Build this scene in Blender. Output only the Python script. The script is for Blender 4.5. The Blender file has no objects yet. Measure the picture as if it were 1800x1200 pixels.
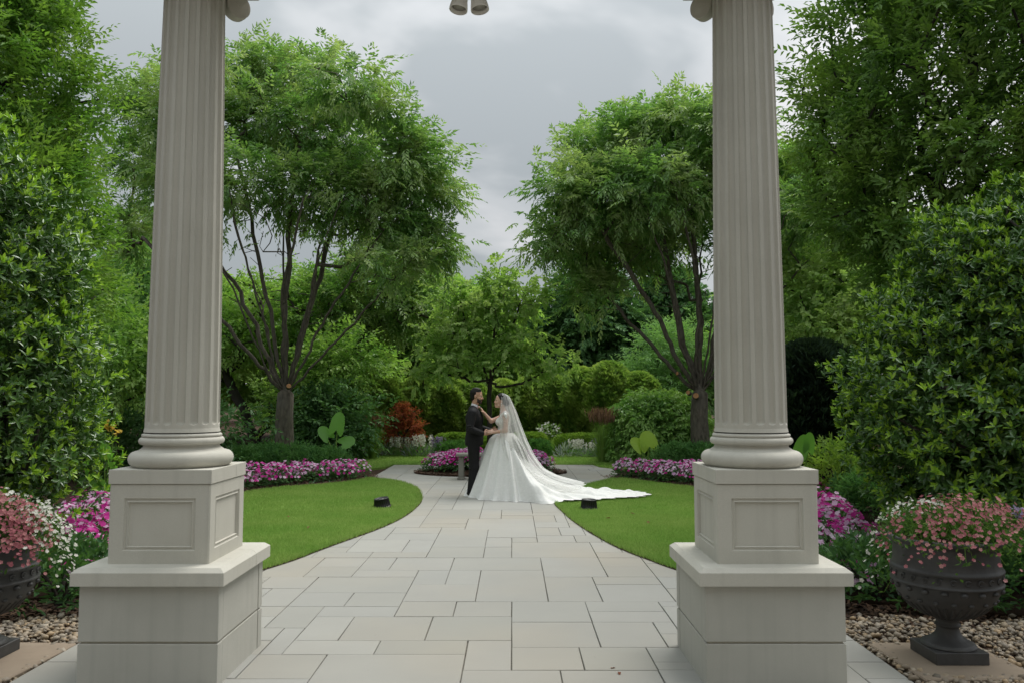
import bpy, bmesh, math, random
import numpy as np
from mathutils import Vector, Matrix

scene = bpy.context.scene
COL = scene.collection
R = math.radians
EYE, FOC, PITCH = 1.69, 1400.0, math.atan(99 / 1400.0)

# ------------------------------------------------------------------ camera
cam_data = bpy.data.cameras.new('camera')
cam = bpy.data.objects.new('camera', cam_data)
COL.objects.link(cam)
cam.location = (0, 0, EYE)
cam.rotation_euler = (math.pi / 2 + PITCH, 0, 0)
cam_data.sensor_width = 36
cam_data.lens = 36 * FOC / 1800
cam_data.clip_start = 0.05
cam_data.clip_end = 2000
cam_data.dof.use_dof = True
cam_data.dof.focus_distance = 13.9
cam_data.dof.aperture_fstop = 5.6
scene.camera = cam

# ------------------------------------------------------------------ sky and sun
SUN_EL, SUN_AZ = R(58), R(42)          # azimuth measured from +Y towards +X
world = bpy.data.worlds.new('World')
scene.world = world
world.use_nodes = True
nt = world.node_tree
nt.nodes.clear()
def N(t, k, **kw):
    n = t.nodes.new(k)
    for a, b in kw.items():
        setattr(n, a, b)
    return n
L = nt.links.new
out = N(nt, 'ShaderNodeOutputWorld')
sky = N(nt, 'ShaderNodeTexSky', sky_type='NISHITA')
sky.sun_disc = False
sky.sun_elevation = SUN_EL
sky.sun_rotation = SUN_AZ
bg_sky = N(nt, 'ShaderNodeBackground')
bg_sky.inputs['Strength'].default_value = 0.08
L(sky.outputs[0], bg_sky.inputs['Color'])
tc = N(nt, 'ShaderNodeTexCoord')
sep = N(nt, 'ShaderNodeSeparateXYZ')
L(tc.outputs['Generated'], sep.inputs[0])
def M(op, a, b=None, c=None, t=nt, clamp=False):
    n = N(t, 'ShaderNodeMath', operation=op)
    n.use_clamp = clamp
    for i, v in enumerate((a, b, c)):
        if v is None: continue
        if isinstance(v, (int, float)): n.inputs[i].default_value = v
        else: t.links.new(v, n.inputs[i])
    return n.outputs[0]
zc = M('MAXIMUM', sep.outputs[2], 0.0)
den = M('ADD', zc, 0.22)
cx = M('DIVIDE', sep.outputs[0], den)
cy = M('DIVIDE', sep.outputs[1], den)
comb = N(nt, 'ShaderNodeCombineXYZ')
L(cx, comb.inputs[0]); L(cy, comb.inputs[1]); comb.inputs[2].default_value = 79.1
noise = N(nt, 'ShaderNodeTexNoise')
noise.inputs['Scale'].default_value = 1.5
noise.inputs['Detail'].default_value = 5.0
noise.inputs['Roughness'].default_value = 0.46
noise.inputs['Distortion'].default_value = 0.25
L(comb.outputs[0], noise.inputs['Vector'])
# brighter cloud towards the hidden sun, on the right
sx = math.sin(SUN_AZ + R(14)); sy = math.cos(SUN_AZ + R(14))
bright = M('ADD', M('MULTIPLY', sep.outputs[0], sx), M('MULTIPLY', sep.outputs[1], sy))
nb = M('ADD', noise.outputs['Fac'], M('MULTIPLY', M('SUBTRACT', bright, 0.66), 0.34))
ramp = N(nt, 'ShaderNodeValToRGB')
cr = ramp.color_ramp
cr.interpolation = 'EASE'
cr.elements[0].position = 0.41; cr.elements[0].color = (0.345, 0.37, 0.378, 1)
cr.elements[1].position = 0.60; cr.elements[1].color = (0.65, 0.645, 0.645, 1)
e = cr.elements.new(0.50); e.color = (0.49, 0.505, 0.51, 1)
L(nb, ramp.inputs[0])
bg_cloud = N(nt, 'ShaderNodeBackground')
L(ramp.outputs[0], bg_cloud.inputs['Color'])
# overcast luminance rises towards the zenith
L(M('ADD', 0.57, M('MULTIPLY', M('POWER', zc, 2.4), 2.2)), bg_cloud.inputs['Strength'])
mix = N(nt, 'ShaderNodeMixShader')
mix.inputs[0].default_value = 0.93
L(bg_sky.outputs[0], mix.inputs[1]); L(bg_cloud.outputs[0], mix.inputs[2])
L(mix.outputs[0], out.inputs['Surface'])

sun_data = bpy.data.lights.new('sun', 'SUN')
sun_data.energy = 1.5
sun_data.angle = R(34)
sun_data.color = (1.0, 0.96, 0.9)
sun = bpy.data.objects.new('sun', sun_data)
COL.objects.link(sun)
sd = Vector((math.sin(SUN_AZ) * math.cos(SUN_EL), math.cos(SUN_AZ) * math.cos(SUN_EL), math.sin(SUN_EL)))
sun.rotation_euler = sd.to_track_quat('Z', 'Y').to_euler()
sun.location = (0, 0, 30)

scene.view_settings.view_transform = 'Standard'
scene.view_settings.look = 'None'
scene.view_settings.exposure = 0.9
scene.view_settings.gamma = 1.0
scene.view_settings.use_curve_mapping = False
scene.render.engine = 'CYCLES'
scene.cycles.max_bounces = 12
scene.cycles.diffuse_bounces = 8
scene.cycles.transparent_max_bounces = 12
scene.cycles.use_denoising = True

# ------------------------------------------------------------------ helpers
def tag(o, label=None, cat=None, group=None, kind=None):
    if label: o['label'] = label
    if cat: o['category'] = cat
    if group: o['group'] = group
    if kind: o['kind'] = kind
    return o

def link(name, me, parent=None, mat=None):
    o = bpy.data.objects.new(name, me)
    COL.objects.link(o)
    if parent is not None: o.parent = parent
    if mat is not None and me is not None and len(me.materials) == 0: me.materials.append(mat)
    return o

def empty(name, loc=(0, 0, 0), rz=0.0):
    o = bpy.data.objects.new(name, None)
    COL.objects.link(o)
    o.location = loc
    o.rotation_euler = (0, 0, rz)
    o.empty_display_size = 0.1
    return o

def copy_tree(o, parent=None):
    c = o.copy(); COL.objects.link(c)
    if parent is not None: c.parent = parent
    for ch in list(o.children): copy_tree(ch, c)
    return c

def mesh_np(name, verts, faces, mat=None, smooth=False, mat_index=None):
    """faces: (n,k) int array or list of such arrays"""
    verts = np.asarray(verts, dtype=np.float32).reshape(-1, 3)
    if isinstance(faces, np.ndarray): faces = [faces]
    faces = [np.asarray(f, dtype=np.int32) for f in faces if len(f)]
    me = bpy.data.meshes.new(name)
    me.vertices.add(len(verts))
    me.vertices.foreach_set('co', verts.ravel())
    nl = sum(f.size for f in faces); nf = sum(len(f) for f in faces)
    me.loops.add(nl); me.polygons.add(nf)
    me.loops.foreach_set('vertex_index', np.concatenate([f.ravel() for f in faces]))
    tot = np.concatenate([np.full(len(f), f.shape[1], np.int32) for f in faces])
    start = np.concatenate([[0], np.cumsum(tot)[:-1]]).astype(np.int32)
    me.polygons.foreach_set('loop_start', start)
    me.polygons.foreach_set('use_smooth', np.full(nf, bool(smooth)))
    if mat_index is not None: me.polygons.foreach_set('material_index', np.asarray(mat_index, np.int32))
    me.update(calc_edges=True)
    if mat is not None:
        for m in (mat if isinstance(mat, (list, tuple)) else [mat]): me.materials.append(m)
    return me

class MB:
    """collects simple shapes into one mesh"""
    def __init__(s): s.v = []; s.f4 = []; s.f3 = []; s.fn = []; s.n = 0
    def add(s, v, f):
        v = np.asarray(v, float).reshape(-1, 3)
        f = np.asarray(f, int)
        (s.f4 if f.shape[1] == 4 else s.f3).append(f + s.n)
        s.v.append(v); s.n += len(v)
    def add_multi(s, v, fs):
        v = np.asarray(v, float).reshape(-1, 3)
        for f in fs:
            f = np.asarray(f, int)
            if len(f): (s.f4 if f.shape[1] == 4 else s.f3).append(f + s.n)
        s.v.append(v); s.n += len(v)
    def box(s, a, b, ch=0.0):
        x0, y0, z0 = a; x1, y1, z1 = b
        if ch <= 0:
            v = [(x, y, z) for z in (z0, z1) for y in (y0, y1) for x in (x0, x1)]
            f = [(0, 2, 3, 1), (4, 5, 7, 6), (0, 1, 5, 4), (2, 6, 7, 3), (0, 4, 6, 2), (1, 3, 7, 5)]
            s.add(v, f); return
        bm = bmesh.new()
        bmesh.ops.create_cube(bm, size=1)
        bmesh.ops.scale(bm, vec=(x1 - x0, y1 - y0, z1 - z0), verts=bm.verts)
        bmesh.ops.translate(bm, vec=((x0 + x1) / 2, (y0 + y1) / 2, (z0 + z1) / 2), verts=bm.verts)
        bmesh.ops.bevel(bm, geom=bm.edges[:], offset=ch, segments=1, affect='EDGES', profile=0.5)
        s.bm(bm); bm.free()
    def bm(s, bm):
        bm.verts.index_update()
        v = [tuple(q.co) for q in bm.verts]
        f4 = [[q.index for q in f.verts] for f in bm.faces if len(f.verts) == 4]
        f3 = []
        for f in bm.faces:
            ids = [q.index for q in f.verts]
            if len(ids) == 3: f3.append(ids)
            elif len(ids) > 4:
                for i in range(1, len(ids) - 1): f3.append([ids[0], ids[i], ids[i + 1]])
        s.add_multi(v, [f4, f3])
    def lathe(s, prof, seg=48, c=(0, 0, 0), cap=True):
        prof = np.asarray(prof, float)
        a = np.linspace(0, 2 * math.pi, seg, endpoint=False)
        v = np.stack([np.outer(prof[:, 0], np.cos(a)) + c[0], np.outer(prof[:, 0], np.sin(a)) + c[1],
                      np.repeat(prof[:, 1:2], seg, 1) + c[2]], -1).reshape(-1, 3)
        k = len(prof)
        i = np.arange(k - 1)[:, None] * seg; j = np.arange(seg)[None]; j2 = (j + 1) % seg
        f = np.stack([i + j, i + j2, i + seg + j2, i + seg + j], -1).reshape(-1, 4)
        s.add(v, f)
    def tube(s, pts, rad, sides=6):
        v, f = tube_np(pts, rad, sides)
        s.add(v, f)
    def ball(s, c, r, seg=10, rings=6, rot=None):
        r = (r, r, r) if isinstance(r, (int, float)) else r
        th = np.linspace(0, math.pi, rings + 1)
        prof = np.stack([np.sin(th), -np.cos(th)], 1)
        a = np.linspace(0, 2 * math.pi, seg, endpoint=False)
        v = np.stack([np.outer(prof[:, 0], np.cos(a)) * r[0], np.outer(prof[:, 0], np.sin(a)) * r[1],
                      np.repeat(prof[:, 1:2], seg, 1) * r[2]], -1).reshape(-1, 3)
        if rot is not None: v = v @ np.array(rot).T
        v = v + np.array(c)
        k = rings + 1
        i = np.arange(k - 1)[:, None] * seg; j = np.arange(seg)[None]; j2 = (j + 1) % seg
        s.add(v, np.stack([i + j, i + j2, i + seg + j2, i + seg + j], -1).reshape(-1, 4))
    def mesh(s, name, mat=None, smooth=False):
        fs = []
        if s.f4: fs.append(np.concatenate(s.f4))
        if s.f3: fs.append(np.concatenate(s.f3))
        return mesh_np(name, np.concatenate(s.v), fs, mat, smooth)
    def build(s, name, mat, parent=None, smooth=False):
        return link(name, s.mesh(name, mat, smooth), parent)

def nrm(v):
    return v / np.maximum(np.linalg.norm(v, axis=-1, keepdims=True), 1e-9)

def tube_np(pts, rad, sides=6):
    pts = np.asarray(pts, float); rad = np.asarray(rad, float)
    k = len(pts)
    t = np.zeros_like(pts); t[1:-1] = pts[2:] - pts[:-2]; t[0] = pts[1] - pts[0]; t[-1] = pts[-1] - pts[-2]
    t = nrm(t)
    ref = np.array([1.0, 0, 0]) if abs(t[0, 0]) < 0.8 else np.array([0, 1.0, 0])
    u = nrm(np.cross(t, ref)); w = np.cross(t, u)
    a = np.linspace(0, 2 * math.pi, sides, endpoint=False)
    v = pts[:, None] + rad[:, None, None] * (np.cos(a)[None, :, None] * u[:, None] + np.sin(a)[None, :, None] * w[:, None])
    i = np.arange(k - 1)[:, None] * sides; j = np.arange(sides)[None]; j2 = (j + 1) % sides
    f = np.stack([i + j, i + j2, i + sides + j2, i + sides + j], -1).reshape(-1, 4)
    return v.reshape(-1, 3), f

# ------------------------------------------------------------------ materials
def new_mat(name):
    m = bpy.data.materials.new(name)
    m.use_nodes = True
    t = m.node_tree
    p = t.nodes['Principled BSDF']
    return m, t, p
def rgb(c): return (c[0], c[1], c[2], 1)
def tex_noise(t, scale, detail=4, rough=0.55, coord='Object', dist=0.0):
    c = N(t, 'ShaderNodeTexCoord'); n = N(t, 'ShaderNodeTexNoise')
    n.inputs['Scale'].default_value = scale; n.inputs['Detail'].default_value = detail
    n.inputs['Roughness'].default_value = rough; n.inputs['Distortion'].default_value = dist
    t.links.new(c.outputs[coord], n.inputs['Vector'])
    return n.outputs['Fac']
def tex_noise_world(t, scale, detail=4, rough=0.55):
    c = N(t, 'ShaderNodeNewGeometry'); n = N(t, 'ShaderNodeTexNoise')
    n.inputs['Scale'].default_value = scale; n.inputs['Detail'].default_value = detail
    n.inputs['Roughness'].default_value = rough
    t.links.new(c.outputs['Position'], n.inputs['Vector'])
    return n.outputs['Fac']
def mixc(t, fac, a, b, mode='MIX'):
    n = N(t, 'ShaderNodeMix', data_type='RGBA', blend_type=mode)
    for sock, v in ((n.inputs[0], fac), (n.inputs[6], a), (n.inputs[7], b)):
        if isinstance(v, (int, float)): sock.default_value = v
        elif isinstance(v, (tuple, list)): sock.default_value = rgb(v)
        else: t.links.new(v, sock)
    return n.outputs[2]
def rng01(t, fac, lo, hi):
    n = N(t, 'ShaderNodeMapRange'); n.inputs[1].default_value = lo; n.inputs[2].default_value = hi
    t.links.new(fac, n.inputs[0]); return n.outputs[0]
def bump(t, p, h, strength=0.3, dist=0.01):
    b = N(t, 'ShaderNodeBump'); b.inputs['Strength'].default_value = strength; b.inputs['Distance'].default_value = dist
    t.links.new(h, b.inputs['Height']); t.links.new(b.outputs[0], p.inputs['Normal'])
def simple(name, col, rough=0.6, metallic=0.0, spec=0.5, noise=0.0, nscale=8, b=0.0, bscale=60):
    m, t, p = new_mat(name)
    p.inputs['Roughness'].default_value = rough
    p.inputs['Metallic'].default_value = metallic
    p.inputs['Specular IOR Level'].default_value = spec
    if noise:
        f = rng01(t, tex_noise(t, nscale), 0.3, 0.7)
        t.links.new(mixc(t, f, tuple(c * (1 - noise) for c in col), tuple(min(1, c * (1 + noise)) for c in col)), p.inputs['Base Color'])
    else: p.inputs['Base Color'].default_value = rgb(col)
    if b: bump(t, p, tex_noise(t, bscale, 5), b, 0.004)
    return m

def leaf_mat(name, a, b, tip=None, transl=0.35, gloss=0.06, rough=0.42, clump=0.9, lighter=None):
    """a..b vary leaf by leaf, clumps of the second hue vary over the plant"""
    pale = lambda q: (min(0.6, q[0] * 1.14 + 0.006), min(0.6, q[1] * 1.14), q[2] * 1.35 + 0.012)
    a, b = pale(a), pale(b)
    if lighter is not None: lighter = pale(lighter)
    m = bpy.data.materials.new(name); m.use_nodes = True
    t = m.node_tree; t.nodes.clear()
    o = N(t, 'ShaderNodeOutputMaterial')
    g = N(t, 'ShaderNodeNewGeometry')
    c = mixc(t, g.outputs['Random Per Island'], a, b)
    if lighter is not None:
        f = rng01(t, tex_noise_world(t, clump, 2), 0.42, 0.68)
        r2 = M('FRACT', M('MULTIPLY', g.outputs['Random Per Island'], 7.31), t=t)
        c = mixc(t, M('MULTIPLY', f, M('ADD', 0.35, M('MULTIPLY', r2, 0.65, t=t), t=t), t=t), c, lighter)
    d = N(t, 'ShaderNodeBsdfDiffuse'); t.links.new(c, d.inputs['Color'])
    tr = N(t, 'ShaderNodeBsdfTranslucent')
    t.links.new(mixc(t, 1.0, c, (1.0, 1.15, 0.55), 'MULTIPLY'), tr.inputs['Color'])
    mx = N(t, 'ShaderNodeMixShader'); mx.inputs[0].default_value = transl
    t.links.new(d.outputs[0], mx.inputs[1]); t.links.new(tr.outputs[0], mx.inputs[2])
    gl = N(t, 'ShaderNodeBsdfGlossy'); gl.inputs['Roughness'].default_value = rough
    gl.inputs['Color'].default_value = (0.9, 0.95, 0.9, 1)
    fr = N(t, 'ShaderNodeLayerWeight'); fr.inputs[0].default_value = 0.3
    mg = N(t, 'ShaderNodeMixShader')
    fz = M('POWER', fr.outputs['Facing'], 3.0, t=t)
    t.links.new(M('MULTIPLY', M('ADD', M('MULTIPLY', fz, 0.5, t=t), 0.12, t=t), gloss * 2.0, t=t), mg.inputs[0])
    t.links.new(mx.outputs[0], mg.inputs[1]); t.links.new(gl.outputs[0], mg.inputs[2])
    t.links.new(mg.outputs[0], o.inputs['Surface'])
    return m

def bark_mat(name, a, b, scale=6):
    m, t, p = new_mat(name)
    c = N(t, 'ShaderNodeTexCoord'); mp = N(t, 'ShaderNodeMapping')
    mp.inputs['Scale'].default_value = (1, 1, 0.35)
    t.links.new(c.outputs['Object'], mp.inputs[0])
    n = N(t, 'ShaderNodeTexNoise'); n.inputs['Scale'].default_value = scale * 3; n.inputs['Detail'].default_value = 6
    t.links.new(mp.outputs[0], n.inputs['Vector'])
    n2 = tex_noise(t, 2.2, 2)
    f = rng01(t, n.outputs['Fac'], 0.35, 0.65)
    c1 = mixc(t, f, a, b)
    t.links.new(mixc(t, rng01(t, n2, 0.45, 0.75), c1, tuple(0.6 * q + 0.03 for q in b)), p.inputs['Base Color'])
    p.inputs['Roughness'].default_value = 0.9
    p.inputs['Specular IOR Level'].default_value = 0.2
    bump(t, p, n.outputs['Fac'], 0.7, 0.02)
    return m

def stone_mat(name, a, b, rough=0.85, speck=0.05, stain=None):
    m, t, p = new_mat(name)
    f = rng01(t, tex_noise_world(t, 1.7, 4, 0.6), 0.3, 0.7)
    c = mixc(t, f, a, b)
    fine = rng01(t, tex_noise_world(t, 230, 2), 0.35, 0.65)
    c = mixc(t, M('MULTIPLY', fine, speck * 2, t=t), c, tuple(q * 0.62 for q in a))
    if stain:
        s = rng01(t, tex_noise_world(t, 0.9, 5, 0.65), 0.52, 0.8)
        c = mixc(t, M('MULTIPLY', s, 0.55, t=t), c, stain)
    # faint rain streaks
    g = N(t, 'ShaderNodeNewGeometry'); mp = N(t, 'ShaderNodeMapping'); mp.inputs['Scale'].default_value = (14, 14, 0.7)
    sn = N(t, 'ShaderNodeTexNoise'); sn.inputs['Scale'].default_value = 1.0; sn.inputs['Detail'].default_value = 4
    t.links.new(g.outputs['Position'], mp.inputs[0]); t.links.new(mp.outputs[0], sn.inputs['Vector'])
    c = mixc(t, M('MULTIPLY', rng01(t, sn.outputs['Fac'], 0.5, 0.8), 0.32, t=t), c, tuple(q * 0.68 for q in a))
    t.links.new(c, p.inputs['Base Color'])
    p.inputs['Roughness'].default_value = rough
    p.inputs['Specular IOR Level'].default_value = 0.25
    bump(t, p, tex_noise_world(t, 160, 4), 0.12, 0.003)
    return m
# ------------------------------------------------------------------ materials used all over
STONE = stone_mat('cast_stone', (0.51, 0.495, 0.435), (0.56, 0.545, 0.485), stain=(0.41, 0.395, 0.34), speck=0.09)
STONE_BLOCK = stone_mat('cast_stone_block', (0.415, 0.41, 0.368), (0.48, 0.47, 0.425), stain=(0.345, 0.34, 0.30), speck=0.09)
MORTAR = simple('pale_mortar', (0.44, 0.41, 0.34), 0.95)
URN = simple('dark_cast_iron', (0.048, 0.048, 0.049), 0.55, noise=0.25, nscale=14, b=0.2)
BLACK = simple('black_plastic', (0.012, 0.012, 0.013), 0.45)
BARK = bark_mat('smooth_dark_bark', (0.06, 0.052, 0.042), (0.14, 0.122, 0.096))
BARK_DARK = bark_mat('dark_bark', (0.022, 0.019, 0.015), (0.05, 0.043, 0.034))
TWIG = simple('twig_bark', (0.045, 0.036, 0.024), 0.9)
CUT = simple('fresh_cut_wood', (0.36, 0.18, 0.075), 0.8, noise=0.2, nscale=30)

def slab_mat():
    m, t, p = new_mat('thermal_bluestone')
    oi = N(t, 'ShaderNodeObjectInfo')
    rp = N(t, 'ShaderNodeValToRGB')
    r = rp.color_ramp; r.interpolation = 'LINEAR'
    r.elements[0].position = 0; r.elements[0].color = rgb((0.295, 0.292, 0.262))
    r.elements[1].position = 1; r.elements[1].color = rgb((0.352, 0.346, 0.315))
    e = r.elements.new(0.35); e.color = rgb((0.321, 0.319, 0.297))
    e = r.elements.new(0.6); e.color = rgb((0.313, 0.302, 0.266))
    e = r.elements.new(0.82); e.color = rgb((0.304, 0.304, 0.284))
    t.links.new(oi.outputs['Random'], rp.inputs[0])
    cloud = rng01(t, tex_noise_world(t, 1.4, 5, 0.62), 0.34, 0.68)
    c = mixc(t, M('MULTIPLY', cloud, 0.40, t=t), rp.outputs[0], (0.265, 0.263, 0.244))
    tan = rng01(t, tex_noise_world(t, 0.33, 3, 0.5), 0.47, 0.66)
    c = mixc(t, M('MULTIPLY', tan, 0.30, t=t), c, (0.397, 0.328, 0.233))
    spot = rng01(t, tex_noise_world(t, 16, 3, 0.6), 0.70, 0.78)
    c = mixc(t, M('MULTIPLY', spot, 0.4, t=t), c, (0.203, 0.193, 0.168))
    fine = rng01(t, tex_noise_world(t, 300, 2), 0.3, 0.7)
    c = mixc(t, M('MULTIPLY', fine, 0.12, t=t), c, (0.177, 0.174, 0.160))
    t.links.new(c, p.inputs['Base Color'])
    p.inputs['Roughness'].default_value = 0.78
    p.inputs['Specular IOR Level'].default_value = 0.3
    bump(t, p, tex_noise_world(t, 90, 6, 0.7), 0.15, 0.004)
    return m
SLAB = slab_mat()

def soil_mat():
    m, t, p = new_mat('bark_mulch')
    f = rng01(t, tex_noise_world(t, 38, 5, 0.7), 0.3, 0.7)
    c = mixc(t, f, (0.022, 0.013, 0.009), (0.085, 0.05, 0.032))
    t.links.new(c, p.inputs['Base Color'])
    p.inputs['Roughness'].default_value = 0.95; p.inputs['Specular IOR Level'].default_value = 0.15
    bump(t, p, tex_noise_world(t, 55, 6, 0.75), 1.0, 0.03)
    return m
SOIL = soil_mat()
SAND = simple('joint_sand', (0.16, 0.148, 0.12), 0.95, noise=0.5, nscale=60)

def lawn_mat():
    m, t, p = new_mat('mown_lawn')
    a = rng01(t, tex_noise_world(t, 0.9, 4, 0.6), 0.3, 0.7)
    b = rng01(t, tex_noise_world(t, 30, 4, 0.7), 0.3, 0.7)
    c = mixc(t, a, (0.15, 0.28, 0.05), (0.23, 0.35, 0.075))
    c = mixc(t, M('MULTIPLY', b, 0.5, t=t), c, (0.07, 0.11, 0.02))
    t.links.new(c, p.inputs['Base Color'])
    p.inputs['Roughness'].default_value = 0.9; p.inputs['Specular IOR Level'].default_value = 0.1
    bump(t, p, tex_noise_world(t, 90, 4, 0.7), 0.8, 0.02)
    return m
LAWN = lawn_mat()
def blade_mat():
    m = bpy.data.materials.new('grass_blades'); m.use_nodes = True
    t = m.node_tree; t.nodes.clear()
    o = N(t, 'ShaderNodeOutputMaterial'); g = N(t, 'ShaderNodeNewGeometry')
    a = rng01(t, tex_noise_world(t, 0.8, 4, 0.6), 0.32, 0.68)
    c1 = mixc(t, g.outputs['Random Per Island'], (0.165, 0.32, 0.055), (0.31, 0.49, 0.12))
    c2 = mixc(t, g.outputs['Random Per Island'], (0.24, 0.37, 0.08), (0.41, 0.53, 0.17))
    c = mixc(t, a, c1, c2)
    d = N(t, 'ShaderNodeBsdfDiffuse'); tr = N(t, 'ShaderNodeBsdfTranslucent'); mx = N(t, 'ShaderNodeMixShader')
    t.links.new(c, d.inputs[0]); t.links.new(c, tr.inputs[0]); mx.inputs[0].default_value = 0.4
    t.links.new(d.outputs[0], mx.inputs[1]); t.links.new(tr.outputs[0], mx.inputs[2])
    t.links.new(mx.outputs[0], o.inputs['Surface'])
    return m
BLADE = blade_mat()

# ------------------------------------------------------------------ polygons
def catmull(pts, per=8, closed=False):
    pts = np.asarray(pts, float); n = len(pts); outp = []
    rngi = range(n if closed else n - 1)
    for i in rngi:
        if closed: p0, p1, p2, p3 = pts[(i - 1) % n], pts[i], pts[(i + 1) % n], pts[(i + 2) % n]
        else: p0, p1, p2, p3 = pts[max(i - 1, 0)], pts[i], pts[i + 1], pts[min(i + 2, n - 1)]
        for k in range(per):
            u = k / per
            outp.append(0.5 * ((2 * p1) + (p2 - p0) * u + (2 * p0 - 5 * p1 + 4 * p2 - p3) * u * u + (3 * p1 - p0 - 3 * p2 + p3) * u ** 3))
    if not closed: outp.append(pts[-1])
    return np.array(outp)

def inside(poly, x, y):
    poly = np.asarray(poly); x = np.asarray(x); y = np.asarray(y)
    c = np.zeros(x.shape, bool); n = len(poly); j = n - 1
    for i in range(n):
        xi, yi = poly[i]; xj, yj = poly[j]
        k = ((yi > y) != (yj > y)) & (x < (xj - xi) * (y - yi) / (yj - yi + 1e-12) + xi)
        c ^= k; j = i
    return c

def sheet(name, poly, z, thick, mat, bulge=None):
    bm = bmesh.new()
    vs = [bm.verts.new((p[0], p[1], z)) for p in poly]
    f = bm.faces.new(vs)
    if f.normal.z < 0: f.normal_flip()
    r = bmesh.ops.extrude_face_region(bm, geom=[f])
    for v in [g for g in r['geom'] if isinstance(g, bmesh.types.BMVert)]: v.co.z -= thick
    bmesh.ops.recalc_face_normals(bm, faces=bm.faces[:])
    bmesh.ops.triangulate(bm, faces=[q for q in bm.faces if len(q.verts) > 4])
    me = bpy.data.meshes.new(name); bm.to_mesh(me); bm.free()
    me.materials.append(mat)
    return tag(link(name, me), kind='structure')

AX = -0.295
left_path_edge = [(-2.95, 7.15), (-2.539, 7.865), (-2.31, 8.434), (-2.157, 9.025), (-1.973, 9.669), (-1.76, 10.413), (-1.591, 11.283), (-1.513, 12.251), (-1.516, 13.257), (-1.654, 14.358), (-1.856, 15.265), (-2.305, 16.295), (-2.863, 16.80), (-3.05, 16.80)]
left_bed_edge = [(-3.15, 16.62), (-3.411, 16.078), (-3.961, 15.56), (-4.475, 15.074), (-4.819, 14.358), (-5.15, 13.0), (-5.0, 11.3), (-4.45, 9.6), (-3.95, 8.0), (-3.55, 7.1)]
right_path_edge = [(2.35, 7.15), (1.95, 7.5), (1.672, 7.941), (1.437, 8.522), (1.224, 9.161), (1.028, 10.069), (0.863, 11.128), (0.77, 12.129), (0.714, 12.973), (0.852, 14.19), (1.18, 15.169), (1.75, 16.2), (2.15, 16.85)]
right_bed_edge = [(2.26, 16.95), (2.488, 16.748), (2.843, 16.078), (3.432, 15.265), (3.85, 14.2), (4.0, 12.8), (3.65, 10.8), (3.15, 9.0), (2.75, 7.6), (2.5, 7.0)]
LAWN_L = np.concatenate([catmull(left_path_edge, 5), catmull(left_bed_edge, 5)])
LAWN_R = np.concatenate([catmull(right_path_edge, 5), catmull(right_bed_edge, 5)])
a_ = np.linspace(0, 2 * np.pi, 48, endpoint=False)
ISLAND = np.stack([-0.49 + 1.78 * np.cos(a_), 18.35 + 1.08 * np.sin(a_)], 1)
LAWN_F = np.array([(-9, 19.2), (-6.5, 18.6), (-4.6, 18.2), (-3.75, 18.6), (-3.11, 19.7), (-3.05, 20.45), (2.05, 20.45), (2.15, 19.7), (2.9, 18.6), (3.6, 18.1), (5, 18.4), (8, 19.0),
                   (8, 22.6), (5.2, 23.0), (2.5, 23.6), (-0.5, 23.9), (-3.5, 23.6), (-6, 23.0), (-9, 22.6)])

tag(link('ground', mesh_np('ground', [(-600, -60, -0.035), (600, -60, -0.035), (600, 900, -0.035), (-600, 900, -0.035)], np.array([[0, 1, 2, 3]]), SOIL)), kind='structure')
path = tag(link('paved_path', mesh_np('paved_path', [(-3.0, 1.0, -0.018), (2.40, 1.0, -0.018), (2.40, 20.43, -0.018), (-3.0, 20.43, -0.018)], np.array([[0, 1, 2, 3]]), SAND)), kind='structure')

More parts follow.
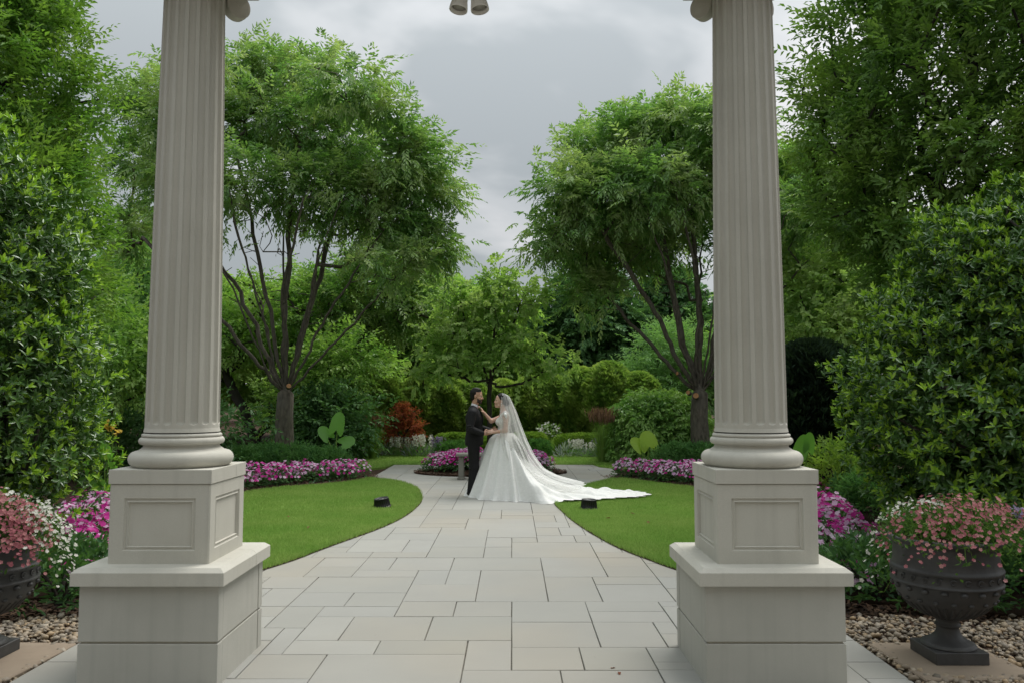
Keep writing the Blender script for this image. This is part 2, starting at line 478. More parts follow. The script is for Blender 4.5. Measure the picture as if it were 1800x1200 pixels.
# every paving slab: cells of a six inch module (column, row, width, depth)
SLABS = '''
-13,32,1,3 -12,32,3,3 -9,31,6,4 -11,35,4,2 -7,35,4,2 -12,35,1,4 -13,39,2,4 -11,37,2,4 -9,37,4,4 -5,37,4,4 -11,41,4,2 -7,41,3,3 -4,41,3,3 -15,43,2,4 -13,43,3,3 -10,43,3,3 -16,47,3,3
-13,46,6,4 -7,44,4,4 -7,48,2,4 -5,48,2,4 -3,44,4,8 -11,50,4,2 -14,50,3,3 -14,53,3,3 -17,50,3,6 -11,52,2,4 -9,52,4,4 -5,52,6,4 1,50,4,6 5,53,3,3 5,50,3,3 1,44,3,6 4,48,4,2 4,44,4,4
-1,40,4,4 -1,36,4,4 3,42,4,2 3,40,4,2 3,36,3,4 -3,33,2,4 -1,33,3,3 2,33,3,3 5,34,2,2 -3,31,4,2 1,31,4,2 -15,56,4,2 -11,56,4,2 -7,56,4,4 -3,56,2,4 -1,56,6,6 -13,58,4,5 -9,58,2,5
-7,60,4,8 -3,64,4,4 -11,66,4,3 -11,63,4,3 -13,63,2,6 -12,69,3,7 -9,71,4,3 -9,69,4,2 -5,68,6,6 -9,74,5,6 -4,77,2,3 -4,74,2,3 -2,77,3,3 -9,80,2,4 -7,80,3,8 -4,80,5,6 1,78,3,6
1,72,2,4 3,72,1,4 1,69,3,3 1,65,2,4 3,65,2,4 1,62,3,3 4,62,2,3 5,58,2,4 -21,7,4,4 -17,7,6,3 -11,7,4,4 -7,7,6,2 -1,7,6,3 5,7,6,2 11,7,4,3 -7,9,6,4 5,9,6,3 -17,10,6,2 -1,10,4,4
3,10,2,3 11,10,4,2 -21,11,4,4 -11,11,4,3 -17,12,6,2 5,12,4,2 9,12,6,2 -7,13,6,3 3,13,2,3 -17,14,6,2 -11,14,4,2 -1,14,4,2 5,14,6,4 11,14,4,4 -21,15,4,2 -17,16,6,4 -11,16,6,3
-5,16,4,2 -1,16,6,2 -21,17,4,3 -5,18,6,4 1,18,4,2 5,18,6,4 11,18,4,2 -11,19,6,3 -21,20,6,3 -15,20,4,2 1,20,4,3 11,20,4,3 -15,22,6,2 -9,22,6,4 -3,22,4,3 5,22,6,3 -21,23,6,3 1,23,4,4
11,23,4,2 -15,24,6,2 -3,25,4,3 5,25,6,2 11,25,4,2 -21,26,6,2 -15,26,6,3 -9,26,6,3 1,27,6,3 7,27,6,4 13,27,2,2 -21,28,6,2 -3,28,4,2 -15,29,6,3 -9,29,6,2 13,29,2,3 -21,30,6,4
-3,30,6,1 3,30,4,1 5,31,6,2 11,31,2,3 -15,32,2,3 13,32,2,2 5,33,6,1 -21,34,6,4 7,34,6,3 13,34,2,3 -15,35,3,2 6,36,1,2 -15,37,3,2 7,37,6,2 13,37,2,2 -21,38,4,3 -17,38,2,2 6,38,1,2
-15,39,2,2 7,39,4,4 11,39,4,2 -17,40,2,3 -21,41,4,3 -15,41,2,2 11,41,4,4 -17,43,2,3 7,43,4,1 -21,44,4,3 8,44,3,3 11,45,4,4 -17,46,2,1 -21,47,3,3 -18,47,2,2 8,47,3,3 -18,49,2,1
11,49,4,2 -21,50,4,3 8,50,3,4 11,51,4,2 -21,53,4,2 11,53,4,3 8,54,3,4 -21,55,4,2 -17,56,2,2 5,56,3,2 11,56,4,4 -21,57,4,3 -17,58,4,2 7,58,4,2 -21,60,6,4 -15,60,2,3 -3,60,2,3
7,60,6,2 13,60,2,3 -1,62,2,2 6,62,3,2 9,62,4,4 -15,63,2,3 -3,63,2,1 13,63,2,3 -21,64,6,3 6,64,3,4 5,65,1,2 -15,66,2,3 9,66,6,2 -21,67,6,2 5,67,1,2 -7,68,2,1 6,68,6,4 12,68,3,4
-21,69,4,2 -17,69,3,4 -14,69,2,2 4,69,2,2 -21,71,4,2 -14,71,2,2 4,71,2,2 6,72,6,3 12,72,3,2 -21,73,6,3 -15,73,3,3 4,73,2,3 -2,74,3,2 12,74,3,4 6,75,6,2 -21,76,6,2 -15,76,6,4
-2,76,6,1 4,76,2,2 1,77,3,1 6,77,6,3 -21,78,6,4 4,78,2,2 12,78,3,4 -15,80,6,2 4,80,6,2 10,80,2,3 -21,82,6,2 -15,82,6,4 4,82,6,3 12,82,3,3 10,83,2,2 -21,84,4,2 -17,84,2,2 -9,84,2,3
1,84,3,2 4,85,6,2 10,85,3,3 13,85,2,3 -21,86,6,3 -15,86,6,4 -4,86,6,4 2,86,2,2 -9,87,2,2 4,87,6,2 -7,88,3,3 2,88,2,3 10,88,3,2 13,88,2,3 -21,89,6,2 -9,89,2,3 4,89,6,4 -15,90,6,3
-4,90,6,4 10,90,3,2 -21,91,6,4 -7,91,3,2 2,91,2,3 13,91,2,3 -9,92,2,2 10,92,3,3 -15,93,4,2 -11,93,2,3 -7,93,3,4 4,93,6,4 -9,94,2,2 -4,94,6,2 2,94,2,3 13,94,2,3 -21,95,4,3
-17,95,6,2 10,95,3,2 -11,96,4,2 -4,96,6,3 -17,97,6,3 -7,97,3,3 2,97,6,4 8,97,4,2 12,97,3,2 -21,98,4,4 -11,98,4,3 -4,99,6,2 8,99,3,3 11,99,4,4 -17,100,6,4 -7,100,3,3 -11,101,4,2
-4,101,6,3 2,101,6,2 -21,102,4,4 8,102,3,3 -11,103,4,3 -7,103,3,3 2,103,6,2 11,103,4,4 -17,104,6,3 -4,104,6,3 2,105,6,3 8,105,3,2 -21,106,4,4 -11,106,4,3 -7,106,3,2 -17,107,6,4
-4,107,6,4 8,107,4,3 12,107,3,2 -7,108,3,4 2,108,6,4 -11,109,4,3 12,109,3,2 -21,110,4,3 8,110,4,2 -17,111,6,3 -4,111,4,4 0,111,2,3 12,111,3,3 -11,112,4,2 -7,112,3,4 2,112,6,4
8,112,4,3 -21,113,4,4 -17,114,6,4 -11,114,4,2 0,114,2,2 12,114,3,3 -4,115,4,3 8,115,4,2 -11,116,4,4 -7,116,3,2 0,116,6,2 6,116,2,2 -21,117,4,2 8,117,4,4 12,117,3,4 -17,118,6,3
-7,118,4,4 -3,118,6,4 3,118,3,2 6,118,2,2 -21,119,4,4 -11,120,4,2 3,120,3,3 6,120,2,2 -17,121,6,4 8,121,4,2 12,121,3,2 -11,122,4,3 -7,122,6,3 -1,122,4,4 6,122,2,3 -21,123,4,2
3,123,3,3 8,123,3,3 11,123,4,3 -21,125,4,4 -17,125,6,2 -11,125,6,3 -5,125,4,2 6,125,2,2 -1,126,4,2 3,126,3,3 8,126,4,2 12,126,3,3 -17,127,6,4 -5,127,4,3 6,127,2,2 -11,128,6,4
-1,128,4,3 8,128,4,4 -21,129,4,4 3,129,3,2 6,129,2,2 12,129,3,2 -5,130,4,3 -17,131,6,2 -1,131,6,3 5,131,3,3 12,131,3,3 -11,132,6,2 8,132,4,2 -21,133,6,1 -15,133,4,1 -5,133,4,1
'''
rs = random.Random(11)
MOD = 0.1524
bigbeds = [LAWN_L, LAWN_R, ISLAND]
slab_cache = {}
for q in SLABS.split():
    i, j, w, h = map(int, q.split(','))
    x0, y0 = 0.14986 + i * MOD, 0.06858 + j * MOD
    x1, y1 = x0 + w * MOD, y0 + h * MOD
    x0, x1 = max(x0, -3.0), min(x1, 2.40)
    if x1 - x0 < 0.05: continue
    gx, gy = np.meshgrid(np.linspace(x0, x1, 4), np.linspace(y0, y1, 4))
    hid = np.zeros(gx.shape, bool)
    for p in bigbeds: hid |= inside(p, gx, gy)
    if hid.all() or y1 < 1.2: continue
    # wholly under a pier
    if all((gx.min() > c - 0.405 and gx.max() < c + 0.405 and gy.min() > 4.79 and gy.max() < 5.6) for c in (-9,)): continue
    key = (round(x1 - x0, 3), round(y1 - y0, 3), rs.randrange(3))
    if key not in slab_cache:
        jt = 0.0034
        b = MB(); hw, hh = key[0] / 2 - jt, key[1] / 2 - jt
        d = [rs.uniform(-0.002, 0.002) for _ in range(4)]
        # top with a tiny arris and sides, slightly irregular
        c4 = [(-hw + d[0], -hh + d[1]), (hw + d[1], -hh + d[2]), (hw + d[2], hh + d[3]), (-hw + d[3], hh + d[0])]
        v = [(x, y, -0.05) for x, y in c4] + [(x, y, -0.003) for x, y in c4] + [(x * (1 - 0.003 / abs(x)), y * (1 - 0.003 / abs(y)), 0) for x, y in c4]
        f = [(8, 9, 10, 11)]
        for a in range(4):
            e2 = (a + 1) % 4
            f += [(a, e2, 4 + e2, 4 + a), (4 + a, 4 + e2, 8 + e2, 8 + a)]
        b.add(v, f)
        slab_cache[key] = b.mesh('paving_slab', SLAB)
    o = link('paving_slab', slab_cache[key], path)
    o.location = ((x0 + x1) / 2, (y0 + y1) / 2, rs.uniform(-0.0015, 0.0015))
    o.rotation_euler = (rs.uniform(-1, 1) * 0.0012, rs.uniform(-1, 1) * 0.0012, 0)

# ------------------------------------------------------------------ lawns with real blades
rg = np.random.default_rng(5)
def blades(poly, per_m2, h0, w0, z, n_max, ymin=0, ymax=99, edge_long=False):
    poly = np.asarray(poly)
    lo, hi = poly.min(0), poly.max(0)
    lo[1] = max(lo[1], ymin); hi[1] = min(hi[1], ymax)
    n = int(min(n_max * 2.2, per_m2 * np.prod(hi - lo)))
    x = rg.uniform(lo[0], hi[0], n); y = rg.uniform(lo[1], hi[1], n)
    k = inside(poly, x, y); x, y = x[k], y[k]
    n = len(x)
    # patchy growth
    pat = 0.85 + 0.10 * np.sin(x * 3.1 + np.sin(y * 2.3) * 2) * np.sin(y * 2.7 + x) + 0.12 * np.sin(x * 8.3 + 3 * np.sin(y * 1.7)) * np.sin(y * 6.1 + 2 * np.sin(x * 2.9))
    h = h0 * rg.uniform(0.55, 1.25, n) * pat; w = w0 * rg.uniform(0.7, 1.3, n)
    a = rg.uniform(0, 2 * np.pi, n); l = rg.uniform(0, 0.9, n) * h; b = rg.uniform(0, 2 * np.pi, n)
    base = np.stack([x, y, np.full(n, z)], 1)
    s = np.stack([np.cos(a) * w, np.sin(a) * w, np.zeros(n)], 1)
    tip = base + np.stack([np.cos(b) * l, np.sin(b) * l, h], 1)
    v = np.stack([base - s, base + s, tip], 1).reshape(-1, 3)
    return v, np.arange(3 * n).reshape(-1, 3)
def edge_blades(line, n, z):
    line = np.asarray(line)
    k = rg.integers(0, len(line) - 1, n); u = rg.uniform(0, 1, n)[:, None]
    p = line[k] * (1 - u) + line[k + 1] * u + rg.normal(0, 0.018, (n, 2))
    h = rg.uniform(0.02, 0.06, n); a = rg.uniform(0, 6.28, n); l = rg.uniform(0, 0.035, n); b = rg.uniform(0, 6.28, n)
    base = np.column_stack([p, np.full(n, z)])
    s = np.stack([np.cos(a) * .0035, np.sin(a) * .0035, np.zeros(n)], 1)
    tip = base + np.stack([np.cos(b) * l, np.sin(b) * l, h], 1)
    return np.stack([base - s, base + s, tip], 1).reshape(-1, 3), np.arange(3 * n).reshape(-1, 3)

for nm, poly, edge in (('lawn', LAWN_L, catmull(left_path_edge, 5)), ('lawn', LAWN_R, catmull(right_path_edge, 5))):
    lw = sheet(nm, poly, 0.012, 0.07, LAWN)
    mb = MB()
    mb.add(*blades(poly, 8500, 0.040, 0.0036, 0.010, 200000, 6.8, 12.0))
    mb.add(*blades(poly, 4500, 0.042, 0.0055, 0.010, 120000, 12.0, 17.5))
    mb.add(*edge_blades(edge, 5000, 0.008))
    tag(mb.build('grass_blades', BLADE, lw), kind='stuff')
lw = sheet('lawn', LAWN_F, 0.012, 0.07, LAWN)
mb = MB(); mb.add(*blades(LAWN_F, 1500, 0.05, 0.009, 0.010, 70000)); 
tag(mb.build('grass_blades', BLADE, lw), kind='stuff')

# soil edge lines between lawn and paving are real: a narrow cut of bare earth
def strip(name, line, width, z, mat):
    line = np.asarray(line); t = np.gradient(line, axis=0); t = nrm(t); n = np.stack([-t[:, 1], t[:, 0]], 1)
    a = line + n * width / 2; b = line - n * width / 2
    v = np.concatenate([np.column_stack([a, np.full(len(a), z)]), np.column_stack([b, np.full(len(b), z)])])
    k = len(line); i = np.arange(k - 1)
    return tag(link(name, mesh_np(name, v, np.stack([i, i + 1, k + i + 1, k + i], 1), mat)), kind='structure')
strip('lawn_edging', catmull(left_path_edge, 5), 0.07, 0.0055, SOIL)
strip('lawn_edging', catmull(right_path_edge, 5), 0.07, 0.0055, SOIL)

# ------------------------------------------------------------------ planting beds
def bed_band(line, w0, w1):
    line = np.asarray(line); t = nrm(np.gradient(line, axis=0)); n = np.stack([-t[:, 1], t[:, 0]], 1)
    if n[len(n) // 2, 0] * (line[len(line) // 2, 0] - AX) < 0: n = -n
    return line + n * w0, line + n * w1
for ln in (left_bed_edge, right_bed_edge):
    i_, o_ = bed_band(catmull(ln, 5), 0.0, 2.0)
    # the mulch runs on round the tip of the bed to the paving
    sheet('mulch_bed', np.concatenate([i_, o_[::-1]]), 0.006, 0.05, SOIL)
mound = MB()
for r_, z_ in ((1.0, 0.012), (0.86, 0.05), (0.6, 0.10), (0.3, 0.13)):
    pass
rr = np.array([1.0, 0.97, 0.85, 0.6, 0.3, 0.02]); zz = np.array([-0.03, 0.02, 0.05, 0.09, 0.12, 0.13])
v = np.concatenate([np.stack([-0.49 + 1.78 * r * np.cos(a_), 18.35 + 1.08 * r * np.sin(a_), np.full(48, z)], 1) for r, z in zip(rr, zz)])
i = np.arange(5)[:, None] * 48; j = np.arange(48)[None]; j2 = (j + 1) % 48
mound.add(v, np.stack([i + j, i + j2, i + 48 + j2, i + 48 + j], -1).reshape(-1, 4))
tag(mound.build('mulch_bed', SOIL, None, True), kind='structure')

def chips(n, region, z):
    """bark chips strewn on the mulch"""
    x, y = region(n); n = len(x)
    l = rg.uniform(0.012, 0.035, n); w = rg.uniform(0.006, 0.014, n); a = rg.uniform(0, 6.28, n); ti = rg.uniform(-0.5, 0.5, n)
    d = np.stack([np.cos(a) * np.cos(ti), np.sin(a) * np.cos(ti), np.sin(ti)], 1) * l[:, None]
    s = np.stack([-np.sin(a), np.cos(a), rg.uniform(-.3, .3, n)], 1) * w[:, None]
    c = np.stack([x, y, z + rg.uniform(0.004, 0.02, n)], 1)
    v = np.stack([c - d - s, c + d - s, c + d + s, c - d + s], 1).reshape(-1, 3)
    return v, np.arange(4 * n).reshape(-1, 4)
m, t, p = new_mat('bark_chips')
g_ = N(t, 'ShaderNodeNewGeometry')
t.links.new(mixc(t, g_.outputs['Random Per Island'], (0.018, 0.010, 0.007), (0.15, 0.085, 0.05)), p.inputs['Base Color'])
p.inputs['Roughness'].default_value = 0.9
CHIP = m
mb = MB()
mb.add(*chips(3200, lambda n: (rg.uniform(2.3, 4.4, n), rg.uniform(6.1, 7.2, n)), -0.03))
mb.add(*chips(3200, lambda n: (rg.uniform(-4.9, -2.8, n), rg.uniform(6.1, 7.2, n)), -0.03))
def tip_reg(pts, sig):
    def f(n):
        ln = catmull(pts, 5); k = rg.integers(0, len(ln), n)
        return ln[k, 0] + rg.normal(0, sig, n), ln[k, 1] + rg.normal(0, sig, n)
    return f
mb.add(*chips(2500, tip_reg([(-3.2, 17.3), (-3.35, 16.4), (-4.1, 15.7), (-5, 14.5)], 0.16), 0.0))
def isl(n):
    a = rg.uniform(0, 6.28, n); q = np.sqrt(rg.uniform(0.55, 0.97, n))
    return -0.49 + 1.78 * q * np.cos(a), 18.35 + 1.08 * q * np.sin(a)
mb.add(*chips(2600, isl, 0.03))
mb.add(*chips(2500, tip_reg([(2.35, 17.3), (2.75, 16.6), (3.3, 15.8), (3.9, 14.9)], 0.16), 0.0))
tag(mb.build('mulch_chips', CHIP), kind='stuff')

# ------------------------------------------------------------------ gravel with pebbles
def peb_mat():
    m, t, p = new_mat('river_pebbles')
    oi = N(t, 'ShaderNodeObjectInfo'); g = N(t, 'ShaderNodeNewGeometry')
    r = M('FRACT', M('ADD', oi.outputs['Random'], g.outputs['Random Per Island'], t=t), t=t)
    rp = N(t, 'ShaderNodeValToRGB'); c = rp.color_ramp
    c.elements[0].position = 0; c.elements[0].color = rgb((0.123, 0.104, 0.078))
    c.elements[1].position = 1; c.elements[1].color = rgb((0.444, 0.373, 0.274))
    for q, col in ((0.25, (0.246, 0.208, 0.160)), (0.45, (0.333, 0.257, 0.164)), (0.6, (0.185, 0.159, 0.128)), (0.75, (0.407, 0.285, 0.155)), (0.88, (0.308, 0.268, 0.214))):
        e = c.elements.new(q); e.color = rgb(col)
    t.links.new(r, rp.inputs[0])
    f = rng01(t, tex_noise_world(t, 120, 3), 0.3, 0.7)
    t.links.new(mixc(t, M('MULTIPLY', f, 0.3, t=t), rp.outputs[0], (0.148, 0.120, 0.091)), p.inputs['Base Color'])
    p.inputs['Roughness'].default_value = 0.6
    return m
PEB = peb_mat()
bm = bmesh.new(); bmesh.ops.create_icosphere(bm, subdivisions=1, radius=1.0)
bm.verts.ensure_lookup_table()
ICO_V = np.array([tuple(v.co) for v in bm.verts]); ICO_F = np.array([[v.index for v in f.verts] for f in bm.faces]); bm.free()
# soften: one more level for the stones
bm = bmesh.new(); bmesh.ops.create_icosphere(bm, subdivisions=2, radius=1.0)
ICO2_V = np.array([tuple(v.co) for v in bm.verts]); ICO2_F = np.array([[v.index for v in f.verts] for f in bm.faces]); bm.free()
peb_meshes = []
for k in range(5):
    d = 1 + 0.13 * np.sin(ICO_V @ rg.normal(0, 2.2, 3) + k)[:, None] + 0.08 * rg.normal(0, 1, (len(ICO_V), 1))
    peb_meshes.append((ICO_V * d, mesh_np('pebble', ICO_V * d, ICO_F, PEB, True)))
def dist_seg_ok(x, y, pads):
    k = np.ones(len(x), bool)
    for (cx_, cy_, hw) in pads: k &= ~((np.abs(x - cx_) < hw) & (np.abs(y - cy_) < hw))
    return k
def gravel(x0, x1, y0, y1, pads, seed):
    bed = tag(link('gravel_bed', mesh_np('gravel_bed', [(x0, y0, -0.022), (x1, y0, -0.022), (x1, y1, -0.022), (x0, y1, -0.022)], np.array([[0, 1, 2, 3]]), SOIL)), kind='structure')
    r = np.random.default_rng(seed)
    n = 7200
    x = r.uniform(x0, x1, n); y = r.uniform(y0, y1, n)
    edge = 0.12 * np.sin(x * 5) + r.normal(0, 0.05, n)
    k = dist_seg_ok(x, y, pads) & (y < y1 - 0.12 + edge)
    # a few stones have strayed on to the flagstone
    x, y = x[k], y[k]; n = len(x)
    s = r.lognormal(math.log(0.0155), 0.34, n).clip(0.008, 0.034)
    z = -0.02 + s * 0.35 + r.uniform(0, 0.022, n)
    order = np.argsort((y - 4.6) + 0.25 * np.abs(x) - s * 20)
    ang = r.uniform(0, 6.28, (n, 3)) * np.array([0.09, 0.09, 1.0])
    sc = np.stack([s * r.uniform(0.9, 1.35, n), s * r.uniform(0.75, 1.0, n), s * r.uniform(0.5, 0.75, n)], 1)
    vis = (np.abs(x) < 0.66 * y + 0.05)
    order = [q for q in order if vis[q]]
    singles = set(order[:145]); mb = MB()
    for q in range(n):
        M3 = Matrix.Rotation(ang[q, 2], 3, 'Z') @ Matrix.Rotation(ang[q, 0], 3, 'X') @ Matrix.Rotation(ang[q, 1], 3, 'Y')
        if q in singles:
            o = link('pebble', peb_meshes[q % 5][1], bed)
            o.location = (x[q], y[q], z[q]); o.rotation_euler = M3.to_euler(); o.scale = sc[q]
        else:
            mb.add((peb_meshes[q % 5][0] * sc[q]) @ np.array(M3).T + np.array([x[q], y[q], z[q]]), ICO_F)
    tag(mb.build('gravel', PEB, bed, True), kind='stuff')
    return bed
FLAG = stone_mat('brown_flagstone', (0.25, 0.20, 0.15), (0.31, 0.25, 0.19), stain=(0.2, 0.16, 0.12))
gravel(2.41, 4.9, 4.0, 6.35, [(2.83, 5.29, 0.30)], 3)
gravel(-5.1, -3.01, 4.0, 6.35, [(-3.36, 5.29, 0.30)], 4)
for cx_ in (2.83, -3.36):
    b = MB(); b.box((-0.36, -0.36, -0.05), (0.36, 0.36, 0.012), 0.008)
    o = b.build('flagstone', FLAG); o.location = (cx_ - 0.01, 5.27, 0); o.rotation_euler = (0, 0, R(2 if cx_ > 0 else -3))
    tag(o, 'brown square flagstone in the gravel under the %s urn' % ('right' if cx_ > 0 else 'left'), 'flagstone', 'flagstones under the urns')
# ------------------------------------------------------------------ house front behind the camera (only its shade reaches the picture)
def build_house():
    h = empty('house', (AX, -3.2, 0))
    tag(h, 'pale stucco house front with a portico, behind the paved terrace', 'house')
    W = simple('pale_stucco', (0.45, 0.42, 0.36), 0.9, noise=0.1, nscale=3)
    b = MB()
    # wall with a door opening and two windows, built from pieces butted together
    for x0, x1, z0, z1 in ((-9, -5.2, 0, 7.5), (-5.2, -3.6, 0, 0.8), (-5.2, -3.6, 3.0, 7.5), (-3.6, -1.1, 0, 7.5), (-1.1, 1.1, 2.7, 7.5), (1.1, 3.6, 0, 7.5), (3.6, 5.2, 0, 0.8), (3.6, 5.2, 3.0, 7.5), (5.2, 9, 0, 7.5)):
        b.box((x0, -0.3, z0), (x1, 0, z1))
    b.build('wall', W, h)
    b = MB(); b.box((-1.1, -0.25, 0), (1.1, -0.15, 2.7)); b.build('door', simple('painted_door', (0.05, 0.05, 0.06), 0.5), h)
    for s in (-1, 1):
        b = MB(); b.box((s * 4.4 - 0.8, -0.2, 0.8), (s * 4.4 + 0.8, -0.12, 3.0)); b.build('window', simple('window_glass', (0.03, 0.035, 0.04), 0.08), h)
    b = MB(); b.box((-9.3, -0.5, 7.5), (9.3, 0.5, 7.8)); b.build('cornice', STONE, h)
build_house()

# ------------------------------------------------------------------ stone columns
def panel_sides(mb, half, z0, z1, mu, mz0, mz1):
    """four faces of a pedestal die, each with a sunk moulded panel"""
    ch = 0.007
    def loop(u, a, b, n): return [(-u, a, n), (u, a, n), (u, b, n), (-u, b, n)]
    ls = [loop(half - ch, z0, z1, 0), loop(half - mu, z0 + mz0, z1 - mz1, 0)]
    for ins, d in ((0.005, -0.009), (0.013, -0.009), (0.022, -0.003), (0.026, -0.016)):
        ls.append(loop(half - mu - ins, z0 + mz0 + ins, z1 - mz1 - ins, d))
    for k in range(4):
        a = k * math.pi / 2
        ca, sa = math.cos(a), math.sin(a)
        def P(q):
            u, z, n = q
            x, y = u, -half - n
            return (x * ca - y * sa, x * sa + y * ca, z)
        v = [P(q) for l in ls for q in l]
        f = []
        for i in range(len(ls) - 1):
            for j in range(4):
                j2 = (j + 1) % 4
                f.append((i * 4 + j, i * 4 + j2, i * 4 + 4 + j2, i * 4 + 4 + j))
        e = (len(ls) - 1) * 4
        f.append((e, e + 1, e + 2, e + 3))
        # chamfered arris to the next face
        n = len(v)
        v += [P((half - ch, z0, 0)), P((half, z0, -ch)), P((half, z1, -ch)), P((half - ch, z1, 0))]
        f.append((n, n + 1, n + 2, n + 3))
        mb.add(v, f)

def shaft_mesh():
    zb, zt = 1.4625, 4.43
    nfl, per = 18, 12
    half_w = R(6.8)
    angs = []
    for k in range(nfl):
        c = k * 2 * math.pi / nfl + R(9)
        for q in np.linspace(-half_w, half_w, 9): angs.append((c + q, q / half_w))
        for q in (0.36, 0.68): angs.append((c + half_w + q * (2 * math.pi / nfl - 2 * half_w), 2.0))
    angs = np.array(angs)
    zs = np.concatenate([[zb, zb + 0.012, 1.50], 1.521 + 0.024 * (1 - np.cos(np.linspace(0, math.pi / 2, 7))), np.linspace(1.58, zt, 16)])
    v = []
    def rad(z):
        u = (z - 1.47) / (4.4 - 1.47)
        return 0.226 - 0.034 * u ** 1.35
    for z in zs:
        r0 = rad(z)
        if z < zb + 0.011: r0 += 0.0115
        elif z < zb + 0.02: r0 += 0.006
        t = (z - 1.521) / 0.024
        wf = 0 if t <= 0 else (1 if t >= 1 else math.sqrt(1 - (1 - t) ** 2))
        x = angs[:, 1] / max(wf, 1e-3)
        d = np.where(np.abs(x) < 1, np.sqrt(np.maximum(0, 1 - np.minimum(x * x, 1))), 0) * 0.0215 * wf
        rr_ = r0 - d
        v.append(np.stack([rr_ * np.cos(angs[:, 0]), rr_ * np.sin(angs[:, 0]), np.full(len(angs), z)], 1))
    n = len(angs); k = len(zs)
    i = np.arange(k - 1)[:, None] * n; j = np.arange(n)[None]; j2 = (j + 1) % n
    return mesh_np('shaft', np.concatenate(v), np.stack([i + j, i + j2, i + n + j2, i + n + j], -1).reshape(-1, 4), STONE)

def arc(c, r, a0, a1, n=8):
    return [(c[0] + r * math.cos(a), c[1] + r * math.sin(a)) for a in np.linspace(a0, a1, n)]

def capped_slab(y0, y1, half, z0, zc, z1, ins, xh=None):
    """a coping stone with a chamfered top edge, cut square where it meets the next stone"""
    xa = half
    ya, yb = y0, y1
    ia = ins if abs(abs(y0) - half) < 1e-6 else 0
    ib = ins if abs(abs(y1) - half) < 1e-6 else 0
    v = []
    for z, k in ((z0, 0), (zc, 0), (z1, 1)):
        v += [(-xa + k * ins, ya + k * ia, z), (xa - k * ins, ya + k * ia, z), (xa - k * ins, yb - k * ib, z), (-xa + k * ins, yb - k * ib, z)]
    f = [(3, 2, 1, 0), (8, 9, 10, 11)]
    for l in (0, 4):
        for a in range(4):
            b = (a + 1) % 4
            f.append((l + a, l + b, l + 4 + b, l + 4 + a))
    return v, f

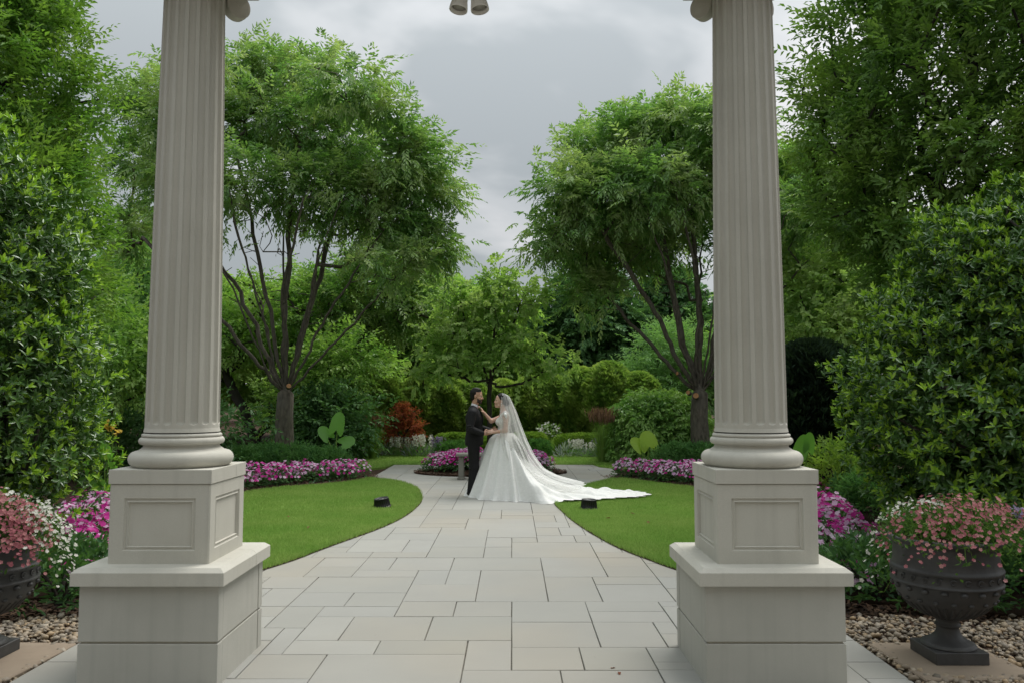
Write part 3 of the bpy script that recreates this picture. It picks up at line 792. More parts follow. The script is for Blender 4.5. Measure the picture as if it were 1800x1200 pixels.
def make_column():
    root = empty('stone_column')
    mb = MB(); mb.box((-0.398, -0.398, -0.05), (0.398, 0.398, 0.589)); mb.build('mortar_core', MORTAR, root)
    for z0, z1 in ((-0.05, 0.252), (0.264, 0.587)):
        for s in (-1, 1):
            mb = MB(); mb.box((-0.412, min(s * 0.412, s * 0.335), z0), (0.412, max(s * 0.412, s * 0.335), z1), 0.003)
            mb.build('base_panel', STONE_BLOCK, root)
            mb = MB(); mb.box((min(s * 0.409, s * 0.34), -0.329, z0), (max(s * 0.409, s * 0.34), 0.329, z1), 0.003)
            mb.build('base_panel', STONE_BLOCK, root)
    for y0, y1 in ((-0.45, 0.148), (0.151, 0.45)):
        mb = MB(); mb.add(*capped_slab(y0, y1, 0.45, 0.592, 0.668, 0.692, 0.03)); mb.build('pier_cap', STONE, root)
    mb = MB(); panel_sides(mb, 0.306, 0.692, 1.166, 0.088, 0.078, 0.082); mb.build('pedestal', STONE, root)
    for y0, y1 in ((-0.313, 0.118), (0.1205, 0.313)):
        mb = MB(); mb.box((-0.313, y0, 1.170), (0.313, y1, 1.256), 0.002); mb.build('pedestal_cap', STONE, root)
    mb = MB(); mb.box((-0.30, -0.30, 1.160), (0.30, 0.30, 1.2)); mb.build('mortar_joint', MORTAR, root)
    prof = [(0.0, 1.256), (0.285, 1.2562)] + arc((0.262, 1.314), 0.057, -math.pi / 2 + 0.1, math.pi / 2, 12) + [(0.262, 1.373), (0.250, 1.374)] + \
        [(0.25 - 0.022 * math.sin(a), 1.376 + 0.03 * a / 1.5) for a in np.linspace(0.1, 1.4, 6)] + [(0.236, 1.406), (0.242, 1.408)] + arc((0.238, 1.4245), 0.0165, -math.pi / 2, math.pi / 2, 8) + [(0.238, 1.443), (0.241, 1.445), (0.241, 1.458), (0.237, 1.462), (0.228, 1.468)]
    # wide torus below, hollow, small torus above
    prof = [(0.0, 1.256), (0.29, 1.2562)] + arc((0.268, 1.306), 0.0495, -math.pi / 2 + 0.15, math.pi / 2, 14) + [(0.266, 1.357), (0.258, 1.359)] + \
        [(0.258 - 0.028 * math.sin(a), 1.361 + 0.026 * (a / 1.57)) for a in np.linspace(0.1, 1.57, 7)] + [(0.231, 1.392), (0.238, 1.394)] + arc((0.236, 1.4185), 0.0235, -math.pi / 2, math.pi / 2, 10) + [(0.236, 1.444), (0.243, 1.446), (0.243, 1.458), (0.238, 1.463), (0.225, 1.468)]
    mb = MB(); mb.lathe(prof, 72); mb.build('column_base', STONE, root, True)
    link('shaft', shaft_mesh(), root)
    cap = MB()
    cap.lathe([(0.19, 4.43), (0.20, 4.432), (0.205, 4.442), (0.20, 4.452), (0.205, 4.455), (0.235, 4.475), (0.262, 4.50), (0.27, 4.52), (0.0, 4.521)], 48)
    co = cap.build('capital', STONE, root, True)
    for k in range(4):
        a = math.pi / 4 + k * math.pi / 2
        v = MB()
        # scroll: rounded drum with a spiral ridge on both cheeks and reeded cushion between
        pr = [(0.0, -0.040), (0.02, -0.046), (0.03, -0.040), (0.055, -0.044), (0.066, -0.038), (0.083, -0.042), (0.088, -0.034), (0.082, -0.024), (0.088, -0.013), (0.083, -0.006), (0.089, 0.0),
              (0.083, 0.006), (0.088, 0.013), (0.082, 0.024), (0.088, 0.034), (0.083, 0.042), (0.066, 0.038), (0.055, 0.044), (0.03, 0.040), (0.02, 0.046), (0.0, 0.040)]
        v.lathe(pr, 28)
        o = v.build('volute', STONE, co, True)
        o.location = (0.292 * math.cos(a), 0.292 * math.sin(a), 4.413)
        # drum axis lies level, across the diagonal
        o.rotation_euler = Matrix(((math.cos(a), 0, -math.sin(a)), (math.sin(a), 0, math.cos(a)), (0, -1, 0))).transposed().inverted().to_euler() if False else \
            (Matrix.Rotation(a + math.pi / 2, 3, 'Z') @ Matrix.Rotation(math.pi / 2, 3, 'Y')).to_euler()
    mb = MB(); mb.box((-0.33, -0.33, 4.523), (0.33, 0.33, 4.579), 0.008); mb.build('abacus', STONE, root)
    return root
c1 = make_column(); c1.location = (-2.137, 5.195, 0)
tag(c1, 'fluted pale stone column on its pedestal beside the left urn', 'column', 'pair of portico columns')
c2 = copy_tree(c1); c2.location = (1.549, 5.195, 0)
tag(c2, 'fluted pale stone column on its pedestal beside the right urn', 'column')

ent = empty('entablature', (AX, 5.195, 0))
tag(ent, 'pale stone beam carried across the top of both columns', 'entablature')
b = MB(); b.box((-2.4, -0.5, 4.58), (2.4, 0.27, 4.82), 0.004); b.box((-2.42, -0.52, 4.821), (2.42, 0.29, 5.02), 0.004); b.build('architrave', STONE, ent)
b = MB(); b.box((-2.41, -0.51, 5.021), (2.41, 0.28, 5.3), 0.004); b.build('frieze', STONE, ent)
b = MB(); b.box((-2.55, -0.62, 5.301), (2.55, 0.42, 5.36), 0.01); b.box((-2.7, -0.74, 5.361), (2.7, 0.54, 5.5), 0.01); b.build('cornice', STONE, ent)

# twin floodlight under the beam
def make_flood():
    root = empty('twin_floodlight', (AX + 0.008, 5.195, 4.58))
    tag(root, 'white twin floodlight with two bell shades hanging under the beam', 'floodlight')
    WH = simple('white_enamel', (0.85, 0.84, 0.80), 0.6, noise=0.06)
    b = MB(); b.lathe([(0, 0), (0.06, -0.002), (0.06, -0.02), (0.03, -0.03), (0.018, -0.035), (0.018, -0.09), (0, -0.092)], 24); b.build('mount', WH, root, True)
    for s in (-1, 1):
        b = MB()
        b.lathe([(0.0, 0.0), (0.022, -0.002), (0.028, -0.02), (0.034, -0.05), (0.046, -0.085), (0.052, -0.12), (0.0535, -0.148), (0.056, -0.152), (0.059, -0.17), (0.0615, -0.19), (0.062, -0.20), (0.0585, -0.202), (0.055, -0.17), (0.02, -0.10), (0, -0.10)], 40)
        o = b.build('bell_shade', WH, root, True)
        o.location = (s * 0.045, -0.01, -0.105)
        o.rotation_euler = (R(-6), R(-s * 8), 0)
        g2 = MB(); g2.lathe([(0.0, -0.165), (0.04, -0.168), (0.05, -0.175), (0.0, -0.176)], 24)
        g2.build('lens', simple('frosted_lens', (0.35, 0.34, 0.3), 0.3), o, True)
make_flood()

# ------------------------------------------------------------------ urns
def make_urn():
    root = empty('garden_urn')
    b = MB(); b.box((-0.168, -0.168, 0.012), (0.168, 0.168, 0.088), 0.004); b.build('plinth', URN, root)
    prof = [(0, 0.0885), (0.165, 0.0885), (0.166, 0.098), (0.158, 0.105), (0.155, 0.112), (0.148, 0.116), (0.12, 0.128), (0.09, 0.15), (0.072, 0.175), (0.066, 0.20), (0.066, 0.212), (0.076, 0.216), (0.078, 0.226), (0.07, 0.231), (0.068, 0.25), (0.078, 0.262), (0.095, 0.267), (0.095, 0.272)]
    b = MB(); b.lathe(prof, 48); b.build('foot', URN, root, True)
    prof = [(0.06, 0.272), (0.10, 0.276), (0.16, 0.298), (0.22, 0.335), (0.27, 0.385), (0.302, 0.44), (0.318, 0.49), (0.321, 0.497), (0.332, 0.50), (0.334, 0.508), (0.328, 0.513), (0.325, 0.520), (0.326, 0.575), (0.334, 0.58), (0.337, 0.59), (0.333, 0.60), (0.322, 0.605),
            (0.319, 0.612), (0.315, 0.64), (0.312, 0.70), (0.312, 0.735), (0.316, 0.742), (0.330, 0.75), (0.342, 0.764), (0.343, 0.780), (0.335, 0.79), (0.318, 0.792), (0.312, 0.77), (0.305, 0.74)]
    b = MB(); b.lathe(prof, 72); bowl = b.build('bowl', URN, root, True)
    b = MB(); b.lathe([(0.0, 0.755), (0.2, 0.757), (0.306, 0.745)], 40); b.build('potting_soil', SOIL, root, True)
    # running scroll frieze: a wave of small rings between two beaded lines
    b = MB()
    for k in range(26):
        a = k * 2 * math.pi / 26
        c = np.array([0.328 * math.cos(a), 0.328 * math.sin(a), 0.547])
        tq = np.array([-math.sin(a), math.cos(a), 0])
        th = np.linspace(0.6, 5.9, 9)
        rr_ = 0.021 - 0.0016 * np.arange(9)
        pts = c + np.outer(rr_ * np.cos(th), tq) + np.outer(rr_ * np.sin(th), [0, 0, 1])
        b.tube(pts, np.full(9, 0.0052), 5)
    for k in range(64):
        a = k * 2 * math.pi / 64
        b.ball((0.331 * math.cos(a), 0.331 * math.sin(a), 0.5905), 0.0075, 6, 4)
    b.build('scroll_frieze', URN, bowl, True)
    for z, r_, n, s in ((0.475, 0.312, 18, 0.024), (0.405, 0.282, 18, 0.018)):
        b = MB()
        for k in range(n):
            a = (k + (0.5 if z < 0.45 else 0)) * 2 * math.pi / n
            b.ball((r_ * math.cos(a), r_ * math.sin(a), z), (s, s, s * 0.72), 8, 5)
        tag(b.build('boss_row', URN, bowl, True), kind='stuff')
    b = MB()
    for k in range(36):                                   # gadroons fanning up from the foot
        a = k * 2 * math.pi / 36
        rz_ = [(0.10, 0.277), (0.16, 0.299), (0.22, 0.336), (0.262, 0.376)]
        b.tube([(r_ * math.cos(a), r_ * math.sin(a), z) for r_, z in rz_], [0.005, 0.009, 0.011, 0.006], 6)
    b.build('gadroons', URN, bowl, True)
    return root
u1 = make_urn(); u1.location = (2.84, 5.31, 0)
tag(u1, 'dark iron urn of pink and white flowers standing beside the right column', 'urn', 'dark flower urns')
u2 = copy_tree(u1); u2.location = (-3.47, 5.31, 0)
tag(u2, 'dark iron urn cut by the edge, standing beside the left column', 'urn')
# ------------------------------------------------------------------ foliage tools
def rand_dirs(r, n):
    v = r.normal(0, 1, (n, 3)); return nrm(v)

def leaf_verts(P, D, Nn, Ln, Wd, fold=0.18, droop=0.12, six=False):
    """folded leaves: P stalk ends, D directions, Nn up sides"""
    D = nrm(D); S = nrm(np.cross(D, Nn)); U = np.cross(S, D)
    Ln = np.asarray(Ln).reshape(-1, 1); Wd = np.asarray(Wd).reshape(-1, 1)
    n = len(P)
    if not six:
        a = P; tip = P + D * Ln - U * Ln * droop
        m = P + D * Ln * 0.45
        l = m + S * Wd * 0.5 + U * Wd * fold; r_ = m - S * Wd * 0.5 + U * Wd * fold
        v = np.stack([a, r_, tip, l], 1).reshape(-1, 3)
        b = np.arange(n)[:, None] * 4
        f = np.concatenate([b + np.array([0, 1, 2]), b + np.array([0, 2, 3])])
        return v, f
    tip = P + D * Ln - U * Ln * droop
    q1 = P + D * Ln * 0.30; q2 = P + D * Ln * 0.68 - U * Ln * droop * 0.4
    l1 = q1 + S * Wd * 0.45 + U * Wd * fold; r1 = q1 - S * Wd * 0.45 + U * Wd * fold
    l2 = q2 + S * Wd * 0.42 + U * Wd * fold; r2 = q2 - S * Wd * 0.42 + U * Wd * fold
    v = np.stack([P, r1, r2, tip, l2, l1, q2], 1).reshape(-1, 3)
    b = np.arange(n)[:, None] * 7
    f = np.concatenate([b + np.array(t) for t in ((0, 1, 6), (1, 2, 6), (2, 3, 6), (3, 4, 6), (4, 5, 6), (5, 0, 6))])
    return v, f

def sprays(r, C, T, k, tl, ln, wd, droop_twig=0.15, spread=0.85, up=0.6, flat=True, droop=0.15):
    """k leaves in two ranks along twigs starting at C heading T"""
    n = len(C)
    T = nrm(T); tl = np.asarray(tl).reshape(-1, 1) * np.ones((n, 1))
    upv = np.tile([0, 0, 1.0], (n, 1)) + r.normal(0, 1 - up, (n, 3))
    S = nrm(np.cross(T, upv)); U = np.cross(S, T)
    Ps, Ds, Ns, Ls, Ws = [], [], [], [], []
    for q in range(k):
        u = (q + 0.6) / k
        p = C + T * tl * u - np.array([0, 0, 1.0]) * tl * droop_twig * u * u
        sgn = 1 if q % 2 else -1
        d = T * (0.55 + 0.5 * u) + S * sgn * spread * (1 - 0.35 * u) + r.normal(0, 0.18, (n, 3)) - np.array([0, 0, droop])
        if q == k - 1: d = T + r.normal(0, 0.15, (n, 3)) - np.array([0, 0, droop])
        Ps.append(p); Ds.append(d); Ns.append(U + r.normal(0, 0.28, (n, 3)))
        sc = r.uniform(0.7, 1.15, n) * (0.75 + 0.5 * math.sin(math.pi * min(1, u + 0.1)))
        Ls.append(ln * sc); Ws.append(wd * sc)
    return np.concatenate(Ps), np.concatenate(Ds), np.concatenate(Ns), np.concatenate(Ls), np.concatenate(Ws)

def lobe_points(r, lobes, n, shell=0.35, clump=None):
    """points inside a union of ellipsoids, most of them near its outside; also outward directions"""
    lobes = np.asarray(lobes, float)
    vol = lobes[:, 3] * lobes[:, 4] + lobes[:, 4] * lobes[:, 5] + lobes[:, 3] * lobes[:, 5]
    w = vol / vol.sum()
    P = np.zeros((0, 3)); O = np.zeros((0, 3))
    while len(P) < n:
        k = r.choice(len(lobes), n * 2, p=w)
        d = rand_dirs(r, n * 2)
        rad = 1 - shell * r.random(n * 2) ** 1.3 if shell < 1 else r.random(n * 2) ** (1 / 3)
        p = lobes[k, :3] + d * rad[:, None] * lobes[k, 3:6]
        # drop what lies deep inside another lobe
        ok = np.ones(len(p), bool)
        for q in range(len(lobes)):
            e = np.linalg.norm((p - lobes[q, :3]) / lobes[q, 3:6], axis=1)
            ok &= ~((e < 1 - shell * 1.05) & (k != q))
        o = nrm(d / lobes[k, 3:6])
        P = np.concatenate([P, p[ok]]); O = np.concatenate([O, o[ok]])
    s = r.permutation(len(P))[:n]
    return P[s], O[s]

def grow_branches(r, root_pts, root_r, targets, tip_r=0.006, power=0.42, wob=0.06, seg=0.35, bias=0.45, lines=None, limb_max=None):
    """skeleton: trunk polyline, then each target joins the nearest limb (short path to the root preferred)"""
    nodes = [np.array(p, float) for p in root_pts]
    par = [-1] + list(range(len(nodes) - 1))
    plen = [0.0]
    for i in range(1, len(nodes)): plen.append(plen[-1] + np.linalg.norm(nodes[i] - nodes[i - 1]))
    ntr = len(nodes)
    first = max(1, ntr - 1)
    order = np.argsort(np.linalg.norm(targets - nodes[-1], axis=1))
    for ln in (lines or []):                     # main limbs given as polylines from the fork
        pv = ntr - 1
        sm = catmull([nodes[ntr - 1]] + [np.array(p, float) for p in ln], 5)[1:]
        for q, p in enumerate(sm):
            p = p + r.normal(0, 0.025, 3)
            nodes.append(p); par.append(pv); plen.append(plen[pv] + np.linalg.norm(p - nodes[pv])); pv = len(nodes) - 1
    A = np.array(nodes); PL = np.array(plen); usable = np.zeros(len(A), bool); usable[first:] = True
    for ti in order:
        t = targets[ti]
        dv = t - A
        d = np.linalg.norm(dv, axis=1)
        cost = d + bias * PL + np.where(dv[:, 2] < 0, 0.8 * np.abs(dv[:, 2]), 0)
        cost[~usable] = 1e9
        j = int(np.argmin(cost))
        steps = max(1, int(d[j] / seg))
        prev = j; a = A[j].copy()
        newp = []
        for s in range(1, steps + 1):
            u = s / steps
            p = a * (1 - u) + t * u
            p = p + np.array([0, 0, 1]) * 0.10 * d[j] * math.sin(math.pi * u) * (0.2 if s == steps else 1)
            if s < steps: p = p + r.normal(0, wob * min(1, d[j]), 3)
            newp.append(p)
        for p in newp:
            nodes.append(p); par.append(prev)
            PL = np.append(PL, PL[prev] + np.linalg.norm(p - nodes[prev])); A = np.vstack([A, p]); usable = np.append(usable, True)
            prev = len(nodes) - 1
    n = len(nodes)
    cnt = np.zeros(n)
    kids = [[] for _ in range(n)]
    for i in range(1, n): kids[par[i]].append(i)
    for i in range(n - 1, -1, -1): cnt[i] = max(1, sum(cnt[c] for c in kids[i]))
    rad = tip_r * cnt ** power
    if limb_max is None: rad = rad * (root_r / rad[ntr - 1])
    else: rad = np.minimum(rad, limb_max)
    rad = np.maximum(rad, tip_r * 0.6)
    chains = []
    stack = [(0, None)]
    while stack:
        s, pr = stack.pop()
        ch = [pr, s] if pr is not None else [s]
        cur = s
        while kids[cur]:
            ks = sorted(kids[cur], key=lambda q: -cnt[q])
            for k in ks[1:]: stack.append((k, cur))
            cur = ks[0]; ch.append(cur)
        chains.append(ch)
    return np.array(nodes), rad, chains, par, ntr

def branch_mesh(nodes, rad, chains, trunk_r=None, flare=None, min_r=0.0):
    mb = MB()
    for ch in chains:
        p = nodes[ch]; q = rad[ch].copy()
        if len(ch) > 1: q[0] = min(q[0], q[1] * 1.15)
        if q.max() < min_r or len(ch) < 2: continue
        sides = 10 if q.max() > 0.09 else (6 if q.max() > 0.03 else 4)
        mb.tube(p, q, sides)
    return mb

def make_tree(name, label, cat, base, trunk, trunk_r, lobes, n_target, n_twig, k, tl, ln, wd, leafm, barkm, seed, limbs=None, reject=None, shell=0.45,
              droop=0.2, up=0.6, outw=0.7, group=None, tip_r=0.007, power=0.42, bias=0.45, droop_twig=0.2, six=False, jit=0.35, seg=0.35, wob=0.06, frac=0.75, lines=None, limb_max=None, feather=0.0, tight=0.55, flat=0.7):
    """base: (x, y) on the ground; lobes relative to it; trunk: polyline relative to it"""
    r = np.random.default_rng(seed)
    root = empty(name, (base[0], base[1], 0))
    tag(root, label, cat, group)
    T, TO = lobe_points(r, lobes, n_target, 0.85)
    if reject is not None: T = T[~reject(T)]
    if limbs is not None: T = np.concatenate([np.array(limbs, float), T])
    nodes, rad, chains, par, ntr = grow_branches(r, trunk, trunk_r, T, tip_r, power, wob, seg, bias, lines, limb_max)
    # trunk with a root flare
    rad[:ntr] = trunk_r * np.linspace(1.12, 0.88, ntr); rad[0] = trunk_r * 1.4
    branch_mesh(nodes, rad, chains).build('trunk', barkm, root, True)
    # leaves: twigs gathered round the outer nodes and filling the crown
    C, O = lobe_points(r, lobes, n_twig, shell)
    m2 = int(n_twig * (1 - frac))
    # clumping: pull most twig starts toward branch ends
    ends = nodes[ntr:]
    if reject is not None:
        ok = ~reject(C); C, O = C[ok], O[ok]
        ends = ends[~reject(ends)]
    if len(ends):
        pick = r.random(len(C)) < frac
        idx = np.array([int(np.argmin(np.sum((ends - c) ** 2, 1))) for c in C])
        pull = ends[idx] + r.normal(0, jit, C.shape) * np.array([1, 1, flat])
        C = np.where(pick[:, None], C * (1 - tight) + pull * tight, C)
    D = O * outw + r.normal(0, 0.5, C.shape) + np.array([0, 0, 0.12])
    tls = tl * r.uniform(0.6, 1.25, len(C))
    if feather:                                   # loose sprigs standing out of the outline
        q = r.random(len(C)) < feather
        C[q] += O[q] * r.uniform(0.0, 0.22, (q.sum(), 1)); D[q] = O[q] + r.normal(0, 0.3, (q.sum(), 3)) + np.array([0, 0, 0.25]); tls[q] *= 1.7
    P, Dl, Nl, Ll, Wl = sprays(r, C, D, k, tls, ln, wd, droop_twig, up=up, droop=droop)
    v, f = leaf_verts(P, Dl, Nl, Ll, Wl, six=six)
    cr = link('crown', mesh_np('crown', v, f, leafm), root)
    return root

def blossoms(r, C, Nn, rad, petals=5, cup=0.25):
    """small open flowers: petals of four corners round one shared centre"""
    n = len(C); Nn = nrm(Nn)
    ref = rand_dirs(r, n); A = nrm(np.cross(Nn, ref)); B = np.cross(Nn, A)
    rad = np.asarray(rad).reshape(-1, 1) * np.ones((n, 1))
    ph = r.uniform(0, 6.28, n)
    vs = [C]; f = []
    for q in range(petals):
        a = ph + q * 2 * math.pi / petals
        da = math.pi / petals * 0.92
        def pt(ang, rr_, h): return C + (A * np.cos(ang)[:, None] + B * np.sin(ang)[:, None]) * rad * rr_ + Nn * rad * h
        wob_ = r.uniform(0.9, 1.1, n)[:, None] if False else 1
        vs += [pt(a - da, 0.78, cup * 0.6), pt(a, 1.0, cup), pt(a + da, 0.78, cup * 0.6)]
    V = np.stack(vs, 1)
    m = V.shape[1]
    b = np.arange(n)[:, None] * m
    F = np.concatenate([np.concatenate([b + np.array([0, 1 + 3 * q, 2 + 3 * q]), b + np.array([0, 2 + 3 * q, 3 + 3 * q])]) for q in range(petals)])
    return V.reshape(-1, 3), F

def petal_mat(name, stops):
    m = bpy.data.materials.new(name); m.use_nodes = True
    t = m.node_tree; t.nodes.clear()
    o = N(t, 'ShaderNodeOutputMaterial'); g = N(t, 'ShaderNodeNewGeometry')
    rp = N(t, 'ShaderNodeValToRGB'); c = rp.color_ramp
    c.elements[0].position = stops[0][0]; c.elements[0].color = rgb(stops[0][1])
    c.elements[1].position = stops[-1][0]; c.elements[1].color = rgb(stops[-1][1])
    for p_, col in stops[1:-1]:
        e = c.elements.new(p_); e.color = rgb(col)
    t.links.new(g.outputs['Random Per Island'], rp.inputs[0])
    d = N(t, 'ShaderNodeBsdfDiffuse'); tr = N(t, 'ShaderNodeBsdfTranslucent'); mx = N(t, 'ShaderNodeMixShader')
    mx.inputs[0].default_value = 0.35
    t.links.new(rp.outputs[0], d.inputs[0]); t.links.new(rp.outputs[0], tr.inputs[0])
    t.links.new(d.outputs[0], mx.inputs[1]); t.links.new(tr.outputs[0], mx.inputs[2]); t.links.new(mx.outputs[0], o.inputs['Surface'])
    return m

# ------------------------------------------------------------------ leaf colours
LF_ZELK = leaf_mat('elm_leaves', (0.098, 0.208, 0.042), (0.215, 0.377, 0.085), lighter=(0.442, 0.500, 0.195), clump=1.1, transl=0.5, gloss=0.16)
LF_HORN = leaf_mat('hornbeam_leaves', (0.073, 0.173, 0.022), (0.156, 0.302, 0.036), lighter=(0.285, 0.400, 0.066), clump=1.6, transl=0.42, gloss=0.1)
LF_HORN_R = leaf_mat('hornbeam_leaves_dark', (0.065, 0.143, 0.021), (0.137, 0.260, 0.036), lighter=(0.273, 0.390, 0.072), clump=1.4, transl=0.4, gloss=0.1)
LF_LAUR = leaf_mat('laurel_leaves', (0.036, 0.098, 0.012), (0.080, 0.172, 0.020), transl=0.15, gloss=0.25, rough=0.30)
LF_LAUR_NEW = leaf_mat('laurel_new_leaves', (0.20, 0.36, 0.022), (0.34, 0.50, 0.045), transl=0.32, gloss=0.14, rough=0.35)
LF_REDB = leaf_mat('redbud_leaves', (0.19, 0.33, 0.07), (0.33, 0.47, 0.12), lighter=(0.44, 0.56, 0.19), clump=0.9, transl=0.5, gloss=0.06)
LF_DARK = leaf_mat('dark_oak_leaves', (0.048, 0.120, 0.035), (0.111, 0.220, 0.057), lighter=(0.131, 0.264, 0.077), clump=0.4, transl=0.3)
LF_MID = leaf_mat('mid_green_leaves', (0.131, 0.269, 0.048), (0.263, 0.431, 0.077), lighter=(0.375, 0.500, 0.125), clump=0.7, transl=0.45, gloss=0.08)
LF_PALE = leaf_mat('pale_green_leaves', (0.137, 0.273, 0.079), (0.230, 0.389, 0.115), lighter=(0.273, 0.431, 0.144), clump=0.5, transl=0.42)
LF_VIB = leaf_mat('viburnum_leaves', (0.108, 0.240, 0.043), (0.228, 0.408, 0.072), lighter=(0.360, 0.500, 0.132), clump=1.2, transl=0.3, gloss=0.12)
LF_ARB = leaf_mat('arborvitae_sprays', (0.13, 0.235, 0.045), (0.26, 0.38, 0.075), lighter=(0.44, 0.52, 0.13), clump=1.6, transl=0.35, gloss=0.0)
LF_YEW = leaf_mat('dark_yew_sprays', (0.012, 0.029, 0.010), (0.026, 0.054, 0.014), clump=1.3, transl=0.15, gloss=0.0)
LF_BOX = leaf_mat('boxwood_leaves', (0.110, 0.209, 0.030), (0.236, 0.351, 0.049), lighter=(0.314, 0.425, 0.067), clump=1.4, transl=0.3)
LF_JUN = leaf_mat('juniper_sprays', (0.048, 0.133, 0.032), (0.107, 0.234, 0.053), lighter=(0.127, 0.264, 0.061), clump=2, transl=0.25, gloss=0.0)
LF_IMP = leaf_mat('impatiens_leaves', (0.035, 0.097, 0.025), (0.086, 0.187, 0.037), transl=0.3, gloss=0.06)
LF_URN = leaf_mat('trailing_plant_leaves', (0.045, 0.105, 0.018), (0.095, 0.185, 0.03), transl=0.4, gloss=0.05)
LF_MAPLE = leaf_mat('red_maple_leaves', (0.22, 0.060, 0.022), (0.42, 0.13, 0.05), transl=0.4, gloss=0.02)
LF_SILVER = leaf_mat('silver_leaves', (0.20, 0.25, 0.20), (0.38, 0.42, 0.36), transl=0.25, gloss=0.0)
LF_EAR = leaf_mat('elephant_ear_leaf', (0.12, 0.29, 0.036), (0.15, 0.33, 0.042), transl=0.5, gloss=0.1)
LF_EARY = leaf_mat('elephant_ear_lime_leaf', (0.28, 0.42, 0.03), (0.32, 0.46, 0.036), transl=0.5, gloss=0.1)
LF_GRASS = leaf_mat('reed_grass_blades', (0.13, 0.24, 0.04), (0.26, 0.38, 0.08), transl=0.4, gloss=0.0)
LF_PLUME = leaf_mat('reed_grass_plumes', (0.19, 0.115, 0.065), (0.30, 0.19, 0.11), transl=0.3, gloss=0.0)
PT_MAG = petal_mat('magenta_petals', [(0, (0.42, 0.022, 0.22)), (0.5, (0.55, 0.045, 0.30)), (1, (0.60, 0.11, 0.38))])
PT_LIL = petal_mat('lilac_petals', [(0, (0.56, 0.32, 0.51)), (0.5, (0.66, 0.45, 0.61)), (1, (0.74, 0.60, 0.71))])
PT_WHT = petal_mat('white_petals', [(0, (0.55, 0.56, 0.48)), (1, (0.72, 0.72, 0.66))])
PT_PNK = petal_mat('salmon_pink_petals', [(0, (0.30, 0.10, 0.12)), (0.5, (0.43, 0.17, 0.19)), (1, (0.55, 0.29, 0.28))])
PT_YEL = petal_mat('yellow_petals', [(0, (0.60, 0.42, 0.06)), (1, (0.66, 0.52, 0.14))])
PT_LAV = petal_mat('lavender_petals', [(0, (0.22, 0.17, 0.30)), (1, (0.36, 0.30, 0.44))])
# ------------------------------------------------------------------ the two pale elms (vase shaped) over the lawns
lines_l = [[(-0.45, 0.1, 2.6), (-1.0, 0.3, 3.8), (-1.9, 0.4, 5.2), (-2.9, 0.3, 6.4)], [(-0.28, -0.25, 2.7), (-0.55, -0.6, 4.2), (-0.9, -1.0, 5.6), (-1.1, -1.2, 7.0)],
           [(-0.12, 0.3, 2.8), (-0.3, 0.8, 4.4), (-0.4, 1.0, 6.2), (-0.5, 0.9, 8.0)], [(0.10, -0.2, 2.7), (0.10, -0.6, 4.3), (0.5, -1.2, 5.6), (0.9, -1.4, 6.8)], [(0.2, 0.25, 2.7), (0.5, 0.6, 4.2), (0.9, 0.7, 6.0), (1.2, 0.5, 8.0)],
           [(0.45, -0.1, 2.5), (0.95, -0.2, 3.5), (1.6, -0.4, 4.5), (2.5, -0.6, 5.8)], [(0.55, 0.15, 2.35), (1.2, 0.3, 3.1), (2.0, 0.4, 4.0), (2.9, 0.3, 5.0)], [(-0.6, -0.2, 2.5), (-1.3, -0.4, 3.4), (-2.2, -0.5, 4.6), (-3.2, -0.4, 5.4)], [(-0.05, 0.0, 2.9), (0.0, 0.1, 4.6), (0.1, 0.0, 6.6), (0.3, 0.1, 8.6)],
           [(-0.35, 0.2, 2.5), (-0.7, 0.5, 3.7), (-1.3, 0.9, 5.2), (-1.8, 1.0, 6.8)], [(0.35, -0.3, 2.6), (0.75, -0.7, 3.9), (1.2, -1.2, 5.3), (1.7, -1.5, 6.4)], [(-0.45, -0.35, 2.6), (-0.95, -0.8, 4.0), (-1.6, -1.2, 5.4), (-2.1, -1.4, 6.4)], [(0.3, 0.05, 2.8), (0.6, 0.1, 4.4), (1.0, 0.0, 6.2), (1.5, 0.1, 7.8)], [(-0.2, -0.1, 2.9), (-0.55, -0.1, 4.6), (-1.0, -0.1, 6.6), (-1.4, 0, 8.4)]]
def elm(name, label, base, lobes, seed, lines, low):
    # nothing grows low in the front of the vase, where the bare limbs show
    def rej(T): return T[:, 2] < low(T[:, 0], T[:, 1]) + np.clip(-T[:, 1] - 0.1, 0, 2.0) * 0.8 - (np.sin(T[:, 0] * 37.7 + T[:, 1] * 91.3 + T[:, 2] * 53.1) > 0.8) * 1.3
    rv = np.random.default_rng(seed + 7); q = rv.uniform(3.6, 6.6, 90); a = rv.uniform(0, 6.28, 90); w = rv.uniform(0.35, 1.0, 90) * (q - 1.6) * 0.62
    vase = np.stack([w * np.cos(a), w * 0.85 * np.sin(a), q], 1)
    return make_tree(name, label, 'tree', base, [(0, 0, -0.1), (0.02, 0, 0.6), (0.0, 0.02, 1.2), (0.03, 0, 1.8)], 0.225, lobes, 480, 8200, 11, 0.46, 0.150, 0.054,
                     LF_ZELK, BARK, seed, reject=rej, limbs=vase, shell=0.6, droop=0.45, up=0.75, outw=0.8, tip_r=0.0085, power=0.60, bias=0.05, droop_twig=0.35, jit=0.33, wob=0.07, frac=0.92, lines=lines, limb_max=0.125, feather=0.08, tight=0.86, flat=0.35)
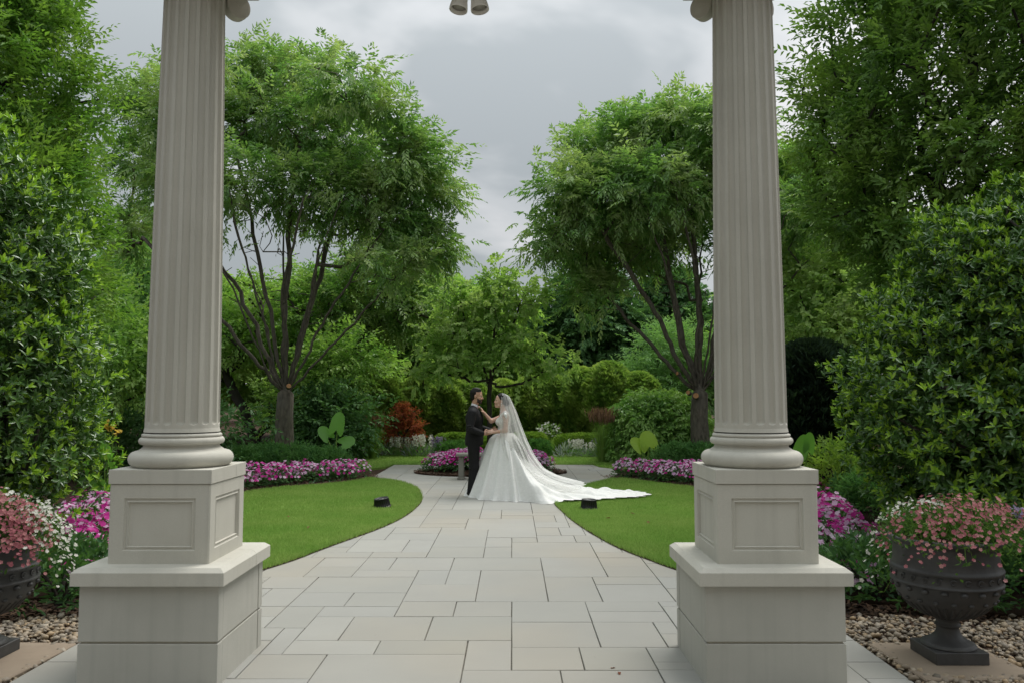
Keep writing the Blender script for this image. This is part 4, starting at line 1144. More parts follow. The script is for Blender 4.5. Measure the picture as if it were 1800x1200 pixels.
elm('elm_tree', 'vase shaped elm behind the left flower bed, taller of the two over the lawns', (-5.7, 20.0),
    [(-1.54, 1.46, 10.62, 0.97, 1.01, 0.64), (-0.28, 1.43, 10.77, 1.13, 1.18, 0.61), (1.62, -1.42, 9.15, 0.98, 1.02, 0.67), (2.7, -1.33, 8.62, 0.7, 0.73, 0.34), (-1.53, 1.07, 9.04, 0.95, 0.99, 0.95), (-0.06, 0.76, 8.93, 1.4, 1.47, 1.03), (1.36, 0.54, 8.55, 1.08, 1.13, 0.92), (2.88, -0.61, 7.59, 1.02, 1.07, 0.84), (3.56, 0.34, 7.12, 0.84, 1.05, 1.01), (3.72, 0.34, 5.71, 0.76, 0.8, 0.69), (2.47, 0.26, 6.36, 1.22, 1.27, 0.76), (-0.75, -1.09, 6.74, 0.99, 1.04, 0.85), (0.53, -0.22, 6.97, 1.19, 1.24, 0.89), (1.7, -0.34, 6.94, 0.88, 0.93, 0.74), (-4.15, 0.71, 9.54, 0.78, 0.81, 0.78), (-4.83, 1.58, 8.26, 0.68, 0.85, 0.81), (-4.66, 1.44, 6.32, 0.68, 0.84, 0.8), (-2.84, 0.14, 9.02, 0.91, 1.27, 1.21), (-2.65, -0.18, 6.99, 0.89, 1.25, 1.19), (2.92, -0.74, 4.93, 0.87, 0.91, 0.43), (2.03, -1.49, 4.94, 0.97, 1.02, 0.42), (-1.77, -1.51, 9.66, 0.69, 0.73, 0.42), (3.31, -0.11, 8.04, 0.6, 0.63, 0.6)], 21, lines_l,
    lambda x, y: 6.1 - 0.50 * np.abs(x + 0.2))
lines_r = [[(-x * 0.95, y, z * 0.98) for x, y, z in l] for l in lines_l]
elm('elm_tree', 'vase shaped elm by the right column, its trunk just left of the shaft', (4.68, 20.0),
    [(-3.27, -0.58, 6.88, 0.73, 0.76, 0.73), (-3.76, -0.38, 5.63, 0.41, 0.62, 0.59), (-2.51, 1.25, 8.47, 0.77, 0.8, 0.64), (-1.75, 0.08, 8.25, 0.9, 0.95, 0.72), (-0.99, 0.19, 8.73, 0.76, 0.79, 0.55), (-0.2, -0.84, 8.66, 0.86, 0.9, 0.55), (0.58, -1.52, 8.0, 0.69, 0.73, 0.69), (-2.42, -0.56, 6.6, 1.02, 1.07, 0.87), (-1.26, -1.16, 6.72, 1.13, 1.18, 0.85), (0.12, 0.03, 7.19, 1.05, 1.1, 1.05), (1.91, 1.6, 7.62, 0.97, 1.19, 1.13), (2.72, 0.56, 7.64, 0.74, 0.81, 0.77), (2.4, -1.02, 6.2, 0.54, 0.75, 0.71), (-2.68, 1.26, 5.81, 0.96, 1.0, 0.77), (-1.5, 0.95, 5.75, 1.1, 1.15, 0.66), (-2.29, 0.75, 4.35, 0.9, 0.95, 0.5), (-0.22, 1.3, 5.82, 0.8, 0.84, 0.61), (1.79, 0.84, 5.73, 0.94, 0.98, 0.63), (3.02, 0.93, 5.44, 0.6, 0.66, 0.63)], 33, lines_r,
    lambda x, y: 5.9 - 0.62 * np.abs(x - 0.2))
def stub(parent, loc, d, r_):
    b = MB(); d = nrm(np.array(d, float)[None])[0]
    b.tube([np.zeros(3), d * 0.10], [r_ * 1.1, r_], 12)
    o = b.build('pruned_stub', BARK, parent)
    o.location = loc
    c = MB(); p0 = d * 0.1; ref = np.array([0, 0, 1.0]); u = nrm(np.cross(d, ref)[None])[0]; w = np.cross(u, d)
    a = np.linspace(0, 2 * np.pi, 12, endpoint=False)
    v = np.concatenate([[p0 + d * 0.004], p0 + d * 0.003 + r_ * 0.98 * (np.outer(np.cos(a), u) + np.outer(np.sin(a), w))])
    c.add(v, [(0, 1 + q, 1 + (q + 1) % 12) for q in range(12)])
    c.build('cut_face', CUT, o)
elms = [o for o in COL.objects if o.name.startswith('elm_tree')]
stub(elms[0], (0.16, -0.24, 1.95), (0.35, -0.85, 0.4), 0.06)
stub(elms[1], (-0.12, -0.22, 1.72), (-0.25, -0.9, 0.3), 0.07)
stub(elms[1], (-0.26, -0.16, 1.80), (-0.6, -0.75, 0.3), 0.055)
stub(elms[1], (-0.50, -0.14, 2.28), (-0.7, -0.6, 0.2), 0.045)

# redbud in the middle
make_tree('redbud_tree', 'small bright green redbud standing behind the couple in the middle', 'tree', (-0.62, 21.6), [(0, 0, 0), (0.02, 0, 0.9), (0.0, 0, 1.75), (0.03, 0, 2.1)], 0.075,
          [(0, 0, 3.6, 1.5, 1.4, 1.1), (-0.7, 0, 4.3, 0.95, 1, 0.85), (0.85, 0, 4.4, 1.0, 1, 0.75), (1.3, -0.2, 2.7, 0.8, 0.8, 0.55), (-1.3, -0.3, 3.0, 0.9, 0.9, 0.75), (0.2, 0, 4.9, 0.55, 0.6, 0.5), (0.7, -0.5, 3.0, 0.8, 0.6, 0.5), (-0.6, -0.7, 2.6, 0.9, 0.5, 0.4), (1.75, -0.3, 2.5, 0.6, 0.5, 0.35), (-1.75, -0.3, 2.3, 0.6, 0.5, 0.4)],
          170, 1150, 9, 0.42, 0.115, 0.105, LF_REDB, BARK_DARK, 8, limbs=[(-0.5, 0, 2.9), (0.45, 0.1, 2.9), (0.1, -0.2, 3.1), (-0.9, -0.1, 2.2), (0.9, -0.1, 2.1), (1.4, -0.2, 2.4), (-0.25, 0.2, 3.6), (0.6, 0.2, 3.8), (-1.5, -0.1, 2.5)],
          shell=0.85, droop=0.6, up=0.85, outw=0.6, tip_r=0.009, power=0.5, bias=0.1, jit=0.26, frac=0.93, tight=0.88, flat=0.28, limb_max=0.05,
          lines=[[(-0.2, 0, 2.5), (-0.5, -0.1, 3.3), (-0.8, -0.1, 4.3)], [(0.18, 0, 2.5), (0.5, -0.1, 3.3), (0.9, -0.1, 4.3)], [(0.06, -0.15, 2.7), (0.12, -0.3, 3.5), (0.1, -0.2, 4.7)], [(-0.4, -0.2, 2.15), (-1.0, -0.3, 2.3), (-1.7, -0.3, 2.35)], [(0.4, -0.2, 2.0), (1.0, -0.3, 2.15), (1.7, -0.3, 2.5)]])

# hornbeams close by, beyond the laurels
def hornbeam(label, base, lobes, seed, m, n, h, spread):
    r = np.random.default_rng(seed)
    limbs = []
    for q in range(16):
        a = r.uniform(0, 6.28); rr_ = r.uniform(0.2, 1.0) * spread
        for u in (0.35, 0.6, 0.8):
            limbs.append((rr_ * u ** 1.1 * math.cos(a), rr_ * u ** 1.1 * math.sin(a), 1.2 + (h - 1.2) * u))
    return make_tree('hornbeam_tree', label, 'tree', base, [(0, 0, -0.1), (0, 0, 0.5), (0.0, 0.0, 1.2)], 0.16, lobes, 300, n, 10, 0.42, 0.105, 0.043, m, BARK_DARK, seed + 1,
                     limbs=limbs, shell=0.5, droop=0.02, up=0.55, outw=0.75, tip_r=0.006, power=0.45, bias=0.15, droop_twig=-0.15, jit=0.2, frac=0.75)
hornbeam('tall dense hornbeam at the left edge behind the laurel', (-7.6, 10.8), [(0, 0, 5.6, 1.75, 1.6, 3.0), (0.45, -0.2, 3.6, 1.6, 1.5, 2.0), (-0.1, 0, 8.0, 1.35, 1.3, 2.2)], 40, LF_HORN, 10500, 9.5, 1.7)
hornbeam('tall dark hornbeam with upright limbs at the right edge behind the laurel', (6.2, 10.6), [(0, 0, 5.9, 2.25, 1.9, 2.6), (-0.3, -0.1, 4.6, 1.9, 1.6, 1.9), (0.1, 0, 8.3, 1.7, 1.6, 1.9), (0.3, 0, 2.9, 1.4, 1.4, 1.4)], 50, LF_HORN_R, 11500, 9.5, 2.2)

# ------------------------------------------------------------------ laurels: whorls of glossy leaves on a dense bush
def laurel(label, base, lobes, n_wh, seed, n_single):
    r = np.random.default_rng(seed)
    root = empty('laurel_shrub', (base[0], base[1], 0)); tag(root, label, 'shrub', None)
    T, _ = lobe_points(r, lobes, 150, 0.8)
    T = T[T[:, 2] > 0.3]
    nodes, rad, chains, par, ntr = grow_branches(r, [(0, 0, -0.05), (0, 0, 0.25)], 0.10, T, 0.006, 0.45, 0.05, 0.3, 0.2)
    branch_mesh(nodes, rad, chains).build('branches', BARK_DARK, root, True)
    C, O = lobe_points(r, lobes, n_wh, 0.30)
    bumpy = 0.5 * np.sin(C[:, 0] * 6 + C[:, 2] * 5 + seed + np.sin(C[:, 2] * 3)) + 0.5 * np.sin(C[:, 1] * 6 - C[:, 2] * 7 + np.sin(C[:, 0] * 4))
    C = C + O * (0.22 * bumpy)[:, None]
    k = C[:, 2] > 0.08
    C, O = C[k], O[k]
    n = len(C)
    Ps, Ds, Ns, Ls = [], [], [], []
    ax = nrm(O * 0.75 + np.array([0, 0, 0.55]) + r.normal(0, 0.35, (n, 3)))
    A = nrm(np.cross(ax, rand_dirs(r, n))); B = np.cross(ax, A)
    for q in range(8):
        ph = q * 2.4
        op = 0.28 + 0.09 * q
        d = ax * (1.15 - 0.11 * q) + (A * math.cos(ph) + B * math.sin(ph)) * op * 1.1
        Ps.append(C + ax * 0.055 * (1 - q / 8)); Ds.append(d + r.normal(0, 0.1, (n, 3))); Ns.append(ax * 0.7 - (A * math.cos(ph) + B * math.sin(ph)) * 0.6 + np.array([0, 0, 0.25]))
        Ls.append(r.uniform(0.060, 0.092, n) * (0.8 if q < 3 else 1.05))
    P, D, Nn, Ln = map(np.concatenate, (Ps, Ds, Ns, Ls))
    # those nearest the camera become leaves of their own
    wp = P + np.array([base[0], base[1], 0]) - np.array([0, 0, EYE])
    vis = np.abs(wp[:, 0] / wp[:, 1]) < 0.64
    facing = -(np.concatenate([O] * 8)[:, 1]) - 0.3 * np.sign(base[0]) * np.concatenate([O] * 8)[:, 0]
    score = np.where(vis, facing + 3.0 / np.maximum(wp[:, 1], 1), -9)
    idx = np.argsort(-score)[:n_single * 14:14]
    rest = np.ones(len(P), bool); rest[idx] = False
    yw = (r.random(n) < 0.55 + 0.25 * bumpy[k]) if len(bumpy) != n else (r.random(n) < 0.5)
    young = np.concatenate([yw & (q < 5) for q in range(8)])
    ro = np.concatenate([np.where(rest & ~young)[0], np.where(rest & young)[0]]); n_old = int((rest & ~young).sum())
    v, f = leaf_verts(P[ro], D[ro], Nn[ro], Ln[ro], Ln[ro] * 0.36, 0.10, 0.10, True)
    nq = len(ro); mi = np.concatenate([np.arange(nq) >= n_old] * 6).astype(int)
    # inner leaves
    Ci, Oi = lobe_points(r, [(l[0], l[1], l[2], l[3] * 0.82, l[4] * 0.82, l[5] * 0.85) for l in lobes], n_wh * 2, 0.5)
    Ci = Ci[Ci[:, 2] > 0.05]
    v2, f2 = leaf_verts(Ci, rand_dirs(r, len(Ci)) + np.array([0, 0, .2]), rand_dirs(r, len(Ci)) + np.array([0, 0, 1.0]), r.uniform(0.08, 0.12, len(Ci)), r.uniform(0.03, 0.045, len(Ci)))
    me = mesh_np('foliage', np.concatenate([v, v2]), np.concatenate([f, f2 + len(v)]), (LF_LAUR, LF_LAUR_NEW), mat_index=np.concatenate([mi, np.zeros(len(f2), int)]))
    tag(link('foliage', me, root), kind='stuff')
    vs, fs = leaf_verts(np.zeros((1, 3)), np.array([[1.0, 0, 0]]), np.array([[0, 0, 1.0]]), [1.0], [0.36], 0.13, 0.10, True)
    lms = [mesh_np('leaf', vs, fs, LF_LAUR), mesh_np('leaf', vs, fs, LF_LAUR_NEW)]
    for q in idx:
        d = nrm(D[q][None])[0]; s = nrm(np.cross(Nn[q], d)[None])[0]; u = np.cross(d, s)
        o = link('leaf', lms[int(young[q])], root)
        m4 = Matrix(((d[0], s[0], u[0], P[q, 0]), (d[1], s[1], u[1], P[q, 1]), (d[2], s[2], u[2], P[q, 2]), (0, 0, 0, 1)))
        o.matrix_local = m4 @ Matrix.Scale(float(Ln[q]), 4)
    return root
laurel('big glossy laurel bush filling the left edge behind the left urn', (-5.38, 7.9), [(0, 0, 1.65, 1.28, 1.2, 1.55), (0.0, 0, 2.75, 1.08, 1.1, 1.5), (-0.2, -0.1, 0.8, 0.85, 0.9, 0.8), (-0.2, 0, 3.7, 0.7, 0.7, 0.75)], 7500, 60, 140)
laurel('big glossy laurel bush filling the right edge behind the right urn', (4.85, 7.9), [(0, 0, 1.55, 1.55, 1.2, 1.55), (0.2, 0, 2.45, 1.22, 1.2, 1.3), (0.2, -0.1, 0.8, 1.0, 0.9, 0.8), (0.3, 0, 3.05, 0.72, 0.8, 0.8)], 10500, 70, 150)

# ------------------------------------------------------------------ arborvitae row behind the clipped hedge
def arborvitae_mesh(h, rad, seed, mat, n=5200, ln=0.13):
    r = np.random.default_rng(seed)
    u = r.random(n) ** 0.85
    z = 0.05 + (h - 0.05) * u
    prof = np.minimum(1, (u + 0.02) ** 0.35 * 1.05) * np.sqrt(np.clip(1 - u ** 3.2, 0, 1))
    a = r.uniform(0, 6.28, n)
    ridge = 1 + 0.13 * np.sin(a * 4 + 2.5 * np.sin(z * 2 + seed)) + 0.10 * np.sin(z * 7 + a * 3 + seed) + 0.07 * np.sin(a * 11 + z * 5)
    rr_ = rad * prof * ridge * (1 - 0.35 * r.random(n) ** 2) * np.where(r.random(n) < 0.12, r.uniform(1.0, 1.22, n), 1)
    C = np.stack([rr_ * np.cos(a), rr_ * np.sin(a), z], 1)
    O = np.stack([np.cos(a), np.sin(a), np.zeros(n)], 1)
    Ps, Ds, Ns = [], [], []
    T = np.stack([-np.sin(a), np.cos(a), np.zeros(n)], 1)
    for q in (-0.75, -0.25, 0.25, 0.75):
        Ps.append(C); Ds.append(O * 0.55 + np.array([0, 0, 0.9]) + T * q * 0.9 + r.normal(0, 0.2, (n, 3))); Ns.append(T + r.normal(0, 0.5, (n, 3)))
    P, D, Nn = map(np.concatenate, (Ps, Ds, Ns))
    L_ = ln * r.uniform(0.7, 1.3, len(P))
    return leaf_verts(P, D, Nn, L_, L_ * 0.38, 0.1, -0.05)
arb_kinds = []
for sd_, h_, rd_ in ((1, 2.5, 0.60), (2, 2.65, 0.68), (3, 2.4, 0.56)):
    v, f = arborvitae_mesh(h_, rd_, sd_, LF_ARB)
    me = mesh_np('foliage', v, f, LF_ARB)
    st = MB(); st.tube([(0, 0, 0), (0.02, 0, 0.9), (0, 0.02, 2.0)], [0.05, 0.04, 0.015], 6)
    arb_kinds.append((me, st.mesh('stem', BARK_DARK, True)))
ra = random.Random(3)
arb_names = ['first', 'second', 'third', 'fourth', 'fifth', 'sixth', 'seventh', 'eighth', 'ninth', 'tenth', 'eleventh', 'twelfth']
arb_pos = [(-5.6, 24.3, 0.92), (-4.75, 25.0, 1.0), (-3.95, 25.6, 1.02), (-3.05, 26.1, 0.98), (-2.15, 26.4, 0.97), (-1.25, 26.6, 0.96), (-0.3, 26.7, 0.97), (0.62, 26.7, 0.98), (1.45, 26.4, 1.03), (2.25, 26.0, 1.10), (3.1, 25.5, 1.16), (4.0, 25.0, 1.08)]
for q, (x, y, s) in enumerate(arb_pos):
    me, st = arb_kinds[q % 3]
    o = empty('arborvitae', (x, y, 0), ra.uniform(0, 6)); o.scale = (s * 1.22, s * 1.15, s * ra.uniform(0.90, 0.97))
    tag(o, '%s arborvitae from the left in the row behind the clipped hedge' % arb_names[q], 'arborvitae', 'row of arborvitae behind the clipped hedge')
    link('foliage', me, o); link('stem', st, o)
# dark yew between the right column and the laurel
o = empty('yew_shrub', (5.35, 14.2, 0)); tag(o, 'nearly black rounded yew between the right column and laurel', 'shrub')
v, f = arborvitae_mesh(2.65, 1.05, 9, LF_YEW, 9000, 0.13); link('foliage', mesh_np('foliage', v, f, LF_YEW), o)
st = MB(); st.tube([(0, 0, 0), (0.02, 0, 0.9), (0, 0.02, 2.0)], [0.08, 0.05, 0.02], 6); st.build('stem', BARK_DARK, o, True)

# ------------------------------------------------------------------ generic mounded shrub
def mound_shrub(name, label, loc, size, mat, n, ln, wd, seed, cat='shrub', group=None, rough=0.12, box=False, hang=0.0, stems=True, up=0.5):
    r = np.random.default_rng(seed)
    rx, ry, h = size
    root = empty(name, loc); tag(root, label, cat, group)
    d = rand_dirs(r, n); d[:, 2] = np.abs(d[:, 2]) * 1.0
    if box:
        e = 5.0
        s = 1 / (np.abs(d[:, 0]) ** e + np.abs(d[:, 1]) ** e + np.abs(d[:, 2]) ** e) ** (1 / e)
        d2 = d * s[:, None]
    else:
        e = 2.6
        s = 1 / (np.abs(d[:, 0]) ** e + np.abs(d[:, 1]) ** e + np.abs(d[:, 2]) ** e) ** (1 / e)
        d2 = d * s[:, None]
    bumps = 1 + rough * (np.sin(d[:, 0] * 7 + seed) * np.sin(d[:, 1] * 6 + 1) + 0.6 * np.sin(d[:, 2] * 11 + d[:, 0] * 9))
    depth = 1 - 0.35 * r.random(n) ** 2
    C = d2 * (bumps * depth)[:, None] * np.array([rx, ry, h * 0.94]); C[:, 2] += 0.04
    C[:, 2] = np.maximum(C[:, 2], 0.02)
    D = nrm(d / np.array([rx, ry, h])) * 0.8 + r.normal(0, 0.5, (n, 3)) + np.array([0, 0, up - hang])
    P, Dl, Nl, Ll, Wl = sprays(r, C, D, 5, ln * 1.8, ln, wd, 0.1, up=0.5, droop=hang)
    v, f = leaf_verts(P, Dl, Nl, Ll, Wl)
    link('foliage', mesh_np('foliage', v, f, mat), root)
    if stems:
        b = MB()
        for q in range(7):
            a = q * 0.9; e_ = (rx * 0.5 * math.cos(a), ry * 0.5 * math.sin(a), h * 0.7)
            b.tube([(0.02 * math.cos(a), 0.02 * math.sin(a), -0.02), (e_[0] * 0.4, e_[1] * 0.4, h * 0.35), e_], [0.022, 0.016, 0.006], 5)
        b.build('stem', BARK_DARK, root, True)
    return root
mound_shrub('viburnum_shrub', 'broad rounded viburnum of drooping leaves left of the right elm trunk', (3.92, 21.6, 0), (1.34, 1.2, 1.82), LF_VIB, 3600, 0.15, 0.075, 4, hang=0.75, rough=0.06)
# clipped hedge pieces
for q, (x0, x1, y, lab) in enumerate(((-2.32, -0.75, 24.2, 'clipped low box hedge behind the groom'), (-0.1, 1.05, 24.4, 'short clipped box hedge directly behind the bride'), (1.25, 3.5, 24.0, 'clipped low box hedge crossed by the tall grass on the right'))):
    mound_shrub('box_hedge', lab, ((x0 + x1) / 2, y, 0), ((x1 - x0) / 2, 0.38, 0.58), LF_BOX, 3600, 0.05, 0.03, 12 + q, cat='hedge', box=True, rough=0.02, group='clipped box hedges', up=0.6)
mound_shrub('low_shrub', 'small bright green mound in front of the clipped hedge behind groom', (-1.65, 23.2, 0), (0.55, 0.35, 0.36), LF_JUN, 500, 0.07, 0.03, 31)
mound_shrub('low_shrub', 'small bright green mound beside the veil before the clipped hedge', (0.75, 23.3, 0), (0.35, 0.3, 0.40), LF_JUN, 400, 0.07, 0.03, 32)

# dark junipers behind the flower beds
jl = [(-7.1, 17.9, 0.85, 0.45), (-6.0, 18.0, 0.8, 0.5), (-5.1, 18.1, 0.75, 0.52), (-4.3, 18.1, 0.6, 0.42)]
jn = ['leftmost', 'second from left', 'third from left', 'rightmost']
for q, (x, y, w, h_) in enumerate(jl):
    mound_shrub('juniper_shrub', 'low dark juniper behind the left flower bed, %s' % jn[q], (x, y, 0), (w, 0.55, h_), LF_JUN, 900, 0.10, 0.03, 60 + q, group='junipers behind the flower beds')
jr = [(3.75, 18.0, 0.5, 0.55), (4.4, 17.8, 0.7, 0.55), (5.0, 17.4, 0.7, 0.5), (5.3, 11.6, 0.6, 0.5)]
jn = ['leftmost', 'in the middle', 'against the column', 'right of the column']
for q, (x, y, w, h_) in enumerate(jr):
    mound_shrub('juniper_shrub', 'low dark juniper behind the right flower bed, %s' % jn[q], (x, y, 0), (w, 0.55, h_), LF_JUN, 900, 0.10, 0.03, 70 + q, group='junipers behind the flower beds')
mound_shrub('golden_shrub', 'small yellow green shrub between the right column and laurel', (5.05, 12.4, 0), (0.5, 0.45, 0.92), LF_BOX, 420, 0.10, 0.04, 81, up=0.9)
mound_shrub('groundcover_shrub', 'dark leafy groundcover below the white flowers of the left urn', (-3.75, 6.75, 0), (0.6, 0.45, 0.42), LF_IMP, 420, 0.085, 0.035, 84)
mound_shrub('groundcover_shrub', 'dark leafy groundcover at the right edge behind the right urn', (4.05, 6.75, 0), (0.75, 0.45, 0.5), LF_IMP, 600, 0.085, 0.035, 86)
mound_shrub('groundcover_shrub', 'dark leafy groundcover behind the right urn', (3.05, 6.85, 0), (0.5, 0.4, 0.40), LF_IMP, 380, 0.085, 0.035, 85)

# ------------------------------------------------------------------ busy lizzies
def impatiens_protos():
    out_ = []
    for sd_ in range(3):
        r = np.random.default_rng(100 + sd_)
        n = 120
        d = rand_dirs(r, n); d[:, 2] = np.abs(d[:, 2])
        C = d * np.array([0.25, 0.25, 0.30]) * r.uniform(0.45, 0.98, (n, 1)); C[:, 2] += 0.02
        D = d * np.array([1, 1, 0.35]) + r.normal(0, 0.35, (n, 3))
        v, f = leaf_verts(C, D, np.tile([0, 0, 1.0], (n, 1)) + d * 0.3 + r.normal(0, 0.2, (n, 3)), r.uniform(0.06, 0.10, n), r.uniform(0.03, 0.045, n))
        fol = mesh_np('foliage', v, f, LF_IMP)
        m = 52
        d = rand_dirs(r, m); d[:, 2] = np.abs(d[:, 2]) * 0.9 + 0.38; d = nrm(d)
        C = d * np.array([0.27, 0.27, 0.335]) * r.uniform(0.92, 1.06, (m, 1)); C[:, 2] += 0.02
        Nn = d + np.array([0, -0.35, 0.35]) + r.normal(0, 0.25, (m, 3))
        v, f = blossoms(r, C, Nn, r.uniform(0.024, 0.034, m), 5, 0.12)
        other = np.tile(r.random(m) < 0.28, 10).astype(int)     # a few blooms of the neighbouring colour
        out_.append((fol, {c: mesh_np('blossoms', v, f, mt, mat_index=other) for c, mt in (('magenta', (PT_MAG, PT_LIL)), ('lilac', (PT_LIL, PT_MAG)))}))
    return out_
IMP = impatiens_protos()
ri = random.Random(8)
def impatiens(x, y, z, s, colour, where):
    fol, bl = ri.choice(IMP)
    o = empty('impatiens_plant', (x, y, z), ri.uniform(0, 6.28)); o.scale = (s * ri.uniform(0.9, 1.15), s * ri.uniform(0.9, 1.15), s)
    # blossoms tip towards the light, so keep the turn modest
    o.rotation_euler.z = ri.uniform(-0.9, 0.9)
    tag(o, '%s impatiens in %s' % (colour, where), 'impatiens', '%s impatiens in %s' % (colour, where))
    link('foliage', fol, o); link('blossoms', bl[colour], o)
def colour_at(x, y, s):
    return 'magenta' if math.sin(x * 2.7 + s) + 0.9 * math.sin(y * 2.1 + x * 1.3 + s) + ri.uniform(-0.9, 0.9) > s * 0.0 + (0.1 if x < 0 else 0.5) else 'lilac'
def plant_band(line, offs, y_lo, y_hi, where, step=0.37, seed=0, size=1.13):
    ln = catmull(line, 12)
    for off in offs:
        a, b = bed_band(ln, off, off)
        d = np.concatenate([[0], np.cumsum(np.linalg.norm(np.diff(a, axis=0), axis=1))])
        for s in np.arange(0.1 + ri.uniform(0, 0.3), d[-1], step):
            k = min(len(d) - 2, max(0, int(np.searchsorted(d, s)) - 1)); u = (s - d[k]) / (d[k + 1] - d[k])
            p = a[k] * (1 - u) + a[k + 1] * u
            x, y = p[0] + ri.uniform(-.07, .07), p[1] + ri.uniform(-.07, .07)
            if y_lo < y < y_hi: impatiens(x, y, 0.0, size * ri.uniform(0.9, 1.15), colour_at(x, y, seed), where)
plant_band(left_bed_edge, (0.42, 0.80, 1.16), 13.4, 17.0, 'the left bed beyond the lawn', seed=0)
plant_band(left_bed_edge, (0.25, 0.55, 0.85), 7.5, 13.4, 'the left bed beside the column', seed=1.0, size=1.15)
plant_band(right_bed_edge, (0.42, 0.80, 1.16), 13.4, 17.0, 'the right bed beyond the lawn', seed=2.0)
plant_band(right_bed_edge, (0.25, 0.58), 7.9, 13.4, 'the right bed beside the column', seed=3.0, size=1.15)
for x, y in ((2.42, 17.25), (2.62, 16.95), (2.78, 17.35), (3.05, 17.0), (2.5, 17.6), (3.25, 16.6)): impatiens(x, y, 0, 1.1, colour_at(x, y, 2.0), 'the right bed beyond the lawn')
for x, y in ((-3.3, 17.2), (-3.5, 16.9), (-3.6, 17.35), (-3.85, 17.0)): impatiens(x, y, 0, 1.1, colour_at(x, y, 0.0), 'the left bed beyond the lawn')
for x, y in ((-4.05, 7.35), (-3.75, 7.15), (2.98, 7.25), (3.05, 6.95)): impatiens(x, y, 0, 0.85, 'lilac', 'loose clumps by the columns')
for q in range(74):
    a = ri.uniform(0, 6.28); rr_ = math.sqrt(ri.random()) * 0.98
    x, y = -0.49 + 1.42 * rr_ * math.cos(a), 18.38 + 0.80 * rr_ * math.sin(a)
    impatiens(x, y, 0.05 + 0.17 * (1 - rr_ ** 2), 1.05, colour_at(x, y, 4), 'the round bed behind the couple')

# ------------------------------------------------------------------ reed grasses
def reed_grass(label, loc, h, n, spread, seed, plume):
    r = np.random.default_rng(seed)
    root = empty('reed_grass', loc); tag(root, label, 'ornamental grass')
    def blades_(n, hmin, hmax, w, lean):
        a = r.uniform(0, 6.28, n); hh = hmin + (hmax - hmin) * r.random(n) ** 0.8; l = r.uniform(0.05, 1, n) ** 1.5 * lean * 1.3
        b = np.stack([np.cos(a) * r.uniform(0, 0.09, n), np.sin(a) * r.uniform(0, 0.09, n), np.zeros(n)], 1)
        d = np.stack([np.cos(a), np.sin(a), np.zeros(n)], 1); s = np.stack([-np.sin(a), np.cos(a), np.zeros(n)], 1) * w
        p1 = b + d * (l * 0.25)[:, None] + np.array([0, 0, 1]) * (hh * 0.5)[:, None]
        p2 = b + d * (l)[:, None] + np.array([0, 0, 1]) * hh[:, None]
        v = np.stack([b - s, b + s, p1 + s, p1 - s, p2], 1).reshape(-1, 3)
        k = np.arange(n)[:, None] * 5
        return v, (k + np.array([0, 1, 2]), k + np.array([0, 2, 3]), k + np.array([3, 2, 4])), p2, d
    v, fs, _, _ = blades_(n, h * 0.25, h * 0.78, 0.0055, spread * 1.25)
    link('blades', mesh_np('blades', v, np.concatenate(fs), LF_GRASS), root)
    v, fs, tips, d = blades_(int(n * 0.35), h * 0.72, h * 0.92, 0.003, spread * 0.8)
    link('stalks', mesh_np('stalks', v, np.concatenate(fs), LF_GRASS), root)
    if plume:
        k = len(tips); D = nrm(d * 0.15 + np.array([0, 0, 1.0]))
        P = np.repeat(tips - D * 0.08, 3, 0); D3 = np.repeat(D, 3, 0) + r.normal(0, 0.05, (k * 3, 3))
        v, f = leaf_verts(P, D3, rand_dirs(r, k * 3), r.uniform(0.18, 0.30, k * 3), r.uniform(0.02, 0.03, k * 3))
        link('plumes', mesh_np('plumes', v, f, LF_PLUME), root)
reed_grass('tall reed grass with tawny plumes left of the viburnum', (2.36, 21.0, 0), 1.42, 460, 0.34, 2, True)
reed_grass('green reed grass with faint plumes beside the red maple', (-3.85, 22.2, 0), 1.25, 360, 0.32, 3, True)
reed_grass('small pale tuft of grass between two hedge pieces', (1.15, 23.6, 0), 0.65, 150, 0.2, 4, False)
reed_grass('thin striped grass tuft among flowers beside the left column', (-3.75, 7.55, 0), 0.55, 26, 0.45, 5, False)

# red maple
make_tree('red_maple', 'small rusty red cut leaf maple in front of the arborvitae', 'tree', (-3.2, 23.6), [(0, 0, 0), (0.03, 0, 0.25), (0.0, 0, 0.5)], 0.04,
          [(0.05, 0, 1.25, 0.42, 0.4, 0.16), (-0.2, 0, 1.0, 0.40, 0.4, 0.14), (0.3, 0, 0.9, 0.35, 0.4, 0.15), (-0.35, -0.1, 0.62, 0.35, 0.3, 0.12), (0.3, -0.1, 0.5, 0.35, 0.3, 0.14), (0, 0, 1.4, 0.25, 0.25, 0.1)],
          60, 620, 7, 0.16, 0.075, 0.03, LF_MAPLE, BARK_DARK, 12, shell=0.9, droop=0.5, up=0.8, outw=0.7, tip_r=0.004, power=0.5, jit=0.08, seg=0.15, wob=0.03)

